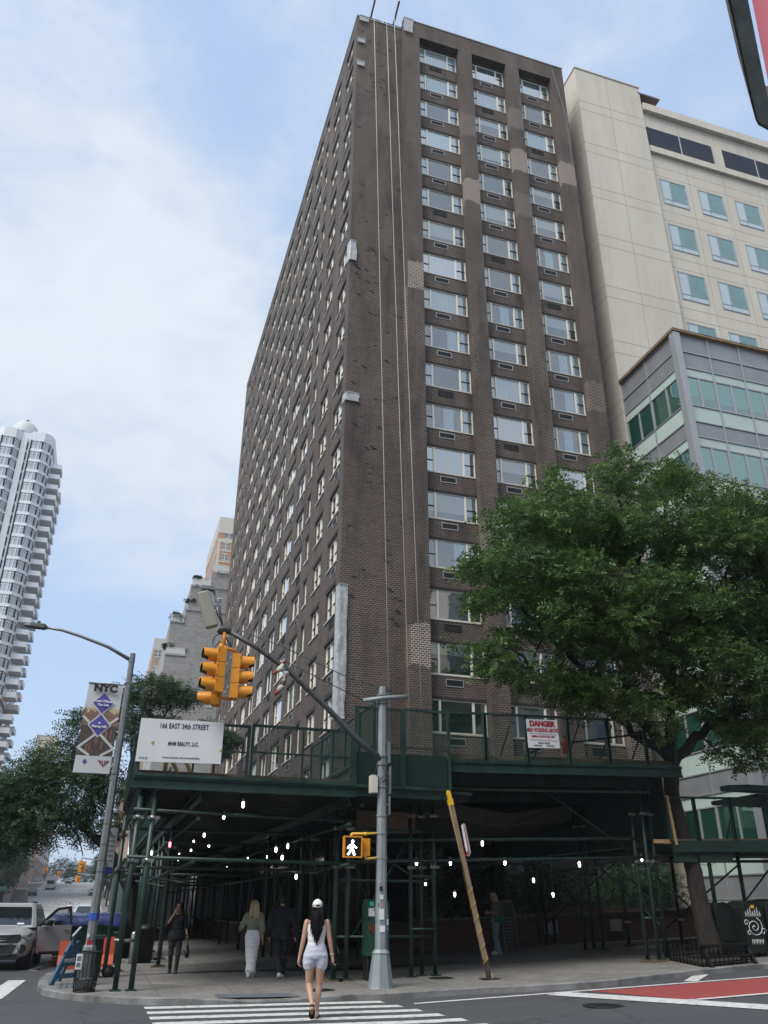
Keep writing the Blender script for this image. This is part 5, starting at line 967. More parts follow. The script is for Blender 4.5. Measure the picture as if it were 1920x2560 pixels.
for z in (4.83, 6.32):
    m = MB(); m.loft([octo(.145, z-.13), octo(.145, z-.1)], 0, True, False).loft([octo(.15, z+.06), octo(.15, z+.1)], 0, True, False).loft([octo(.128, z-.09), octo(.128, z+.06)], 0, True, False); m.build('clamp', POLED, SP)
m = MB(); m.tube([(5.73, 19.62, 6.23), (6.24, 19.5, 6.31), (6.9, 19.62, 6.42)], .055, 10); m.build('cross_bar', POLE, SP)
m = MB(); m.tube([(6.2, 19.58, 4.83), (5.6, 19.6, 5.27), (4.8, 19.62, 6.0), (3.8, 19.62, 6.83), (3.0, 19.62, 7.32), (2.25, 19.62, 7.68)], [.075, .072, .068, .062, .06, .058], 10); m.tube([(2.3, 19.62, 7.66), (2.12, 19.62, 7.72), (2.06, 19.62, 7.6)], [.075, .09, .085], 10); m.build('mast_arm', MAST, SP)
m = MB(); m.tube([(2.2, 19.62, 7.82), (3.6, 19.62, 7.42), (5.22, 19.62, 6.82), (6.85, 19.6, 6.42)], .012, 5).tube([(2.9, 19.62, 7.38), (4.2, 19.62, 6.85), (5.73, 19.62, 6.24)], .012, 5); m.build('guy_wire', MAST, SP)
m = MB(); m.tube([(2.1, 19.6, 7.62), (1.95, 19.6, 7.5), (1.9, 19.6, 7.32), (1.98, 19.6, 7.24), (2.08, 19.6, 7.4)], .012, 5).tube([(2.15, 19.6, 7.6), (2.28, 19.58, 7.4), (2.36, 19.58, 7.28)], .02, 5).tube([(6.1, 19.5, 4.7), (6.0, 19.48, 4.5), (6.15, 19.48, 4.36), (6.3, 19.48, 4.5), (6.2, 19.48, 4.65)], .012, 5).tube([(6.28, 19.48, 4.6), (6.36, 19.47, 4.42), (6.2, 19.47, 4.28)], .012, 5); m.build('cable', WIREM, SP)
m = MB(); m.box(5.94, 6.09, 19.48, 19.72, 4.05, 4.45); m.bar((6.09, 19.6, 4.25), (6.15, 19.6, 4.25), .05, .05); m.build('control_box', mat('box_cream', (.55, .53, .45), .5, var=.1, vs=3), SP)
m = MB(); m.box(6.385, 6.40, 19.40, 19.8, 4.03, 4.66).box(6.385, 6.40, 19.45, 19.75, 3.56, 3.99).box(6.34, 6.42, 19.52, 19.60, 4.75, 5.25); m.bar((6.35, 19.6, 4.4), (6.39, 19.6, 4.4), .05, .05).bar((6.34, 19.6, 3.8), (6.39, 19.6, 3.8), .05, .05); m.build('sign_plate', POLED, SP)
m = MB(); zz = 0
for x, z, w, h, k in ((6.13, 2.1, .05, .05, 1), (6.16, 1.93, .07, .1, 2), (6.17, 1.76, .08, .09, 0), (6.15, 1.35, .12, .22, 0), (6.17, 1.1, .12, .13, 0), (6.12, 1.62, .03, .06, 3)): m.box(x, x+w, 19.486-.0, 19.492, z, z+h, k)
m.build('sticker', [WHB, mat('sticker_pale', (.45, .48, .5), .6), BLACK, REDI], SP)
# traffic signal heads
TL = thing('traffic_light', 'yellow traffic light cluster hanging from the mast arm tip, heads facing left and right', 'traffic light', (2.25, 19.62, 7.6))
def head(cx, cy, zt, ang, par):
    d = Vector((math.cos(ang), math.sin(ang), 0)); s = Vector((-d.y, d.x, 0)); c = Vector((cx, cy, 0)); m = MB()
    for k in range(3):
        z0 = zt-.36*(k+1); b = [c+d*a+s*e for a, e in ((-.1, -.17), (.1, -.17), (.1, .17), (-.1, .17))]
        m.loft([[Vector((p.x, p.y, z0+.006)) for p in b], [Vector((p.x, p.y, z0+.354)) for p in b]], 0, True, False)
        for e in (-.172, .172): q = c+d*.09+s*e; m.box(q.x-.015, q.x+.015, q.y-.015, q.y+.015, z0+.05, z0+.08).box(q.x-.015, q.x+.015, q.y-.015, q.y+.015, z0+.28, z0+.31)
    o = m.build('housing', YEL, par)
    for k in range(3):
        zc = zt-.36*k-.18; a = c+d*.1+Vector((0, 0, zc)); ln_ = .33; m = MB(); n = 18; outr = []; 
        ra = [[a+d*(ln_ if j else 0)*(1 if math.sin(t) > -.5 else .62)+(s*math.cos(t)+Vector((0, 0, 1))*math.sin(t))*.152 for t in [2*math.pi*i/n for i in range(n)]] for j in (0, 1)]
        rb = [[p-(p-(a+d*((p-a).dot(d)))).normalized()*.008 for p in r] for r in ra]
        m.loft(ra, 0, False); m.loft(rb, 1, False)
        for i in range(n): m.face([ra[1][i], ra[1][(i+1) % n], rb[1][(i+1) % n], rb[1][i]], 0)
        m.build('visor', [YEL, VISIN], par)
        m = MB(); m.face([a+d*.012+(s*math.cos(t)+Vector((0, 0, 1))*math.sin(t))*.14 for t in [2*math.pi*i/n for i in range(n)]]); m.build('lens', LENS, par)
    return o
head(2.12, 19.55, 7.2, math.pi+.12, TL); head(2.52, 19.62, 7.1, -.12, TL); head(2.16, 20.0, 7.0, math.radians(165), TL)
m = MB(); m.tube([(2.16, 19.6, 7.62), (2.18, 19.6, 7.28)], .05, 8).tube([(2.12, 19.57, 7.27), (2.3, 19.6, 7.22), (2.52, 19.62, 7.18)], .04, 8).tube([(2.14, 19.6, 6.08), (2.3, 19.7, 6.04), (2.5, 19.62, 6.02)], .035, 8).tube([(2.18, 19.6, 7.24), (2.17, 20, 7.05)], .035, 8).tube([(2.12, 19.57, 7.2), (2.12, 19.57, 7.32)], [.07, .05], 8); m.build('bracket', YEL, TL)
AB = thing('antenna_box', 'long beige equipment box tilted on a bracket at the mast arm tip', 'equipment box', (1.75, 19.6, 8.1))
def tilted(mb, c, L_, w, d_, tilt, m=0, r=.03):
    ax = Vector((math.sin(tilt), 0, -math.cos(tilt))); sx = Vector((math.cos(tilt), 0, math.sin(tilt))); y = Vector((0, 1, 0)); c = Vector(c); secs = []
    for t, k in ((-.5, .8), (-.47, 1), (.47, 1), (.5, .85)):
        secs.append([c+ax*L_*t+sx*(u*w*k)+y*(v*d_*k) for u, v in ((-.5, -.38), (-.38, -.5), (.38, -.5), (.5, -.38), (.5, .38), (.38, .5), (-.38, .5), (-.5, .38))])
    mb.loft(secs, m, True, False)
m = MB(); tilted(m, (1.70, 19.55, 8.14), .92, .30, .22, R(20)); m.build('case', mat('beige_plastic', (.31, .30, .25), .5, var=.06, vs=3), AB)
m = MB(); m.tube([(2.12, 19.62, 7.74), (1.98, 19.62, 8.25), (1.78, 19.62, 8.75)], .028, 8); m.box(1.5, 1.82, 19.5, 19.68, 8.66, 8.74); m.build('bracket', POLED, AB)
m = MB(); m.tube([(2.1, 19.55, 7.8), (1.96, 19.5, 8.0), (1.92, 19.52, 8.14), (1.86, 19.52, 8.2)], .014, 5); m.build('cable', WIREM, AB)
SHO = thing('hanging_sneakers', 'pairs of red and white sneakers hung by laces over the mast arm', 'sneakers', (3.65, 19.6, 6.75)); SW = mat('sneaker_cream', (.52, .50, .42), .8); SR = mat('sneaker_red', (.30, .03, .03), .7); SBk = mat('sneaker_black', (.015, .015, .015), .7)
def shoe(c, d, par, up=(0, -.2, 1)):
    c, d = Vector(c), Vector(d).normalized(); u = Vector(up); u = (u-d*u.dot(d)).normalized(); s = d.cross(u); secs = []
    for t, w, h, z in ((-.14, .03, .04, .0), (-.12, .04, .10, .0), (-.04, .042, .11, 0), (.04, .045, .07, 0), (.11, .045, .05, 0), (.15, .03, .03, 0)):
        secs.append([c+d*t+s*(w*math.cos(a))+u*(max(-.012, h*math.sin(a)*.9)) for a in [2*math.pi*k/10 for k in range(10)]])
    m = MB(); m.loft(secs[:4], 0); m.loft(secs[3:], 1); m.loft([[p-u*.0 for p in r] for r in [[c+d*t+s*(w*math.cos(a))+u*(-.02+.012*math.sin(a)) for a in [2*math.pi*k/10 for k in range(10)]] for t, w in ((-.15, .03), (-.1, .045), (.1, .048), (.16, .03))]], 2); m.build('sneaker', [SW, SR, SBk], par)
shoe((3.55, 19.55, 6.77), (-.55, -.1, -.35), SHO); shoe((3.60, 19.55, 6.30), (-.55, -.1, -.6), SHO); shoe((3.66, 19.58, 6.92), (.2, -.1, .8), SHO); shoe((3.72, 19.6, 6.62), (-.1, -.2, -.9), SHO)
m = MB(); m.tube([(3.7, 19.56, 6.9), (3.66, 19.56, 6.6), (3.62, 19.56, 6.36)], .01, 5).tube([(3.72, 19.58, 6.88), (3.74, 19.57, 6.7), (3.6, 19.57, 6.8)], .01, 5); m.ball((3.75, 19.55, 6.72), .07, 8).ball((3.70, 19.55, 6.55), .05, 8); m.build('laces', mat('lace_grey', (.3, .3, .29), .8), SHO)
# pedestrian signal
PS = thing('pedestrian_signal', 'yellow pedestrian signal showing a lit white walking man, on the corner pole', 'pedestrian signal', (5.6, 19.6, 2.6))
m = MB(); x0, x1, z0, z1 = 5.28, 5.72, 2.61, 3.07; yf = 19.42
m.box(x0, x1, yf, yf+.06, z0, z0+.03).box(x0, x1, yf, yf+.06, z1-.03, z1).box(x0, x0+.03, yf, yf+.06, z0+.03, z1-.03).box(x1-.03, x1, yf, yf+.06, z0+.03, z1-.03); m.box(x0+.01, x1, yf+.061, yf+.16, z0+.01, z1-.01); m.box(x1-.12, 5.95, yf+.161, yf+.36, z0+.05, z1-.03); m.build('housing', YEL, PS)
m = MB(); m.face([(x0+.03, yf+.03, z0+.03), (x1-.03, yf+.03, z0+.03), (x1-.03, yf+.03, z1-.03), (x0+.03, yf+.03, z1-.03)])
for k in range(14): z = z0+.04+k*.028; m.box(x0+.03, x1-.03, yf+.018, yf+.028, z, z+.004)
m.build('display', mat('display_black', (.02, .021, .025), .4), PS)
WM = mat('walking_man_lit', (1, 1, 1), .4, emit=(1, 1, 1), es=3.2); m = MB(); ox, oz = 5.335, 2.67; k = .36
f2 = lambda u, v, d: (ox+u*k, yf+.008+d, oz+v*k)
for poly in ([(.30, .62), (.42, .66), (.50, .58), (.47, .34), (.34, .30), (.26, .36)], [(.24, .60), (.32, .62), (.20, .46), (.12, .34), (.06, .38), (.12, .50)], [(.44, .64), (.50, .60), (.58, .52), (.72, .44), (.68, .38), (.52, .44), (.42, .52)], [(.26, .36), (.40, .33), (.30, .14), (.16, -.02), (.06, .02), (.20, .18)], [(.36, .34), (.48, .34), (.56, .16), (.60, -.02), (.48, -.02), (.44, .14)]): m.prism(poly, f2, -.001, .002)
m.prism([(.42+.085*math.cos(t), .79+.095*math.sin(t)) for t in [2*math.pi*i/14 for i in range(14)]], f2, -.001, .002); m.build('walking_man', WM, PS)
m = MB(); m.tube([(5.5, 19.6, 3.13), (5.9, 19.6, 3.14), (6.18, 19.6, 3.16)], .028, 8).tube([(5.5, 19.6, 3.13), (5.5, 19.6, 3.05)], .03, 8).tube([(5.85, 19.6, 2.6), (6.18, 19.6, 2.63)], .028, 8).tube([(5.82, 19.6, 2.72), (5.86, 19.6, 2.6)], .03, 8).tube([(5.8, 19.6, 3.13), (5.88, 19.6, 3.14)], .04, 8); m.build('bracket', mat('bracket_yellow', (.62, .40, .06), .45), PS)
# leaning timber post
WP = thing('timber_post', 'leaning timber post with yellow tip and wrapped cord, right of the signal pole', 'post', (8.98, 19.9, .1))
b0, t0 = Vector((8.98, 19.9, .06)), Vector((8.12, 19.9, 3.92)); m = MB(); m.bar(b0+(t0-b0)*.12, t0, .11, .085); m.build('post', mat('rough_pine', (.28, .205, .125), .85, col2=(.19, .135, .085), vs=4, stretch=(2, 2, .6)), WP)
m = MB(); m.bar(b0, b0+(t0-b0)*.119, .11, .085); m.build('post_foot', mat('dark_foot_timber', (.055, .042, .032), .8), WP)  # foot of the post in a darker brown
m = MB(); d = (t0-b0).normalized(); m.bar(t0-d*.03, t0+d*.1, .125, .1); m.prism([(-.04, .1), (.05, .1), (.05, .30), (-.01, .32), (-.05, .24)], lambda u, v, e: tuple(t0+d*v+Vector((u, e, 0))), -.04, .04); m.build('yellow_tip', YELB, WP)
pts = []
for i in range(90): t = .06+.5*i/90; a = i*.46; pts.append(b0+(t0-b0)*t+Vector((math.cos(a)*.075, math.sin(a)*.065, 0)))
pts = [(9.1, 19.8, .12), (8.85, 19.75, .11), (8.98, 19.78, .15)]+pts+[b0+(t0-b0)*.7+Vector((-.06, -.03, 0)), t0+Vector((-.065, -.03, 0))]
m = MB(); m.tube(pts, .007, 5); m.build('cord', mat('yellow_cord', (.50, .34, .06), .7), WP); m = MB(); m.tube([b0+(t0-b0)*.55+Vector((.065, -.04, 0)), t0+Vector((.06, -.03, -.05))], .008, 5).tube([b0+(t0-b0)*.5+Vector((-.07, -.04, 0)), t0+Vector((-.07, -.03, -.1))], .008, 5); m.build('cable', WIREM, WP)
m = MB(); m.box(8.76, 9.16, 19.72, 20.05, gz(9, 20)+.002, gz(9, 20)+.02); m.build('foot_plate', BLACK, WP)
PSN = thing('notice_sign', 'small red and white sign seen edge on, nailed to the leaning timber post', 'sign', (8.44, 19.86, 3.1)); m = MB(); m.prism([(8.36, 3.42), (8.42, 3.46), (8.55, 2.82), (8.50, 2.72), (8.44, 2.95)], lambda u, v, e: (u+(e+.02)*1.2, 19.84+e*1.0, v), -.04, .02, 0); m.build('board', WHB, PSN); m = MB(); m.prism([(8.437, 3.44), (8.452, 3.44), (8.57, 2.84), (8.51, 2.72), (8.47, 2.74), (8.54, 2.86)], lambda u, v, e: (u-.048, 19.79+e, v), 0, .005); m.build('red_border', mat('sign_red', (.42, .03, .02), .6), PSN)
# lamp pole with banner
LP = thing('street_lamp', 'tall grey street lamp with curved arm and LED head, beside the wire litter bin', 'street lamp', (.09, 22, 0)); c = (.09, 22)
m = MB(); m.loft([octo(.115, .0, c), octo(.105, 3, c), octo(.075, 7.55, (.12, 22))], 0, True, False); m.build('shaft', POLED, LP); m = MB(); m.loft([octo(.22, 0, c), octo(.2, .35, c), octo(.15, .75, c), octo(.12, .8, c)], 0, True, False); m.build('base', POLED, LP)
m = MB(); m.tube([(.11, 22, 7.36), (-.52, 22, 7.67), (-1.25, 22, 7.89), (-1.72, 22, 8.0), (-2.12, 22, 8.03)], [.05, .045, .04, .036, .034], 8); m.loft([octo(.085, 7.3, (.115, 22)), octo(.085, 7.42, (.115, 22))], 0, True, False); m.build('arm', POLED, LP)
m = MB(); m.loft([[(-2.08, 22+y, 8.03+z) for y, z in ((-.05, -.04), (.05, -.04), (.05, .04), (-.05, .04))], [(-2.15, 22+y, 8.04+z) for y, z in ((-.13, -.05), (.13, -.05), (.11, .06), (-.11, .06))], [(-2.5, 22+y, 8.04+z) for y, z in ((-.14, -.03), (.14, -.03), (.12, .05), (-.12, .05))], [(-2.62, 22+y, 8.04+z) for y, z in ((-.08, -.01), (.08, -.01), (.07, .02), (-.07, .02))]], 0, True, False); m.tube([(-2.3, 22, 8.08), (-2.3, 22, 8.18)], .045, 8); m.build('lamp_head', MAST, LP)
for z, mt, nm in ((1.37, mat('blue_tape', (.03, .08, .42), .5), 'tape'),): m = MB(); m.loft([octo(.122, z-.07, c), octo(.122, z+.07, c)], 0, False, False); m.build(nm, mt, LP)
m = MB()
for z in (2.3, 2.55, 2.9, 3.35, 4.5, 6.75): m.loft([octo(.117-.004*z, z-.012, c), octo(.117-.004*z, z+.012, c)], 0, False, False)
m.build('strap', MAST, LP); m = MB(); m.box(.02, .12, 21.885, 21.89, .78, .9, 0).box(.0, .05, 21.88, 21.885, .95, 1.02, 1); m.build('sticker', [REDI, WHB], LP)
SGN = thing('bus_stop_sign', 'narrow grey bus stop panel with a blue route strip behind the lamp pole', 'sign', (.25, 22.3, 2.3)); m = MB(); m.box(.13, .36, 22.3, 22.33, 2.42, 3.3, 0).box(.13, .36, 22.295, 22.335, 2.28, 2.42, 1); m.build('panel', [mat('sign_grey', (.3, .31, .33), .5), mat('sign_blue', (.02, .03, .2), .5)], SGN); m = MB()
for k in range(6): m.box(.17, .32, 22.294, 22.3, 2.55+.11*k, 2.58+.11*k, 0)
m.build('lettering_lines', GREYI, SGN); m = MB(); m.bar((.1, 22.1, 3.2), (.2, 22.3, 3.2), .03, .03).bar((.1, 22.1, 2.5), (.2, 22.3, 2.5), .03, .03); m.build('bracket', POLED, SGN)
BN = thing('street_banner', 'tall NYC street banner with purple diamonds hanging on the lamp pole', 'banner', (-.45, 21.95, 4.5))
def bp(u, v, e=0): z = 4.5+v*2.19; xl = -.885+.05*v; xr = -.035+.035*v; return (xl+(xr-xl)*u, 21.95-e+.02*math.sin(v*7+u*2), z-.0*u)
def bface(mb, poly, e, mi):
    mb.face([bp(u, v, e) for u, v in poly], mi)
BM = [mat('banner_white', (.52, .54, .56), .6), mat('banner_orange_sky', (.52, .36, .12), .6, col2=(.45, .42, .36), vs=3), mat('banner_city_brown', (.045, .032, .03), .7, col2=(.10, .075, .065), vs=14), mat('banner_purple', (.085, .06, .32), .6), mat('banner_dark_red', (.16, .015, .03), .6), mat('banner_city_pink', (.28, .165, .12), .7, col2=(.16, .09, .07), vs=16)]
m = MB()
for i in range(4):
    for j in range(16): bface(m, [(i/4, j/16), ((i+1)/4, j/16), ((i+1)/4, (j+1)/16), (i/4, (j+1)/16)], 0, 0)
m.build('cloth', BM[0], BN, merge=True)
m = MB()
def band(v0, v1, mi, e):
    for i in range(4):
        for j in range(6): a, b = v0+(v1-v0)*j/6, v0+(v1-v0)*(j+1)/6; bface(m, [(i/4, a), ((i+1)/4, a), ((i+1)/4, b), (i/4, b)], e, mi)
band(.63, .72, 1, .006); band(.52, .63, 5, .006); band(.19, .52, 2, .006)
rb = random.Random(2)
for k in range(24): u = k/24; h = .03+rb.random()*.05; bface(m, [(u, .62), (u+.036, .62), (u+.036, .625+h), (u, .625+h)], .010, 5)
for k in range(14): u = rb.random()*.95; v = .22+rb.random()*.2; bface(m, [(u, v), (u+.04, v), (u+.04, v+.09), (u, v+.09)], .010, 5)
m.build('skyline_print', BM, BN)
m = MB()
def dia(u, v, w, h, e, mi): bface(m, [(u-w, v), (u, v-h), (u+w, v), (u, v+h)], e, mi)
for a, b in (((.0, .62), (1, .27)), ((1, .62), (0, .27)), ((.02, .27), (.35, .19)), ((1, .27), (.66, .19))):
    d = Vector((b[0]-a[0], (b[1]-a[1])*2.6)).normalized(); nx_, ny_ = -d.y*.035, d.x*.035/2.6
    for i in range(8):
        p0 = (a[0]+(b[0]-a[0])*i/8, a[1]+(b[1]-a[1])*i/8); p1 = (a[0]+(b[0]-a[0])*(i+1)/8, a[1]+(b[1]-a[1])*(i+1)/8); bface(m, [(p0[0]-nx_, p0[1]-ny_), (p1[0]-nx_, p1[1]-ny_), (p1[0]+nx_, p1[1]+ny_), (p0[0]+nx_, p0[1]+ny_)], .014, 0)
dia(.5, .775, .34, .14, .016, 0); dia(.5, .775, .29, .118, .022, 3); dia(.5, .525, .34, .14, .016, 0); dia(.5, .525, .29, .118, .022, 3)
band(.0, .185, 0, .018); dia(.27, .12, .07, .03, .025, 3); bface(m, [(.62, .14), (.95, .14), (.79, .07)], .025, 4); bface(m, [(.77, .14), (.81, .14), (.79, .075)], .028, 0); bface(m, [(.70, .145), (.72, .145), (.78, .075)], .028, 0); bface(m, [(.86, .145), (.88, .145), (.80, .075)], .028, 0)
m.build('pattern_print', BM, BN)
BX = (1, 0, -.02); BZ = (.015, 0, 1)
lettering('NYC', .235, (-.415, 21.90, 6.56), BX, BZ, BLACK, BN, .016, 1.15); lettering('Love Where', .085, (-.42, 21.895, 6.24), BX, BZ, WHB, BN, .004, .9); lettering('You Live', .085, (-.42, 21.895, 6.15), BX, BZ, WHB, BN, .004, .9); lettering('in', .085, (-.44, 21.895, 5.70), BX, BZ, WHB, BN, .004, .9); lettering('Murray Hill', .085, (-.44, 21.895, 5.61), BX, BZ, WHB, BN, .004, .9)
m = MB(); m.tube([(-.86, 21.95, 6.7), (.1, 21.97, 6.7)], .014, 6).tube([(-.9, 21.95, 4.5), (.08, 21.97, 4.5)], .014, 6); m.build('rod', POLED, BN)
# wire litter bin
LB = thing('litter_bin', 'black wire mesh litter bin on the pavement at the foot of the lamp pole', 'litter bin', (.1, 20.3, 0)); cx, cy = .09, 20.35; m = MB(); rr_ = lambda z: .21+.06*z/.75
BW = mat('bin_black_steel', (.014, .015, .015), .5, .4)
for z in (.02, .22, .72): m.tube([(cx+rr_(z)*math.cos(t), cy+rr_(z)*math.sin(t), z) for t in [2*math.pi*i/24 for i in range(25)]], .014, 5, caps=False)
for k in range(20): t = 2*math.pi*k/20; m.bar((cx+rr_(0)*math.cos(t), cy+rr_(0)*math.sin(t), .01), (cx+rr_(.74)*math.cos(t), cy+rr_(.74)*math.sin(t), .74), .012, .012)
m.build('wire_basket', BW, LB)
def mesh_mat():
    q = SCR.copy(); q.name = 'black_wire_mesh'; [setattr(n.inputs[0], 'default_value', (.01, .011, .011, 1)) for n in q.node_tree.nodes if n.type == 'BSDF_DIFFUSE']; return q
m = MB(); m.loft([[(cx+(rr_(z)-.01)*math.cos(t), cy+(rr_(z)-.01)*math.sin(t), z) for t in [2*math.pi*i/20 for i in range(20)]] for z in (.02, .74)], 0, False); m.build('mesh_side', mesh_mat(), LB)
m = MB(); m.lathe([(.02, .03), (.17, .04), (.19, .18), (.12, .24), (.02, .26)], (cx, cy, 0), 12); m.build('rubbish', mat('bin_rubbish', (.22, .22, .22), .7, var=.8, vs=18), LB); m = MB(); m.box(cx-.24, cx-.12, cy-.27, cy-.262, .42, .70, 0).box(cx-.22, cx-.14, cy-.274, cy-.27, .57, .66, 1).box(cx-.22, cx-.14, cy-.274, cy-.27, .46, .54, 1); m.build('label_plate', [WHB, GREYI], LB)
# police barricade
PBR = thing('police_barricade', 'blue wooden police sawhorse barricade on the corner beside the litter bin', 'barricade', (-.38, 22.4, 0)); BLU = mat('police_blue', (.035, .095, .165), .6, var=.15, vs=5); m = MB()
for a, b in (((-.62, 22.1, .0), (-.30, 22.35, .82)), ((.0, 22.55, .0), (-.28, 22.4, .82)), ((-.5, 23.2, .0), (-.25, 22.95, .82)), ((.12, 23.3, .0), (-.2, 23.0, .82))): m.bar(a, b, .08, .1)
m.build('legs', BLU, PBR); m = MB(); m.bar((-.30, 22.2, .86), (-.16, 23.1, 1.02), .05, .2).bar((-.58, 22.12, .16), (.0, 22.5, .18), .04, .1).bar((-.44, 22.22, .5), (-.14, 22.45, .52), .03, .3); m.build('boards', BLU, PBR); m = MB(); m.bar((-.31, 22.17, .965), (-.17, 23.08, 1.13), .05, .02); m.build('top_edge', mat('worn_edge', (.35, .37, .38), .7), PBR); lettering('POLICE', .105, (-.29, 22.30, .47), (.30, .23, .02), ZD, WHB, PBR, .002, .85)
# dumpster, tarp, orange barriers
DU = thing('dumpster', 'green steel rubbish skip in the parking lane behind the barricade', 'dumpster', (-.3, 33, -.12)); DG = mat('dumpster_green', (.018, .085, .035), .5, var=.3, vs=2); m = MB(); m.loft([[(-1.0, 32.2, .05), (1.0, 32.2, .05), (1.0, 36.5, .05), (-1.0, 36.5, .05)], [(-1.1, 31.9, 1.2), (1.1, 31.9, 1.2), (1.1, 36.8, 1.2), (-1.1, 36.8, 1.2)]], 0, True, False); m.box(-1.17, 1.12, 31.82, 31.9, 1.05, 1.2); m.build('hopper', DG, DU)
m = MB()
for x in (-.95, -.3, .35, .95): m.bar((x, 32.14, .1), (x*1.05, 31.86, 1.05), .1, .06)
m.build('rib', DG, DU); lettering('FREEDUM', .1, (-.1, 31.81, 1.12), (1, 0, 0), ZD, WHB, DU, .001, .9) if False else None
m = MB(); m.box(-1.0, 1.0, 32, 36.5, -.12, .04); m.build('skid', BLACK, DU)
TP = mat('blue_tarp', (.010, .022, .11), .35, var=.35, vs=3, bump=.8, bs=3); m = MB(); rt = random.Random(4); G_ = [[(-1.2+2.4*i/9, 31.8+5*j/8, 1.30+rt.uniform(-.04, .07)) for i in range(10)] for j in range(9)]; fr_ = [(-1.2+2.4*i/9, 31.78+rt.uniform(-.03, .02), 1.05+rt.uniform(-.1, .1)) for i in range(10)]
for j in range(8):
    for i in range(9): m.face([G_[j][i], G_[j][i+1], G_[j+1][i+1], G_[j+1][i]], 0, True)
for i in range(9): m.face([fr_[i], fr_[i+1], G_[0][i+1], G_[0][i]], 0, True)
for j in range(8): m.face([(-1.22, G_[j][0][1], 1.12), G_[j][0], G_[j+1][0], (-1.22, G_[j+1][0][1], 1.12)], 0, True)
tag(m.build('tarpaulin', TP, None, (0, 33, 1.3), merge=True), 'crumpled blue tarpaulin spread over the green rubbish skip', 'tarpaulin')
ORG = mat('barrier_orange', (.46, .075, .03), .5, var=.12, vs=3)
def barrier(x0, x1, y, lab, h=.62):
    m = MB(); P = lambda u, v, e: (x0+e, y+u, v-.12); m.prism([(-.28, 0), (.28, 0), (.28, .12), (.12, .36), (.08, h+.12), (-.08, h+.12), (-.12, .36), (-.28, .12)], P, 0, x1-x0); o = tag(m.build('barrier', ORG, None, (x0, y, -.12)), lab, 'barrier', 'orange plastic barriers by the skip')
barrier(-.74, -.25, 29.6, 'orange plastic barrier between the barricade and the green skip'); barrier(.5, .85, 29.8, 'orange plastic barrier behind the litter bin and shed legs', .72)
m = MB(); m.box(-1.05, -.6, 30.6, 31, -.12, .06).box(-.95, -.7, 30.5, 31.1, .06, .16); tag(m.build('timber_blocks', WOOD, None, (-.8, 30.8, -.12)), 'stack of old timber blocks under the end of the green skip', 'timber')
m = MB(); m.lathe([(.085, 0), (.085, .82), (.07, .86), (.01, .88)], (1.38, 29.45, 0), 16); tag(m.build('bollard', mat('bollard_steel', (.42, .42, .41), .35, .7), None, (1.38, 29.45, 0)), 'short silver steel bollard under the front corner of the shed', 'bollard')
m = MB(); m.lathe([(.26, 0), (.3, .9), (.32, .92), (.3, 1.0), (.2, 1.05), (.01, 1.06)], (1.75, 29.9, 0), 16); tag(m.build('waste_bin', BW, None, (1.75, 29.9, 0)), 'dark round waste bin behind the silver bollard', 'waste bin')
m = MB(); m.box(.02, .42, 24.0, 24.5, 0, .85); m.bar((.0, 24, .9), (.44, 24, .9), .55, .06); tag(m.build('waste_bin', mat('dark_green_plastic', (.008, .022, .016), .5), None, (.2, 24.2, 0)), 'dark green wheeled bin behind the lamp pole and shed legs', 'waste bin')
m = MB(); m.ball((.62, 24.2, .12), .16, 10, 0, (1, 1, .9)); tag(m.build('rubbish_bag', BLACK, None, (.62, 24.2, 0)), 'small black rubbish bag beside the timber block under the shed', 'bag')
# green cabinet with stickers behind the pole
GC = thing('post_box', 'green steel relay mailbox covered in stickers and graffiti behind the signal pole', 'mailbox', (6.7, 21.4, 1)); m = MB(); m.box(6.42, 7.0, 21.35, 21.75, .55, 1.66); m.loft([[(6.42, 21.35+.4*k/6, 1.66+.12*math.sin(math.pi*k/6)) for k in range(7)], [(7.0, 21.35+.4*k/6, 1.66+.12*math.sin(math.pi*k/6)) for k in range(7)]], 0, True, False); m.build('body', mat('mailbox_green', (.010, .065, .042), .5, var=.2, vs=5), GC)
m = MB()
for x in (6.45, 6.93): m.box(x, x+.05, 21.4, 21.45, 0, .55).box(x, x+.05, 21.65, 21.7, 0, .55)
m.build('leg', BLACK, GC); m = MB()
for x, z, w, h, k in ((6.47, 1.4, .16, .18, 0), (6.5, 1.62, .1, .1, 1), (6.82, 1.45, .12, .2, 2), (6.9, 1.2, .08, .14, 0), (6.45, 1.3, .06, .08, 3), (6.6, 1.52, .07, .08, 2)): m.box(x, x+w, 21.342, 21.349, z, z+h, k)
m.build('sticker', [WHB, mat('sticker_teal', (.05, .4, .38), .5), mat('sticker_cream', (.5, .5, .35), .5), BLACK], GC); m = MB()
for (px, pz) in ((6.50, 1.05), (6.56, 1.0), (6.62, 1.06)): m.tube([(px, 21.34, pz), (px+.03, 21.34, pz+.22), (px+.05, 21.34, pz+.02), (px-.02, 21.34, pz+.12)], .01, 4)
m.build('graffiti', mat('graffiti_orange', (.35, .07, .02), .6), GC); m = MB()
for z in (1.1, 1.25, 1.4): m.tube([(6.84, 21.34, z), (6.92, 21.34, z+.1), (6.97, 21.34, z), (6.86, 21.34, z+.04), (6.95, 21.34, z+.12)], .008, 4)
m.build('graffiti', WHB, GC)
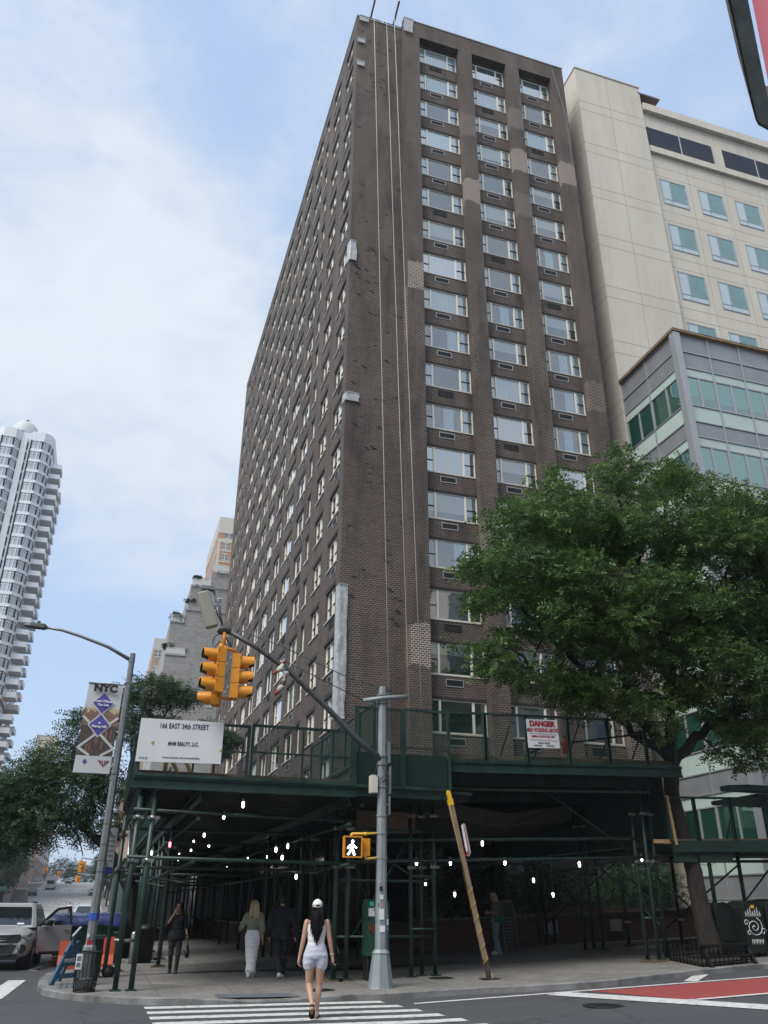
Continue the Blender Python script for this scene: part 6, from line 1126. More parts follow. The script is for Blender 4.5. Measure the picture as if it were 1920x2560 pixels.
# dark green relay boxes on the avenue pavement
RBX = mat('relay_box_green', (.013, .020, .018), .45, .2, var=.25, vs=4)
def relay(x0, x1, y0, y1, zb_, h, lab, tags=True):
    e = thing('relay_mailbox', lab, 'mailbox', ((x0+x1)/2, y0, zb_), 'dark relay mailboxes at the right'); m = MB(); n = 8; w = x1-x0
    prof = [(0, .1), (0, h-.28)]+[(w*(1-math.cos(math.pi*k/n))/2, h-.28+.28*math.sin(math.pi*k/n)) for k in range(1, n)]+[(w, h-.28), (w, .1)]
    m.prism([(x0+u, zb_+v) for u, v in prof], lambda u, v, d: (u, y0+d, v), 0, y1-y0); m.build('body', RBX, e); m = MB()
    for x in (x0+.03, x1-.09): m.box(x, x+.06, y0+.04, y0+.1, zb_-.03, zb_+.1).box(x, x+.06, y1-.1, y1-.04, zb_-.03, zb_+.1)
    m.build('leg', RBX, e); m = MB(); m.tube([(x0+u, y0-.004, zb_+v) for u, v in prof], .014, 5); m.build('rim', BLACK, e)
    if tags:
        g = MB(); cx_, cz = x0+w*.5, zb_+.72; sp = [(cx_+.02*k*math.cos(k*.55)*.55, y0-.006, cz+.02*k*math.sin(k*.55)*.5) for k in range(26)]; g.tube(sp, .012, 4)
        for dx, dz, r_ in ((-.25, .1, .09), (.27, -.12, .1), (-.2, -.15, .08)): g.tube([(cx_+dx+r_*(1-k/14)*math.cos(k*.6), y0-.006, cz+dz+r_*(1-k/14)*math.sin(k*.6)) for k in range(13)], .012, 4)
        for k in range(7): xx = cx_-.24+k*.075; g.tube([(xx, y0-.006, cz+.24), (xx+.02, y0-.006, cz+.38+.05*(k % 3)), (xx+.05, y0-.006, cz+.25), (xx+.01, y0-.006, cz+.31)], .011, 4)
        for k in range(4): xx = cx_-.16+k*.1; g.tube([(xx, y0-.006, cz-.42), (xx+.02, y0-.006, cz-.3), (xx+.05, y0-.006, cz-.42), (xx+.07, y0-.006, cz-.3)], .011, 4)
        g.build('graffiti', WHB, e); m = MB(); m.box(cx_-.02, cx_+.08, y0-.008, y0-.002, zb_+1.18, zb_+1.26); m.build('sticker', YELB, e)
    return e
relay(16.95, 17.62, 20.75, 21.5, gz(17, 21)+.02, 1.36, 'dark relay mailbox with white graffiti and small yellow sticker, right of the tree guard'); relay(16.35, 16.93, 21.1, 21.8, gz(16.6, 21)+.02, 1.34, 'plain dark relay mailbox behind the graffitied one, nearest the tree', False); relay(17.72, 18.4, 20.7, 21.4, gz(18, 21)+.02, 1.38, 'dark relay mailbox cut by the right edge of the view')
# tree guard
TGd = thing('tree_guard', 'low black iron guard rail around the earth pit of the big street tree', 'tree guard', (15, 19.6, .36)); BI = mat('black_iron', (.012, .012, .013), .45, .5); g0 = lambda x: gz(x, 20)
crn = [(14.45, 19.35), (15.85, 19.75), (17.0, 21.9), (13.55, 20.9)]; crn[2] = (16.9, 22.3)
ring_ = [(15.1, 21.9), (14.35, 19.3), (15.95, 19.5), (16.95, 22.1)]; m = MB()
for a, b in zip(ring_, ring_[1:]+ring_[:1]):
    for h in (.08, .42): m.bar((*a, g0(a[0])+h), (*b, g0(b[0])+h), .04, .03)
    n = 11
    for i in range(n): t = i/n; p = Vector(a).lerp(Vector(b), t); m.box(p.x-.01, p.x+.01, p.y-.01, p.y+.01, g0(p.x), g0(p.x)+.44); q = Vector(a).lerp(Vector(b), t+.5/n); m.tube([(q.x+.05*math.cos(s_), q.y, g0(q.x)+.24+.07*math.sin(s_)) for s_ in [2*math.pi*k/8 for k in range(9)]], .01, 4)
m.build('railing', BI, TGd); m = MB()
for x, y in ((14.45, 19.05), (15.9, 19.25)): m.bar((x, y, g0(x)-.02), (x, y+.35, g0(x)+.44), .07, .1)
m.bar((14.42, 19.3, g0(14.5)+.45), (15.95, 19.5, g0(15.9)+.43), .14, .05).bar((14.42, 19.18, g0(14.5)+.2), (15.95, 19.38, g0(15.9)+.2), .1, .05); m.build('step_rail', BI, TGd); m = MB(); m.face([(*p, g0(p[0])+.03) for p in ring_]); m.build('soil', mat('pit_soil', (.035, .028, .022), .95, var=.5, vs=9), TGd)
# A-frame board by the woman
AF = thing('a_frame_board', 'dark A-frame menu board standing on the pavement behind the woman with the green bag', 'sign board', (13.5, 28, .3)); zb2 = gz(13.4, 28); m = MB(); m.face([(13.2, 27.9, zb2+.04), (13.75, 28.0, zb2+.04), (13.62, 28.15, zb2+1.5), (13.15, 28.05, zb2+1.5)]); m.build('panel', mat('chalk_black', (.022, .026, .03), .6), AF); m = MB()
for a, b in (((13.2, 27.9, zb2), (13.15, 28.05, zb2+1.52)), ((13.75, 28, zb2), (13.62, 28.15, zb2+1.52)), ((13.15, 28.05, zb2+1.52), (13.62, 28.15, zb2+1.52)), ((13.62, 28.15, zb2+1.5), (13.8, 28.6, zb2)), ((13.15, 28.05, zb2+1.5), (13.1, 28.5, zb2))): m.bar(a, b, .03, .03)
m.build('frame', mat('board_edge_grey', (.16, .17, .18), .6), AF); m = MB()
for k in range(8): m.bar((13.28, 27.915+.012*k, zb2+.3+.1*k), (13.55, 27.965+.012*k, zb2+.3+.1*k), .008, .02)
m.build('chalk_lines', GREYI, AF)
# awning corner over the camera's right
AW = thing('shop_awning', 'corner of a red shop awning with worn green metal edge, overhead at top right', 'awning', (2.6, 1.9, 4.6))
AP = mat('worn_green_metal', (.52, .60, .59), .6, col2=(.33, .38, .38), vs=9, bump=.3); ARD = mat('awning_red', (.62, .17, .21), .8)
_t = ARD.node_tree; _tr = _t.nodes.new('ShaderNodeBsdfTranslucent'); _tr.inputs[0].default_value = (.62, .2, .24, 1); _mx = _t.nodes.new('ShaderNodeMixShader'); _mx.inputs[0].default_value = .65; _t.links.new(_t.nodes['Principled BSDF'].outputs[0], _mx.inputs[1]); _t.links.new(_tr.outputs[0], _mx.inputs[2]); _t.links.new(_mx.outputs[0], _t.nodes['Material Output'].inputs[0])
AZ = 4.6
out_ = [(-1.2, -1.05), (1.765, 1.414), (1.96, 1.585), (2.14, 1.742), (2.21, 1.80), (2.235, 1.815), (2.30, 1.825), (3.6, 1.72), (3.6, -1.05)]
def inset(poly, d):
    r = []
    for i, p in enumerate(poly):
        a, b, c = Vector(poly[i-1]), Vector(p), Vector(poly[(i+1) % len(poly)]); n1 = (b-a).normalized(); n2 = (c-b).normalized(); n = (Vector((n1.y, -n1.x))+Vector((n2.y, -n2.x))).normalized(); k = d/max(.4, n.dot(Vector((n1.y, -n1.x)))); r.append((b.x+n.x*k, b.y+n.y*k))
    return r
in1, in2 = inset(out_, .055), inset(out_, .068); FNA = lambda u, v, d: (u, v, AZ+d)
m = MB()
for i in range(len(out_)):
    j = (i+1) % len(out_); a, b, c, d = out_[i], out_[j], in1[j], in1[i]
    m.face([(*a, AZ), (*b, AZ), (*c, AZ), (*d, AZ)]); m.face([(*a, AZ), (*b, AZ), (*b, AZ+.03), (*a, AZ+.03)]); m.face([(*d, AZ), (*c, AZ), (*c, AZ+.05), (*d, AZ+.05)])
m.build('edge_trim', AP, AW)
m = MB(); m.face([(*p_, AZ+.012) for p_ in in2]); m.build('red_panel', ARD, AW)
m = MB(); lip = inset(out_, -.008)
for i in range(len(out_)):
    j = (i+1) % len(out_); a, b = lip[i], lip[j]; m.face([(*a, AZ-.004), (*b, AZ-.004), (*out_[j], AZ-.004), (*out_[i], AZ-.004)]); m.face([(*a, AZ-.004), (*b, AZ-.004), (*b, AZ+.3), (*a, AZ+.3)])
m.build('outer_lip', mat('rusty_dark_lip', (.05, .035, .03), .8, col2=(.22, .2, .18), vs=11), AW)

# far street signals, signs and barriers
def far_signal(x, y, z, lab, arm=2.5):
    e = thing('far_traffic_light', lab, 'traffic light', (x, y, z), 'yellow traffic lights far down the street'); m = MB(); m.box(x-.2, x+.2, y-.2, y+.2, z-.55, z+.55); m.box(x+.25, x+.5, y-.1, y+.3, z-.5, z+.5)
    for k in range(3): m.tube([(x, y-.2, z-.36+.36*k), (x, y-.48, z-.36+.36*k)], .16, 10)
    m.build('housing', YEL, e); m = MB(); m.tube([(x, y, z+.5), (x, y, z+.8), (x+arm, y, z+.5)], .07, 6); m.build('arm', POLED, e); return e
far_signal(-1.6, 95, 5.1, 'yellow traffic light hanging among the leaves just left of the lamp pole', 3.2); far_signal(-2.8, 150, 5.3, 'lone yellow traffic light on an arm far up the street', 4); far_signal(-7.2, 190, 7.2, 'far yellow traffic light near the distant green canopy', -3); far_signal(-9.9, 190, 7.8, 'far yellow traffic light beside a red brick house', -5); far_signal(-10.5, 95, 4.7, 'pair of yellow traffic lights at the left edge of the view', -5)
for x, y, lab in ((-13.5, 170, 'row of red plastic barriers along the left kerb far up the street'), (-14.6, 95, 'short red plastic barrier by the parked cars at the far left')):
    m = MB()
    for k in range(5): m.box(x-.25+.02*k, x+.25, y+2.4*k, y+2.2+2.4*k, gz(0, y)-.12, gz(0, y)+.8)
    tag(m.build('barrier', mat('barrier_red', (.5, .05, .03), .5), None, (x, y, gz(0, y)-.12)), lab, 'barrier')
TRK = thing('box_truck', 'white box truck coming down the far part of the street', 'truck', (-11.5, 262, gz(0, 262)-.12)); zt_ = gz(0, 262)-.12; m = MB(); m.box(-12.7, -10.3, 264, 270, zt_+.9, zt_+3.6); m.build('cargo_box', mat('truck_white', (.55, .56, .56), .5), TRK); m = MB(); m.box(-12.6, -10.4, 262, 263.95, zt_+.5, zt_+2.6, 0).box(-12.4, -10.6, 261.96, 262, zt_+1.5, zt_+2.4, 1); m.build('cab', [MATS['truck_white'], LENS], TRK); m = MB()
for y in (263, 268.5): m.tube([(-12.7, y, zt_+.45), (-10.3, y, zt_+.45)], .45, 12)
m.build('wheels', BLACK, TRK)
CAN_ = thing('construction_container', 'grey-brown site container at the left kerb far up the street', 'container', (-13.2, 178, gz(0, 178)-.12)); zt_ = gz(0, 178)-.12; m = MB(); m.loft([[(-14.4, 177, zt_), (-11.6, 177, zt_), (-11.6, 186, zt_), (-14.4, 186, zt_)], [(-14, 178, zt_+2.7), (-11.9, 178, zt_+2.7), (-11.9, 186, zt_+2.7), (-14, 186, zt_+2.7)]], 0, True, False); m.build('shell', mat('container_grey', (.10, .085, .085), .6, var=.2, vs=1), CAN_); m = MB(); m.box(-14.1, -11.8, 177.9, 186.1, zt_+2.71, zt_+2.9); m.build('roof', POLED, CAN_)
ENT = thing('house_canopy', 'small green entrance canopy on the left pavement far up the street', 'canopy', (-15.8, 170, gz(0, 170))); zt_ = gz(0, 170); m = MB(); m.loft([[(-17.5, 170+1.2*math.cos(t), zt_+2.6+.8*math.sin(t)) for t in [math.pi*k/8 for k in range(9)]], [(-14.6, 170+1.2*math.cos(t), zt_+2.6+.8*math.sin(t)) for t in [math.pi*k/8 for k in range(9)]]], 0); m.build('cover', mat('canopy_green', (.03, .16, .12), .6), ENT); m = MB()
for x in (-14.7, -17.3):
    for y in (168.9, 171.1): m.tube([(x, y, zt_), (x, y, zt_+2.7)], .04, 6)
m.build('posts', POLED, ENT)
# ================================================================ vehicles
CHR = mat('chrome', (.6, .6, .62), .15, 1.0); TYRE = mat('tyre_rubber', (.014, .014, .015), .8); CGL = mat('car_glass', (.012, .016, .018), .05, spec=.8); HL = mat('headlight_glass', (.30, .32, .35), .1, .3); PLAS = mat('black_plastic', (.012, .012, .013), .6)
def sring(hw, zb_, zt_, y, n=20, p=3.2):
    r = []
    for k in range(n):
        t = 2*math.pi*(k+.5)/n; c, s = math.cos(t), math.sin(t); r.append((hw*abs(c)**(2/p)*(1 if c > 0 else -1), y, (zb_+zt_)/2+(zt_-zb_)/2*abs(s)**(2/p)*(1 if s > 0 else -1)))
    return r
def make_car(label, paint, door=False, hatch=True, group=None):
    e = thing('parked_car', label, 'car', (0, 0, 0), group); m = MB()
    st = [(.0, .70, .42, .80), (.06, .82, .36, .92), (.2, .92, .30, 1.0), (.45, .97, .27, 1.06), (1.0, .985, .26, 1.12), (1.45, .985, .26, 1.15), (3.0, .985, .26, 1.16), (4.5, .98, .28, 1.14), (4.95, .95, .32, 1.10), (5.08, .86, .42, .98)]
    m.loft([sring(h, a, b, y) for y, h, a, b in st], 0); m.build('body', paint, e)
    # cabin
    secs = [(1.10, .93, 1.28, 4.95), (1.35, .87, 1.62, 4.88), (1.62, .77, 2.12, 4.72), (1.74, .70, 2.35, 4.55), (1.77, .60, 2.6, 4.3)]
    def cr(z, hw, y0, y1): return [(-hw*.9, y0, z), (hw*.9, y0, z), (hw, y0+.12, z), (hw, y1-.1, z), (hw*.9, y1, z), (-hw*.9, y1, z), (-hw, y1-.1, z), (-hw, y0+.12, z)]
    m = MB(); m.loft([cr(*s) for s in secs], 0, True, False); m.build('cabin', paint, e)
    def on(z):
        for a, b in zip(secs[:-1], secs[1:]):
            if a[0] <= z <= b[0]: t = (z-a[0])/(b[0]-a[0]); return [a[i]+(b[i]-a[i])*t for i in range(4)]
    m = MB(); zs = (1.17, 1.35, 1.55, 1.66); prev = None
    for z in zs:
        _, hw, y0, y1 = on(z); row = [(-hw*.86, y0-.012, z), (hw*.86, y0-.012, z)]
        if prev: m.face([prev[0], prev[1], row[1], row[0]])
        prev = row
    m.build('windscreen', CGL, e)
    for sg in (-1, 1):
        m = MB()
        for f0, f1 in ((.10, .45), (.48, .72), (.75, .95)):
            prev = None
            for z in (1.19, 1.4, 1.6):
                _, hw, y0, y1 = on(z); a = y0+.2+(y1-y0-.3)*f0; b = y0+.2+(y1-y0-.3)*f1; row = [(sg*(hw+.008), a, z), (sg*(hw+.008), b, z)]
                if prev: m.face([prev[0], prev[1], row[1], row[0]])
                prev = row
        m.build('side_window', CGL, e)
    for sg in (-1, 1):
        for y in (.98, 4.0):
            m = MB(); m.tube([(sg*.70, y, .37), (sg*.97, y, .37), (sg*.995, y, .37)], [.37, .37, .34], 22); w_ = m.build('wheel', TYRE, e)
            m = MB(); m.tube([(sg*.98, y, .37), (sg*1.0, y, .37)], .24, 16); m.build('rim', CHR, w_)
            m = MB(); m.tube([(sg*.6, y, .40), (sg*.989, y, .40)], .43, 22); m.build('wheel_arch', PLAS, e)
    m = MB(); m.prism([(-.62, .72), (.62, .72), (.70, .84), (.66, .93), (-.66, .93), (-.70, .84)], lambda u, v, d: (u, .03+d-.07*(1-(u/.7)**2), v), -.02, .02); m.prism([(-.5, .44), (.5, .44), (.62, .68), (-.62, .68)], lambda u, v, d: (u, .02+d-.06*(1-(u/.7)**2), v), -.02, .02); m.build('grille', PLAS, e)
    m = MB()
    for z, w in ((.935, .66), (.70, .62)): m.tube([(-w, .04, z), (-w*.5, -.055, z), (0, -.075, z), (w*.5, -.055, z), (w, .04, z)], .013, 6)
    for z in (.78, .84): m.tube([(-.6, .03, z), (0, -.06, z), (.6, .03, z)], .008, 5)
    m.bar((-.62, .02, .69), (-.48, .03, .44), .03, .03).bar((.62, .02, .69), (.48, .03, .44), .03, .03); m.build('grille_trim', CHR, e)
    for sg in (-1, 1):
        m = MB(); m.loft([[(sg*.64, .02, .84), (sg*.64, .02, .90), (sg*.66, .06, .92), (sg*.66, .06, .83)], [(sg*.86, .10, .86), (sg*.86, .10, .94), (sg*.87, .14, .95), (sg*.87, .14, .85)], [(sg*.965, .34, .92), (sg*.965, .34, .99), (sg*.965, .38, .99), (sg*.965, .38, .91)]], 0, True, False); m.build('headlight', HL, e)
        m = MB(); m.tube([(sg*.74, .10, .58), (sg*.76, .02, .58)], [.13, .115], 14); m.build('fog_light', PLAS, e)
        m = MB(); m.loft([[(sg*.97, 1.62, 1.17), (sg*.97, 1.62, 1.28), (sg*.97, 1.74, 1.28), (sg*.97, 1.74, 1.17)], [(sg*1.17, 1.60, 1.16), (sg*1.17, 1.60, 1.30), (sg*1.17, 1.72, 1.30), (sg*1.17, 1.72, 1.16)], [(sg*1.22, 1.63, 1.19), (sg*1.22, 1.63, 1.27), (sg*1.22, 1.70, 1.27), (sg*1.22, 1.70, 1.19)]], 0)
        if not (door and sg > 0): m.build('wing_mirror', PLAS, e)
    m = MB(); m.prism([(-.72, .30), (.72, .30), (.66, .42), (-.66, .42)], lambda u, v, d: (u, .05+d-.05*(1-(u/.75)**2), v), -.03, .05); m.build('lower_bumper', PLAS, e)
    m = MB(); m.tube([(-.62, 2.5, 1.80), (-.60, 4.3, 1.79)], .02, 6).tube([(.62, 2.5, 1.80), (.60, 4.3, 1.79)], .02, 6); m.build('roof_rail', PLAS, e)
    m = MB(); m.box(.45, .62, 1.44, 1.46, 1.2, 1.25) if False else m.face([(.38, 1.325, 1.185), (.58, 1.335, 1.185), (.57, 1.36, 1.225), (.38, 1.35, 1.225)]); m.build('windscreen_sticker', WHB, e)
    if door:
        a = math.radians(32); hx, hy = .99, 1.50; dx, dy = math.cos(a), math.sin(a); nx_, ny_ = dy, -dx; D_ = lambda u, v, d: (hx+dx*u+nx_*d, hy+dy*u+ny_*d, v)
        m = MB(); m.prism([(.0, .42), (.15, .36), (1.02, .36), (1.08, .5), (1.08, 1.16), (.0, 1.12)], D_, -.06, .05); do = m.build('open_door', paint, e)
        m = MB(); 
        for p, q in (((.0, 1.12), (.55, 1.60)), ((.55, 1.60), (.98, 1.66)), ((.98, 1.66), (1.07, 1.14))): m.bar(D_(*p, 0), D_(*q, 0), .07, .07)
        m.build('window_frame', PLAS, do); m = MB(); m.face([D_(.06, 1.16, 0), D_(1.0, 1.18, 0), D_(.94, 1.62, 0), (D_(.58, 1.57, 0))]); m.build('door_glass', glass_mat('door_glass', (.55, .62, .62), .1), do)
        m = MB(); m.loft([[D_(.12, 1.14, .05), D_(.30, 1.14, .05), D_(.30, 1.27, .05), D_(.12, 1.27, .05)], [D_(.10, 1.14, .22), D_(.36, 1.14, .22), D_(.36, 1.30, .22), D_(.10, 1.30, .22)], [D_(.16, 1.18, .27), D_(.32, 1.18, .27), D_(.32, 1.27, .27), D_(.16, 1.27, .27)]], 0); m.build('wing_mirror', PLAS, do); m = MB(); m.bar(D_(.84, 1.02, .065), D_(1.0, 1.02, .065), .03, .04); m.build('handle', CHR, do)
        m = MB(); m.prism([(.1, .36), (1.04, .36), (1.08, .44), (.1, .44)], D_, .051, .056); m.build('sill_trim', PLAS, do)
    return e
SIL = mat('car_silver', (.42, .43, .44), .3, .35); WHC = mat('car_white', (.5, .51, .52), .3, .2); DKC = mat('car_dark', (.03, .033, .038), .25, .4)
s1 = make_car('silver family car with its driver door open, cut by the left edge of the view', SIL, True); s1.location = (-2.5, 28.6, -.12); s1.rotation_euler = (0, 0, R(-2))
wc = make_car('white car waiting in the lane behind the silver car', WHC); wc.location = (-6.6, 106, gz(0, 98)-.12)
pk = make_car('light parked car behind the blue tarpaulin, nearest the lamp pole', WHC, group='cars parked far down the street'); pk.location = (-.15, 58, -.12)
for k, (x, y, lab, p) in enumerate(((-.1, 66, 'second light car parked beyond the blue tarpaulin', None), (-14.0, 112, 'dark car at the left kerb beside the red barriers', 1), (-13.9, 135, 'dark car parked at the left kerb beyond the red barriers', 1), (-.1, 150, 'far pale car parked at the right kerb under the trees', None), (-.1, 230, 'farthest pale car at the right kerb by the upper crossing', None), (-8.2, 306, 'tiny pale car on the upper crossing of the street', None), (-6.8, 318, 'tiny pale car near the crest of the street', None), (-13.6, 225, 'tiny dark car at the left kerb near the truck', 1))):
    c_ = copytree(pk, (x, y, gz(0, y)-.12), label=lab)
    if p:
        for ch in c_.children:
            if ch.name.split('.')[0] in ('body', 'cabin'):
                ch.data = ch.data.copy(); ch.data.materials[0] = DKC
# ================================================================ people
SKIN = mat('skin', (.42, .25, .18), .5, var=.06, vs=9); SKIN2 = mat('skin_tan', (.33, .185, .13), .5, var=.06, vs=9)
def remeshed(mb, name, m, parent, vox, smooth=4, wr=0, seed=0, keep=None):
    me = bpy.data.meshes.new('tmp'); me.from_pydata([tuple(v) for v in mb.v], [], mb.f); o = bpy.data.objects.new('tmp', me); COL.objects.link(o)
    r = o.modifiers.new('r', 'REMESH'); r.mode = 'VOXEL'; r.voxel_size = vox; s = o.modifiers.new('s', 'SMOOTH'); s.factor = .5; s.iterations = smooth
    me2 = bpy.data.meshes.new_from_object(o.evaluated_get(bpy.context.evaluated_depsgraph_get())); bpy.data.objects.remove(o); bpy.data.meshes.remove(me)
    n = len(me2.vertices); co = np.empty(n*3); me2.vertices.foreach_get('co', co); co = co.reshape(-1, 3)
    if wr:
        no = np.empty(n*3); me2.vertices.foreach_get('normal', no); no = no.reshape(-1, 3); c = co-co.mean(0); g = np.sin(c[:, 2]*38+c[:, 0]*25+seed)*np.sin(c[:, 0]*31-c[:, 2]*17+c[:, 1]*22)+.6*np.sin(c[:, 2]*75+c[:, 1]*40+seed*2); co = co+no*(g*wr)[:, None]
    co = co-np.array(parent.location); me2.vertices.foreach_set('co', co.ravel()); me2.polygons.foreach_set('use_smooth', [True]*len(me2.polygons)); me2.materials.clear(); me2.materials.append(m); me2.update()
    ob = bpy.data.objects.new(name, me2); COL.objects.link(ob); ob.parent = parent; return ob
class Fig:
    def __init__(s, label, loc, head, H, skin, group=None, woman=True):
        s.k = H/1.7; s.loc = Vector(loc); s.a = head; s.e = thing('person', label, 'person', loc, group); s.skin = skin; s.w = woman
        s.f = Vector((math.sin(head), math.cos(head), 0)); s.r = Vector((math.cos(head), -math.sin(head), 0))
    def P(s, x, y, z): return s.loc+(s.r*x+s.f*y+Vector((0, 0, z)))*s.k
    def ell(s, z, hx, hy, cx=0, cy=0, n=18): return [s.P(cx+hx*math.cos(t), cy+hy*math.sin(t), z) for t in [2*math.pi*i/n for i in range(n)]]
    def limb(s, mb, pts, rs, n=12):
        q = [s.P(*p) for p in pts]; out, r2 = [], []
        for i in range(len(q)-1):
            for t in (0, .33, .66): out.append(q[i].lerp(q[i+1], t)); r2.append((rs[i]+(rs[i+1]-rs[i])*t)*s.k)
        out.append(q[-1]); r2.append(rs[-1]*s.k); mb.tube(out, r2, n)
        for p, r in zip(q, rs): mb.ball(p, r*s.k*.98, 10)
    def hand(s, mb, wrist, d, side, curl=.5, palm=(0, 0, 0)):
        # wrist local xyz, d direction local, side = local vector towards the thumb
        w = Vector(wrist); d = Vector(d).normalized(); th = Vector(side); th = (th-d*th.dot(d)).normalized(); n = d.cross(th)
        L_ = lambda v: s.P(*v)
        for j in (-.5, .5):
            mb.tube([L_(w+th*.016*j*2), L_(w+d*.045+th*.026*j*2), L_(w+d*.085+th*.028*j*2)], [.019*s.k, .020*s.k, .016*s.k], 8)
        mb.tube([L_(w), L_(w+d*.05), L_(w+d*.085)], [.021*s.k, .022*s.k, .018*s.k], 8)
        for i, (o, ln_) in enumerate(((.034, .072), (.012, .08), (-.011, .074), (-.033, .058))):
            b = w+d*.085+th*o; c = curl*(.7+.15*i); p1 = b+(d*math.cos(c*.5)+n*math.sin(c*.5))*ln_*.45; p2 = p1+(d*math.cos(c*1.2)+n*math.sin(c*1.2))*ln_*.32; p3 = p2+(d*math.cos(c*1.9)+n*math.sin(c*1.9))*ln_*.25
            mb.tube([L_(b), L_(p1), L_(p2), L_(p3)], [.0095*s.k, .009*s.k, .0082*s.k, .0068*s.k], 7)
        b = w+d*.03+th*.03; p1 = b+(d*.6+th*.75+n*.2).normalized()*.035; p2 = p1+(d*.9+th*.25+n*.3).normalized()*.032; mb.tube([L_(b), L_(p1), L_(p2)], [.013*s.k, .011*s.k, .009*s.k], 7)
    def head_(s, mb, c=(0, .01, 1.595), yaw=0, pitch=0):
        c = Vector(c); s.hc = c; cy, sy = math.cos(yaw), math.sin(yaw); cp, sp_ = math.cos(pitch), math.sin(pitch)
        def H_(x, y, z): y, z = y*cp-z*sp_, y*sp_+z*cp; return s.P(c.x+x*cy+y*sy, c.y-x*sy+y*cy, c.z+z)
        s.Hd = H_
        prof = [(-.112, .020, .028, .045), (-.10, .042, .048, .03), (-.07, .058, .072, .012), (-.03, .068, .088, 0), (.01, .074, .094, -.004), (.05, .073, .094, -.006), (.08, .060, .078, -.006), (.102, .036, .046, -.006), (.111, .012, .016, -.006)]
        mb.loft([[H_(hx*math.cos(t), oy+hy*math.sin(t), z) for t in [2*math.pi*i/16 for i in range(16)]] for z, hx, hy, oy in prof])
        mb.tube([H_(0, .082, .01), H_(0, .100, -.025), H_(0, .096, -.036)], [.009*s.k, .014*s.k, .012*s.k], 8)
        for sg in (-1, 1): mb.ball(H_(sg*.074, -.012, -.01), .022*s.k, 8, 0, (.5, .8, 1.3)); mb.ball(H_(sg*.03, .080, .022), .016*s.k, 8); mb.ball(H_(sg*.038, .062, -.03), .026*s.k, 8)
        mb.tube([H_(-.022, .085, -.062), H_(0, .092, -.06), H_(.022, .085, -.062)], .010*s.k, 7)
        mb.tube([s.P(0, -.012, 1.40), s.P(c.x*.5, -.008, 1.46), H_(0, -.012, -.06)], [.058*s.k, .050*s.k, .052*s.k], 12)
    def face(s):
        m = MB()
        for sg in (-1, 1): m.ball(s.Hd(sg*.031, .086, .012), .0105*s.k, 8, 0, (1.2, .6, .7))
        m.build('eyes', mat('eye_dark', (.03, .022, .02), .3), s.e); m = MB(); m.tube([s.Hd(-.024, .092, -.060), s.Hd(0, .099, -.0585), s.Hd(.024, .092, -.060)], [.004*s.k, .006*s.k, .004*s.k], 6); m.build('mouth', mat('lip', (.30, .10, .09), .5), s.e)
        m = MB()
        for sg in (-1, 1): m.tube([s.Hd(sg*.016, .094, .032), s.Hd(sg*.034, .090, .038), s.Hd(sg*.05, .078, .032)], .004*s.k, 5)
        m.build('eyebrows', BLACK, s.e)
    def torso(s, mb, g=0, z0=.86, z1=1.42, lean=0):
        W = s.w; secs = [(.84, .155 if W else .15, .105), (.90, .172 if W else .165, .115), (.97, .160 if W else .162, .105), (1.06, .128 if W else .15, .088), (1.16, .135 if W else .165, .095), (1.26, .150 if W else .185, .108), (1.34, .152 if W else .195, .10), (1.395, .13 if W else .165, .078), (1.43, .07, .058)]
        secs = [q for q in secs if z0-.03 <= q[0] <= z1+.03]; mb.loft([s.ell(z, hx+g, hy+g, 0, lean*(z-.9)) for z, hx, hy in secs])
    def leg(s, mb, hip, knee, ank, g=0, r=(.088, .078, .052, .050, .032), n=14):
        h, k_, a = Vector(hip), Vector(knee), Vector(ank); m1 = h.lerp(k_, .45); c = k_.lerp(a, .3)+Vector((0, -.012, 0)); s.limb(mb, [tuple(h), tuple(m1), tuple(k_), tuple(c), tuple(a)], [q+g for q in r], n)
    def foot(s, mb, ank, toe, g=0, h=.045):
        a, t = Vector(ank), Vector(toe); d = (t-a); d.z = 0; d = d.normalized(); hl = a-d*.055+Vector((0, 0, -.045)); s.limb(mb, [tuple(a), tuple(hl)], [.034+g, .030+g], 8); s.limb(mb, [tuple(hl), tuple(a.lerp(t, .55)+Vector((0, 0, -.02))), tuple(t)], [.030+g, .036+g, .024+g], 10)
    def arm(s, mb, sh, el, wr, g=0, r=(.050, .044, .037, .036, .025), n=12, end=1.0):
        a, b, c = Vector(sh), Vector(el), Vector(wr); c2 = b.lerp(c, .3); pts = [a, a.lerp(b, .5), b, c2, c]; s.limb(mb, [tuple(p) for p in pts], [q+g for q in r], n)
def cloth(nm, c, v=.15, vs=9, rough=.9, b=.35): return mat(nm, c, rough, var=v, vs=vs, bump=b, bs=22)
# --- woman in white cap on the crossing
A = Fig('woman from behind in white cap, tank top and pale shorts on the crosswalk', (3.86, 15.9, -.12), R(12), 1.82, SKIN)
lh, lk, la, lt = (-.085, 0, .86), (-.09, .05, .475), (-.035, -.27, .215), (-.03, -.20, .06)
rh, rk, ra, rt = (.085, 0, .86), (.075, .05, .47), (.045, .06, .085), (.065, .21, .03)
m = MB(); A.torso(m); A.leg(m, lh, lk, la); A.leg(m, rh, rk, ra); A.foot(m, la, lt); A.foot(m, ra, rt); A.head_(m, (0, .01, 1.60))
aL = ((-.165, -.01, 1.375), (-.215, -.02, 1.10), (-.265, .0, .86)); aR = ((.165, -.01, 1.375), (.225, -.02, 1.10), (.275, .02, .865))
A.arm(m, *aL); A.arm(m, *aR); A.hand(m, aL[2], (-.1, .1, -1), (.3, 1, 0), 1.0); A.hand(m, aR[2], (.1, .15, -1), (-.3, 1, 0), 1.0); remeshed(m, 'body', SKIN, A.e, .0075, 5)
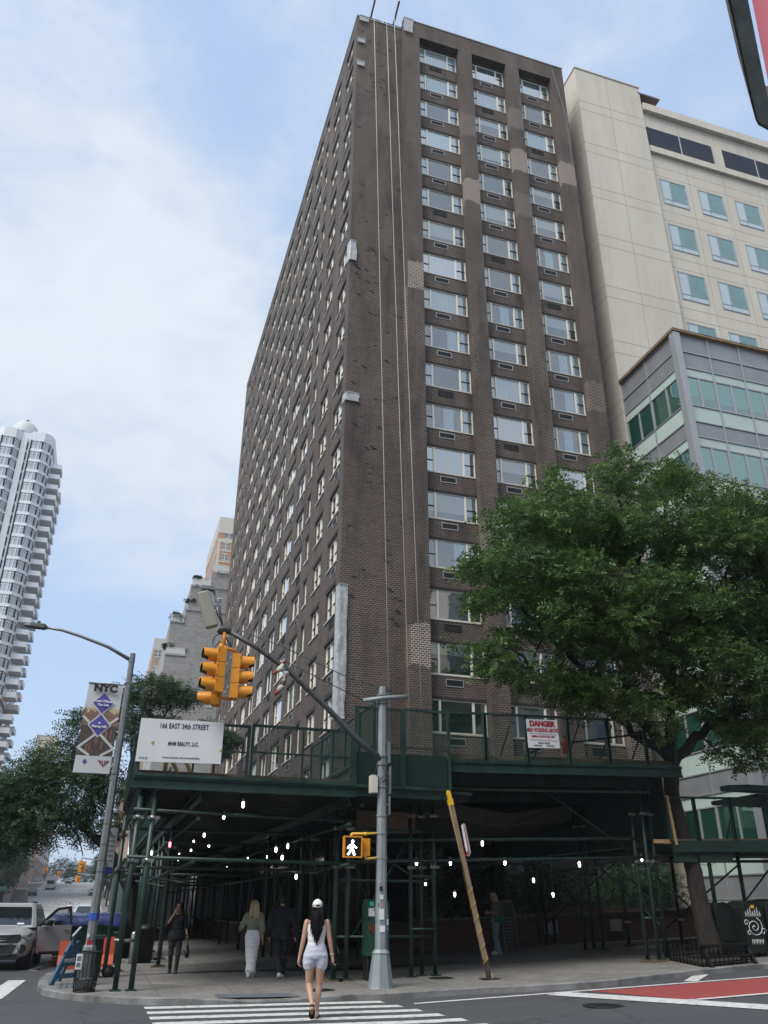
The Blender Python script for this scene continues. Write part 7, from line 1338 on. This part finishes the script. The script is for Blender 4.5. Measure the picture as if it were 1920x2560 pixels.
m = MB(); A.torso(m, .012, 1.0, 1.35); A.limb(m, [(-.085, 0, 1.40), (-.115, .01, 1.33)], [.028, .05]); A.limb(m, [(.085, 0, 1.40), (.115, .01, 1.33)], [.028, .05]); A.limb(m, [(-.03, -.06, 1.33), (.03, -.06, 1.33)], [.06, .06]); remeshed(m, 'tank_top', cloth('white_rib_knit', (.66, .66, .65), .05, 30), A.e, .011, 4, .003, 1)
m = MB(); A.torso(m, .02, .84, 1.04); A.limb(m, [(-.088, 0, .90), (-.105, .015, .76)], [.115, .108], 14); A.limb(m, [(.088, 0, .90), (.10, .015, .76)], [.115, .106], 14); remeshed(m, 'shorts', cloth('pale_lilac_fleece', (.47, .49, .58), .08, 8), A.e, .012, 4, .0025, 2)
m = MB()
for i in range(46):
    t = (i/45-.5)*2; x = .085*t; z1 = 1.19-.10*math.cos(t*2.2)+.05*math.sin(i*2.3); y = -.085-.02*math.cos(t*1.5); m.tube([A.P(x*.8, -.05, 1.62), A.P(x*1.05, y-.01, 1.5), A.P(x*1.25, y-.035, 1.36), A.P(x*(1.1+.25*math.sin(i)), y-.03, z1+.08), A.P(x*(.95+.3*math.sin(i*1.7)), y-.02, z1)], [.014*A.k, .016*A.k, .013*A.k, .008*A.k, .002], 6)
m.build('hair', mat('black_hair', (.004, .004, .005), .7, var=.3, vs=20, spec=.12), A.e)
m = MB(); secs = []
for k in range(7): t = k/6*math.pi/2; secs.append([A.Hd(.088*math.cos(t)*math.cos(u), -.004+.108*math.cos(t)*math.sin(u), .02+.105*math.sin(t)) for u in [2*math.pi*i/20 for i in range(20)]])
secs[-1] = [A.Hd(.004*math.cos(u), -.004+.004*math.sin(u), .126) for u in [2*math.pi*i/20 for i in range(20)]]; m.loft(secs); m.loft([[A.Hd(.089*math.cos(u), -.004+.109*math.sin(u), .02-dz) for u in [2*math.pi*i/20 for i in range(20)]] for dz in (0, .018)], 0, False)
m.loft([[A.Hd(x, .09, .02) for x in (-.07, -.03, .03, .07)]+[A.Hd(x, .09, .01) for x in (.07, .03, -.03, -.07)], [A.Hd(x, .175, .0) for x in (-.05, -.02, .02, .05)]+[A.Hd(x, .175, -.008) for x in (.05, .02, -.02, -.05)]], 0); cap = m.build('cap', cloth('white_cotton', (.68, .68, .67), .04, 30), A.e)
m = MB(); m.face([A.Hd(.036*math.cos(t), -.114, .012+.03*math.sin(t)) for t in [math.pi*i/10 for i in range(11)]]); m.build('cap_opening', BLACK, cap); m = MB()
for u in (0, 1, 2, 3, 4, 5): m.tube([A.Hd(.0895*math.cos(t)*math.cos(u*1.047+.5), -.004+.1095*math.cos(t)*math.sin(u*1.047+.5), .02+.1065*math.sin(t)) for t in [math.pi/2*i/6 for i in range(7)]], .0018, 4)
m.build('cap_seams', mat('seam_grey', (.4, .4, .4), .8), cap)
SLD = mat('black_slide', (.012, .012, .013), .7)
m = MB(); a, d = Vector(la), Vector((0, .62, -.78)).normalized(); c0 = Vector((-.085, -.215, .065)); nrm = Vector((0, -.86, -.5))
def slide(mb, heel, toe, up):
    h, t, u = Vector(heel), Vector(toe), Vector(up).normalized(); dd = (t-h).normalized(); sx = dd.cross(u).normalized(); secs = []
    for f_, w in ((0, .024), (.08, .034), (.35, .034), (.7, .045), (.92, .038), (1, .02)): c = h.lerp(t, f_); secs.append([A.P(*(c+sx*w*i+u*j)) for i, j in ((-1, -.012), (1, -.012), (1, .012), (-1, .012))])
    mb.loft(secs, 0, True, False); c = h.lerp(t, .66); arc = [c+sx*.05*math.cos(q)+u*(.07*math.sin(q)) for q in [math.pi*i/8 for i in range(9)]]; mb.loft([[A.P(*(p-dd*.045)) for p in arc], [A.P(*(p+dd*.04)) for p in arc]], 0, False)
slide(m, (-.035, -.33, .225), (-.03, -.20, .025), (0, .8, .5)); m.build('slide', SLD, A.e); m = MB(); slide(m, (.04, .0, .012), (.07, .255, .012), (0, 0, 1)); m.build('slide', SLD, A.e)
m = MB(); m.tube([A.P(.268+.032*math.cos(t), .018+.032*math.sin(t), .90) for t in [2*math.pi*i/14 for i in range(15)]], .006, 6).tube([A.P(.266+.033*math.cos(t), .016+.033*math.sin(t), .915) for t in [2*math.pi*i/14 for i in range(15)]], .005, 6); m.build('bracelet', mat('bracelet_pale', (.55, .5, .45), .4, .4), A.e)
ph = MB(); c = A.P(.285, .055, .80); ph.box(c.x-.012, c.x+.012, c.y-.04, c.y+.04, c.z-.07, c.z+.07); tag(ph.build('mobile_phone', BLACK, None, c), 'dark phone in the right hand of the white capped woman', 'phone')
# --- woman in dark clothes walking towards the viewer
B_ = Fig('woman in dark tee and leggings walking towards the viewer with a hand at her face', (2.22, 24.7, 0), R(186), 1.66, SKIN2)
m = MB(); B_.torso(m, .015); lh, lk, la, lt = (-.09, 0, .86), (-.10, .10, .48), (-.085, .07, .10), (-.085, .24, .03); rh, rk, ra, rt = (.09, 0, .86), (.09, .0, .46), (.08, -.16, .13), (.08, -.01, .03)
B_.leg(m, lh, lk, la); B_.leg(m, rh, rk, ra); B_.foot(m, la, lt); B_.foot(m, ra, rt); B_.head_(m, (0, .02, 1.595), .15, -.1)
aR = ((.175, -.01, 1.37), (.27, .10, 1.16), (.09, .16, 1.46)); aL = ((-.175, -.01, 1.37), (-.24, -.0, 1.11), (-.30, .12, .90))
B_.arm(m, *aR); B_.arm(m, *aL); B_.hand(m, aR[2], (-.45, .1, .9), (-1, 0, -.3), .8); B_.hand(m, aL[2], (-.1, .2, -1), (.2, 1, .1), 1.3); remeshed(m, 'body', SKIN2, B_.e, .008, 5); B_.face()
NV = cloth('navy_jersey', (.016, .019, .026), .2, 9); CHA = cloth('charcoal_leggings', (.026, .027, .031), .2, 9)
m = MB(); B_.torso(m, .045, .84, 1.40); m.loft([B_.ell(.80, .215, .15), B_.ell(.92, .22, .16), B_.ell(1.02, .20, .145)]); B_.arm(m, aR[0], Vector(aR[0]).lerp(Vector(aR[1]), .8), Vector(aR[1]), .022, (.06, .056, .05, .045, .04)); B_.arm(m, aL[0], Vector(aL[0]).lerp(Vector(aL[1]), .8), Vector(aL[1]), .022, (.06, .056, .05, .045, .04)); remeshed(m, 'tee_shirt', NV, B_.e, .013, 4, .005, 4)
m = MB(); B_.torso(m, .02, .84, .98); B_.leg(m, lh, lk, la, .012); B_.leg(m, rh, rk, ra, .012); remeshed(m, 'leggings', CHA, B_.e, .013, 4, .003, 5)
m = MB(); B_.foot(m, la, lt, .014); B_.limb(m, [la, (la[0], la[1], la[2]+.06)], [.05, .05]); B_.foot(m, ra, rt, .014); B_.limb(m, [ra, (ra[0], ra[1], ra[2]+.06)], [.05, .05]); remeshed(m, 'boots', SLD, B_.e, .012, 3)
m = MB()
for i in range(30):
    t = 2*math.pi*i/30; x, y = .070*math.cos(t), .082*math.sin(t)-.02
    if y > .045: continue
    m.tube([B_.Hd(x*.3, y*.3, .118), B_.Hd(x*.9, y*.9, .085), B_.Hd(x*1.12, y*1.1, .03), B_.Hd(x*1.05, min(y*1.1, .03), -.03 if y > -.02 else -.07)], [.02, .026, .022, .012], 6)
m.build('hair', mat('dark_hair', (.012, .010, .010), .45, var=.3, vs=16), B_.e); m = MB(); m.tube([B_.P(-.288+.034*math.cos(t), .10+.034*math.sin(t), .93) for t in [2*math.pi*i/14 for i in range(15)]], .009, 6); m.build('watch', BLACK, B_.e)
bg_ = thing('handbag', 'black handbag hanging from the hand of the woman in dark clothes', 'handbag', B_.P(-.33, .17, .6)); m = MB(); q = lambda x, y, z: B_.P(-.33+x, .17+y, .58+z)
m.loft([[q(x*1.0, y*1.0, -.17) for x, y in ((-.05, -.15), (.05, -.15), (.05, .15), (-.05, .15))], [q(x*1.15, y*1.15, -.05) for x, y in ((-.05, -.15), (.05, -.15), (.05, .15), (-.05, .15))], [q(x*.6, y*.75, .12) for x, y in ((-.05, -.15), (.05, -.15), (.05, .15), (-.05, .15))]], 0); m.build('bag_body', mat('black_leather', (.012, .012, .013), .4, bump=.4, bs=9), bg_); m = MB(); m.tube([q(0, -.09, .1), q(.0, -.07, .2), q(.02, 0, .25), q(0, .07, .2), q(0, .09, .1)], .011, 6); m.build('strap', MATS['black_leather'], bg_); m = MB(); m.box(*[f for a in zip(q(-.05, -.12, .0), q(-.06, -.09, .06)) for f in sorted(a)]); m.build('buckle', CHR, bg_)
# --- blonde woman with olive shirt
D = Fig('blonde woman from behind in olive shirt and long white denim skirt with a crossbody strap', (3.93, 22.9, 0), R(8), 1.72, SKIN)
m = MB(); D.torso(m); lh, lk, la, lt = (-.07, 0, .86), (-.07, .05, .47), (-.05, -.10, .12), (-.05, .03, .03); rh, rk, ra, rt = (.07, 0, .86), (.07, .10, .48), (.06, .10, .085), (.07, .25, .03)
D.leg(m, lh, lk, la); D.leg(m, rh, rk, ra); D.foot(m, la, lt); D.foot(m, ra, rt); D.head_(m, (0, .015, 1.60)); aL = ((-.165, 0, 1.375), (-.27, .0, 1.14), (-.30, .20, 1.06)); aR = ((.165, 0, 1.375), (.215, -.06, 1.12), (.24, -.05, .87))
D.arm(m, *aL); D.arm(m, *aR); D.hand(m, aL[2], (-.2, 1, -.1), (.6, 0, 1), .9); D.hand(m, aR[2], (.05, .1, -1), (-.2, 1, 0), .8); remeshed(m, 'body', SKIN, D.e, .008, 5)
OL = cloth('olive_shirt', (.24, .25, .18), .12, 7); m = MB(); D.torso(m, .03, 1.02, 1.40); D.limb(m, [(-.06, 0, 1.42), (.06, 0, 1.42)], [.06, .06]); D.arm(m, aL[0], aL[1], Vector(aL[1]).lerp(Vector(aL[2]), .55), .026, (.055, .052, .05, .048, .045)); D.arm(m, aR[0], aR[1], Vector(aR[1]).lerp(Vector(aR[2]), .35), .026, (.055, .055, .052, .048, .046)); remeshed(m, 'shirt', OL, D.e, .012, 4, .006, 6)
WS = cloth('white_denim', (.82, .82, .86), .06, 6); m = MB(); m.loft([D.ell(1.06, .145, .11), D.ell(.98, .175, .128), D.ell(.88, .19, .14, 0, -.005), D.ell(.72, .175, .135, 0, .01), D.ell(.50, .145, .12, 0, .02), D.ell(.30, .12, .115, 0, .0), D.ell(.17, .125, .13, 0, -.0)]); sk = remeshed(m, 'skirt', WS, D.e, .013, 4, .0045, 7)
m = MB(); rf_ = random.Random(3)
for i in range(60): t = 2*math.pi*i/60; p = D.P(.12*math.cos(t), .125*math.sin(t), .175); m.bar(p, p+Vector((rf_.uniform(-.01, .01), rf_.uniform(-.01, .01), -.05*rf_.random()-.015)), .006, .004)
m.build('frayed_hem', WS, sk); SNW = mat('white_sneaker', (.62, .62, .61), .6)
m = MB(); D.foot(m, la, lt, .016); D.foot(m, ra, rt, .016); remeshed(m, 'sneakers', SNW, D.e, .011, 3); BLH = mat('blonde_hair', (.55, .42, .25), .5, col2=(.33, .23, .12), vs=26, stretch=(3, 3, .3)); m = MB()
for i in range(44):
    t = (i/43-.5)*2; x = .088*t; z1 = 1.24+.10*abs(t)+.05*math.sin(i*2.1); y = -.085-.02*math.cos(t*1.4); m.tube([D.P(x*.35, -.0, 1.712), D.P(x*.95, y*.95, 1.66), D.P(x*1.15, y, 1.54), D.P(x*1.4, y-.02, 1.40), D.P(x*(1.2+.2*math.sin(i)), y-.015, z1)], [.016, .024, .022, .02, .004], 6)
for i in range(14): t = i/13*math.pi; m.tube([D.Hd(0, -.02, .118), D.Hd(.05*math.cos(t), .03*math.sin(t), .11), D.Hd(.082*math.cos(t), .05*math.sin(t)-.01, .06), D.Hd(.092*math.cos(t), .02*math.sin(t)-.02, -.02)], [.018, .02, .018, .012], 6)
m.build('hair', BLH, D.e); m = MB(); st_ = [(-.10, -.095, 1.42), (-.03, -.15, 1.32), (.06, -.145, 1.20), (.15, -.10, 1.08), (.19, .0, 1.0)]; m.tube([D.P(*p) for p in st_], .013, 6); m.build('crossbody_strap', BLACK, D.e); m = MB(); m.tube([D.P(p[0]-.0, p[1]-.012, p[2]) for p in st_[1:4]], .005, 5); m.build('strap_stripe', WHB, D.e)
# --- man in dark jacket
M_ = Fig('man in dark navy jacket and trousers with black and white sneakers walking away', (4.62, 22.75, 0), R(6), 1.84, SKIN, woman=False)
m = MB(); M_.torso(m); lh, lk, la, lt = (-.09, 0, .88), (-.09, .12, .50), (-.06, .14, .10), (-.06, .30, .03); rh, rk, ra, rt = (.09, 0, .88), (.08, .04, .47), (.03, -.17, .14), (.03, -.06, .03)
lh, rh, lk, rk, la, ra, lt, rt = (-.09, 0, .88), (.09, 0, .88), (-.085, .03, .47), (.085, .12, .50), (-.02, -.17, .13), (.07, .12, .09), (-.01, -.05, .03), (.08, .28, .03)
M_.leg(m, lh, lk, la); M_.leg(m, rh, rk, ra); M_.foot(m, la, lt); M_.foot(m, ra, rt); M_.head_(m, (0, .02, 1.60), -.15); aL = ((-.20, 0, 1.385), (-.28, -.03, 1.12), (-.27, .06, .88)); aR = ((.20, 0, 1.385), (.29, -.05, 1.12), (.31, -.03, .87))
M_.arm(m, *aL); M_.arm(m, *aR); M_.hand(m, aL[2], (0, .2, -1), (.2, 1, 0), .8); M_.hand(m, aR[2], (.05, .1, -1), (-.2, 1, 0), .7); remeshed(m, 'body', SKIN, M_.e, .008, 5)
JK = cloth('navy_jacket', (.014, .017, .024), .2, 6); m = MB(); M_.torso(m, .04, .84, 1.42); m.loft([M_.ell(.80, .215, .16), M_.ell(.90, .22, .165), M_.ell(1.05, .20, .15)]); M_.limb(m, [(-.07, -.01, 1.44), (.07, -.01, 1.44)], [.062, .062])
for a in (aL, aR): M_.arm(m, a[0], a[1], Vector(a[1]).lerp(Vector(a[2]), .92), .026, (.06, .056, .052, .048, .042))
remeshed(m, 'jacket', JK, M_.e, .013, 4, .005, 8); m = MB(); M_.torso(m, .02, .84, 1.0)
for h, k_, a in ((lh, lk, la), (rh, rk, ra)): M_.leg(m, h, k_, (a[0], a[1], a[2]+.02), .022, (.088, .078, .062, .06, .05))
remeshed(m, 'trousers', cloth('dark_trousers', (.018, .019, .026), .2, 6), M_.e, .013, 4, .005, 9); m = MB(); M_.foot(m, la, lt, .018); M_.foot(m, ra, rt, .018); sh_ = remeshed(m, 'sneakers', SNW, M_.e, .011, 3); m = MB(); m.tube([M_.P(-.06, -.17, .10), M_.P(-.015, -.135, .125), M_.P(.03, -.16, .10)], .014, 6).tube([M_.P(.03, .15, .075), M_.P(.08, .18, .09), M_.P(.12, .15, .075)], .016, 6); m.build('sneaker_stripe', BLACK, sh_)
m = MB(); secs = []
for k in range(6): t = k/5*math.pi/2*.97; secs.append([M_.Hd(.082*math.cos(t)*math.cos(u), -.01+.103*math.cos(t)*math.sin(u), .0+.122*math.sin(t)) for u in [2*math.pi*i/18 for i in range(18)]])
m.loft([[M_.Hd(.070*math.cos(u), -.025+.075*math.sin(u), -.06) for u in [2*math.pi*i/18 for i in range(18)]]]+secs); m.build('hair', MATS['dark_hair'], M_.e)
# --- woman with the green bag
zr = gz(12.58, 27.2); E_ = Fig('blonde woman in grey tee and pale jeans looking at her phone under the avenue shed', (12.6, 27.3, zr), R(-78), 1.80, SKIN)
m = MB(); E_.torso(m, 0, lean=.0); lh, lk, la, lt = (-.085, 0, .86), (-.09, .04, .47), (-.09, -.02, .085), (-.10, .15, .03); rh, rk, ra, rt = (.085, 0, .86), (.09, .02, .47), (.10, -.06, .085), (.12, .11, .03)
E_.leg(m, lh, lk, la); E_.leg(m, rh, rk, ra); E_.foot(m, la, lt); E_.foot(m, ra, rt); E_.head_(m, (0, .045, 1.575), 0, -.45); aL = ((-.165, 0, 1.375), (-.20, -.02, 1.12), (-.05, .24, 1.14)); aR = ((.165, 0, 1.375), (.20, -.02, 1.12), (.05, .22, 1.10))
E_.arm(m, *aL); E_.arm(m, *aR); E_.hand(m, aL[2], (.3, 1, .15), (.3, 0, 1), .9); E_.hand(m, aR[2], (-.3, 1, .2), (-.3, 0, 1), .9); remeshed(m, 'body', SKIN, E_.e, .008, 5); E_.face()
m = MB(); E_.torso(m, .028, .98, 1.41); E_.arm(m, aL[0], Vector(aL[0]).lerp(Vector(aL[1]), .5), Vector(aL[0]).lerp(Vector(aL[1]), .8), .02, (.055, .055, .05, .05, .05)); E_.arm(m, aR[0], Vector(aR[0]).lerp(Vector(aR[1]), .5), Vector(aR[0]).lerp(Vector(aR[1]), .8), .02, (.055, .055, .05, .05, .05)); remeshed(m, 'tee_shirt', cloth('grey_tee', (.13, .135, .125), .1, 7), E_.e, .012, 4, .005, 3)
m = MB(); E_.torso(m, .014, .84, 1.02)
for h, k_, a in ((lh, lk, la), (rh, rk, ra)): E_.leg(m, h, k_, (a[0], a[1], a[2]-.02), .014, (.088, .078, .054, .062, .075))
remeshed(m, 'jeans', cloth('pale_blue_denim', (.22, .29, .36), .15, 6), E_.e, .012, 4, .003, 11); m = MB(); E_.foot(m, la, lt, .016); E_.foot(m, ra, rt, .016); remeshed(m, 'sneakers', SNW, E_.e, .011, 3)
m = MB()
for i in range(40):
    t = 2*math.pi*i/40; x, y = .078*math.cos(t), .09*math.sin(t)-.01
    if y > .04: continue
    m.tube([E_.Hd(x*.3, y*.3, .118), E_.Hd(x*.95, y*.95, .08), E_.Hd(x*1.15, y*1.1, .0), E_.P(x*1.3, y*1.1+.0, 1.42), E_.P(x*1.25, y*1.0-.01, 1.30)], [.018, .024, .02, .018, .005], 6)
m.build('hair', BLH, E_.e)
pm = MB(); c = E_.P(0, .33, 1.16); pm.box(c.x-.05, c.x+.02, c.y-.035, c.y+.035, c.z-.06, c.z+.075); tag(pm.build('mobile_phone', BLACK, None, c), 'dark phone in the hands of the woman in the grey tee', 'phone')
GBag = thing('handbag', 'bright green handbag hanging at the hip of the woman in the grey tee', 'handbag', E_.P(-.23, -.05, .98)); GRB = mat('green_leather', (.02, .17, .07), .4, bump=.3, bs=9); q = lambda x, y, z: E_.P(-.235+x, -.07+y, .99+z); m = MB(); m.loft([[q(x*.9, y*.95, -.12) for x, y in ((-.045, -.15), (.045, -.15), (.045, .15), (-.045, .15))], [q(x*1.1, y*1.05, -.03) for x, y in ((-.045, -.15), (.045, -.15), (.045, .15), (-.045, .15))], [q(x*.6, y*.85, .09) for x, y in ((-.045, -.15), (.045, -.15), (.045, .15), (-.045, .15))]], 0); m.build('bag_body', GRB, GBag); m = MB(); m.tube([q(0, -.11, .08), q(.02, -.03, .36), q(.07, .06, .42), q(.05, .08, .36), q(0, .11, .08)], .01, 6); m.build('strap', GRB, GBag)
# --- cyclist far down the street
cz = gz(0, 150)-.12; CF = Fig('cyclist in pale shirt and helmet riding down the far street towards the viewer', (-3.2, 150, cz), R(180), 1.7, SKIN2); m = MB(); CF.torso(m, .01); CF.head_(m, (0, .05, 1.62))
for sg in (-1, 1): CF.leg(m, (sg*.09, 0, .86), (sg*.12, .35, .72 if sg > 0 else .62), (sg*.11, .22, .32 if sg > 0 else .25)); CF.arm(m, (sg*.17, 0, 1.38), (sg*.24, .2, 1.18), (sg*.22, .45, 1.08)); CF.hand(m, (sg*.22, .45, 1.08), (0, 1, -.1), (-sg, 0, .2), 1)
remeshed(m, 'body', SKIN2, CF.e, .02, 3); m = MB(); CF.torso(m, .03, .95, 1.42)
for sg in (-1, 1): CF.arm(m, (sg*.17, 0, 1.38), (sg*.22, .12, 1.24), (sg*.24, .2, 1.18), .02)
remeshed(m, 'shirt', WHB, CF.e, .025, 3); m = MB()
for sg in (-1, 1): CF.leg(m, (sg*.09, 0, .86), (sg*.12, .35, .72 if sg > 0 else .62), (sg*.11, .22, .36 if sg > 0 else .29), .02)
remeshed(m, 'trousers', CHA, CF.e, .025, 3); m = MB(); m.ball(CF.P(0, .05, 1.68), .12, 10, 0, (1, 1.1, .8)); m.build('helmet', BLACK, CF.e)
BK = thing('bicycle', 'dark delivery bicycle under the far cyclist', 'bicycle', (-3.2, 150, cz)); m = MB()
for y in (.55, -.5): m.tube([CF.P(0, y+.33*math.cos(t), .34+.33*math.sin(t)) for t in [2*math.pi*i/18 for i in range(19)]], .03, 6)
m.build('wheels', BLACK, BK); m = MB(); m.tube([CF.P(0, -.5, .34), CF.P(0, -.05, .82), CF.P(0, .45, .9), CF.P(0, .55, .34)], .03, 6).tube([CF.P(0, -.05, .82), CF.P(0, .05, .3), CF.P(0, .45, .9)], .03, 6).tube([CF.P(-.26, .45, 1.06), CF.P(0, .48, 1.08), CF.P(.26, .45, 1.06)], .02, 6); m.box(*[f for a in zip(CF.P(-.2, -.7, .95), CF.P(.2, -.3, .85)) for f in sorted(a)]); m.build('frame', DARKM, BK)
# ================================================================ haze
hm = bpy.data.materials.new('haze'); hm.use_nodes = True; ht = hm.node_tree; ht.nodes.clear(); ho = ht.nodes.new('ShaderNodeOutputMaterial'); hv = ht.nodes.new('ShaderNodeVolumePrincipled')
hv.inputs['Color'].default_value = (.86, .92, 1, 1); hv.inputs['Density'].default_value = .00034; ht.links.new(hv.outputs[0], ho.inputs['Volume'])
m = MB(); m.box(-905, 905, -905, 905, -1.2, 122); tag(m.build('haze', hm), kind='stuff')
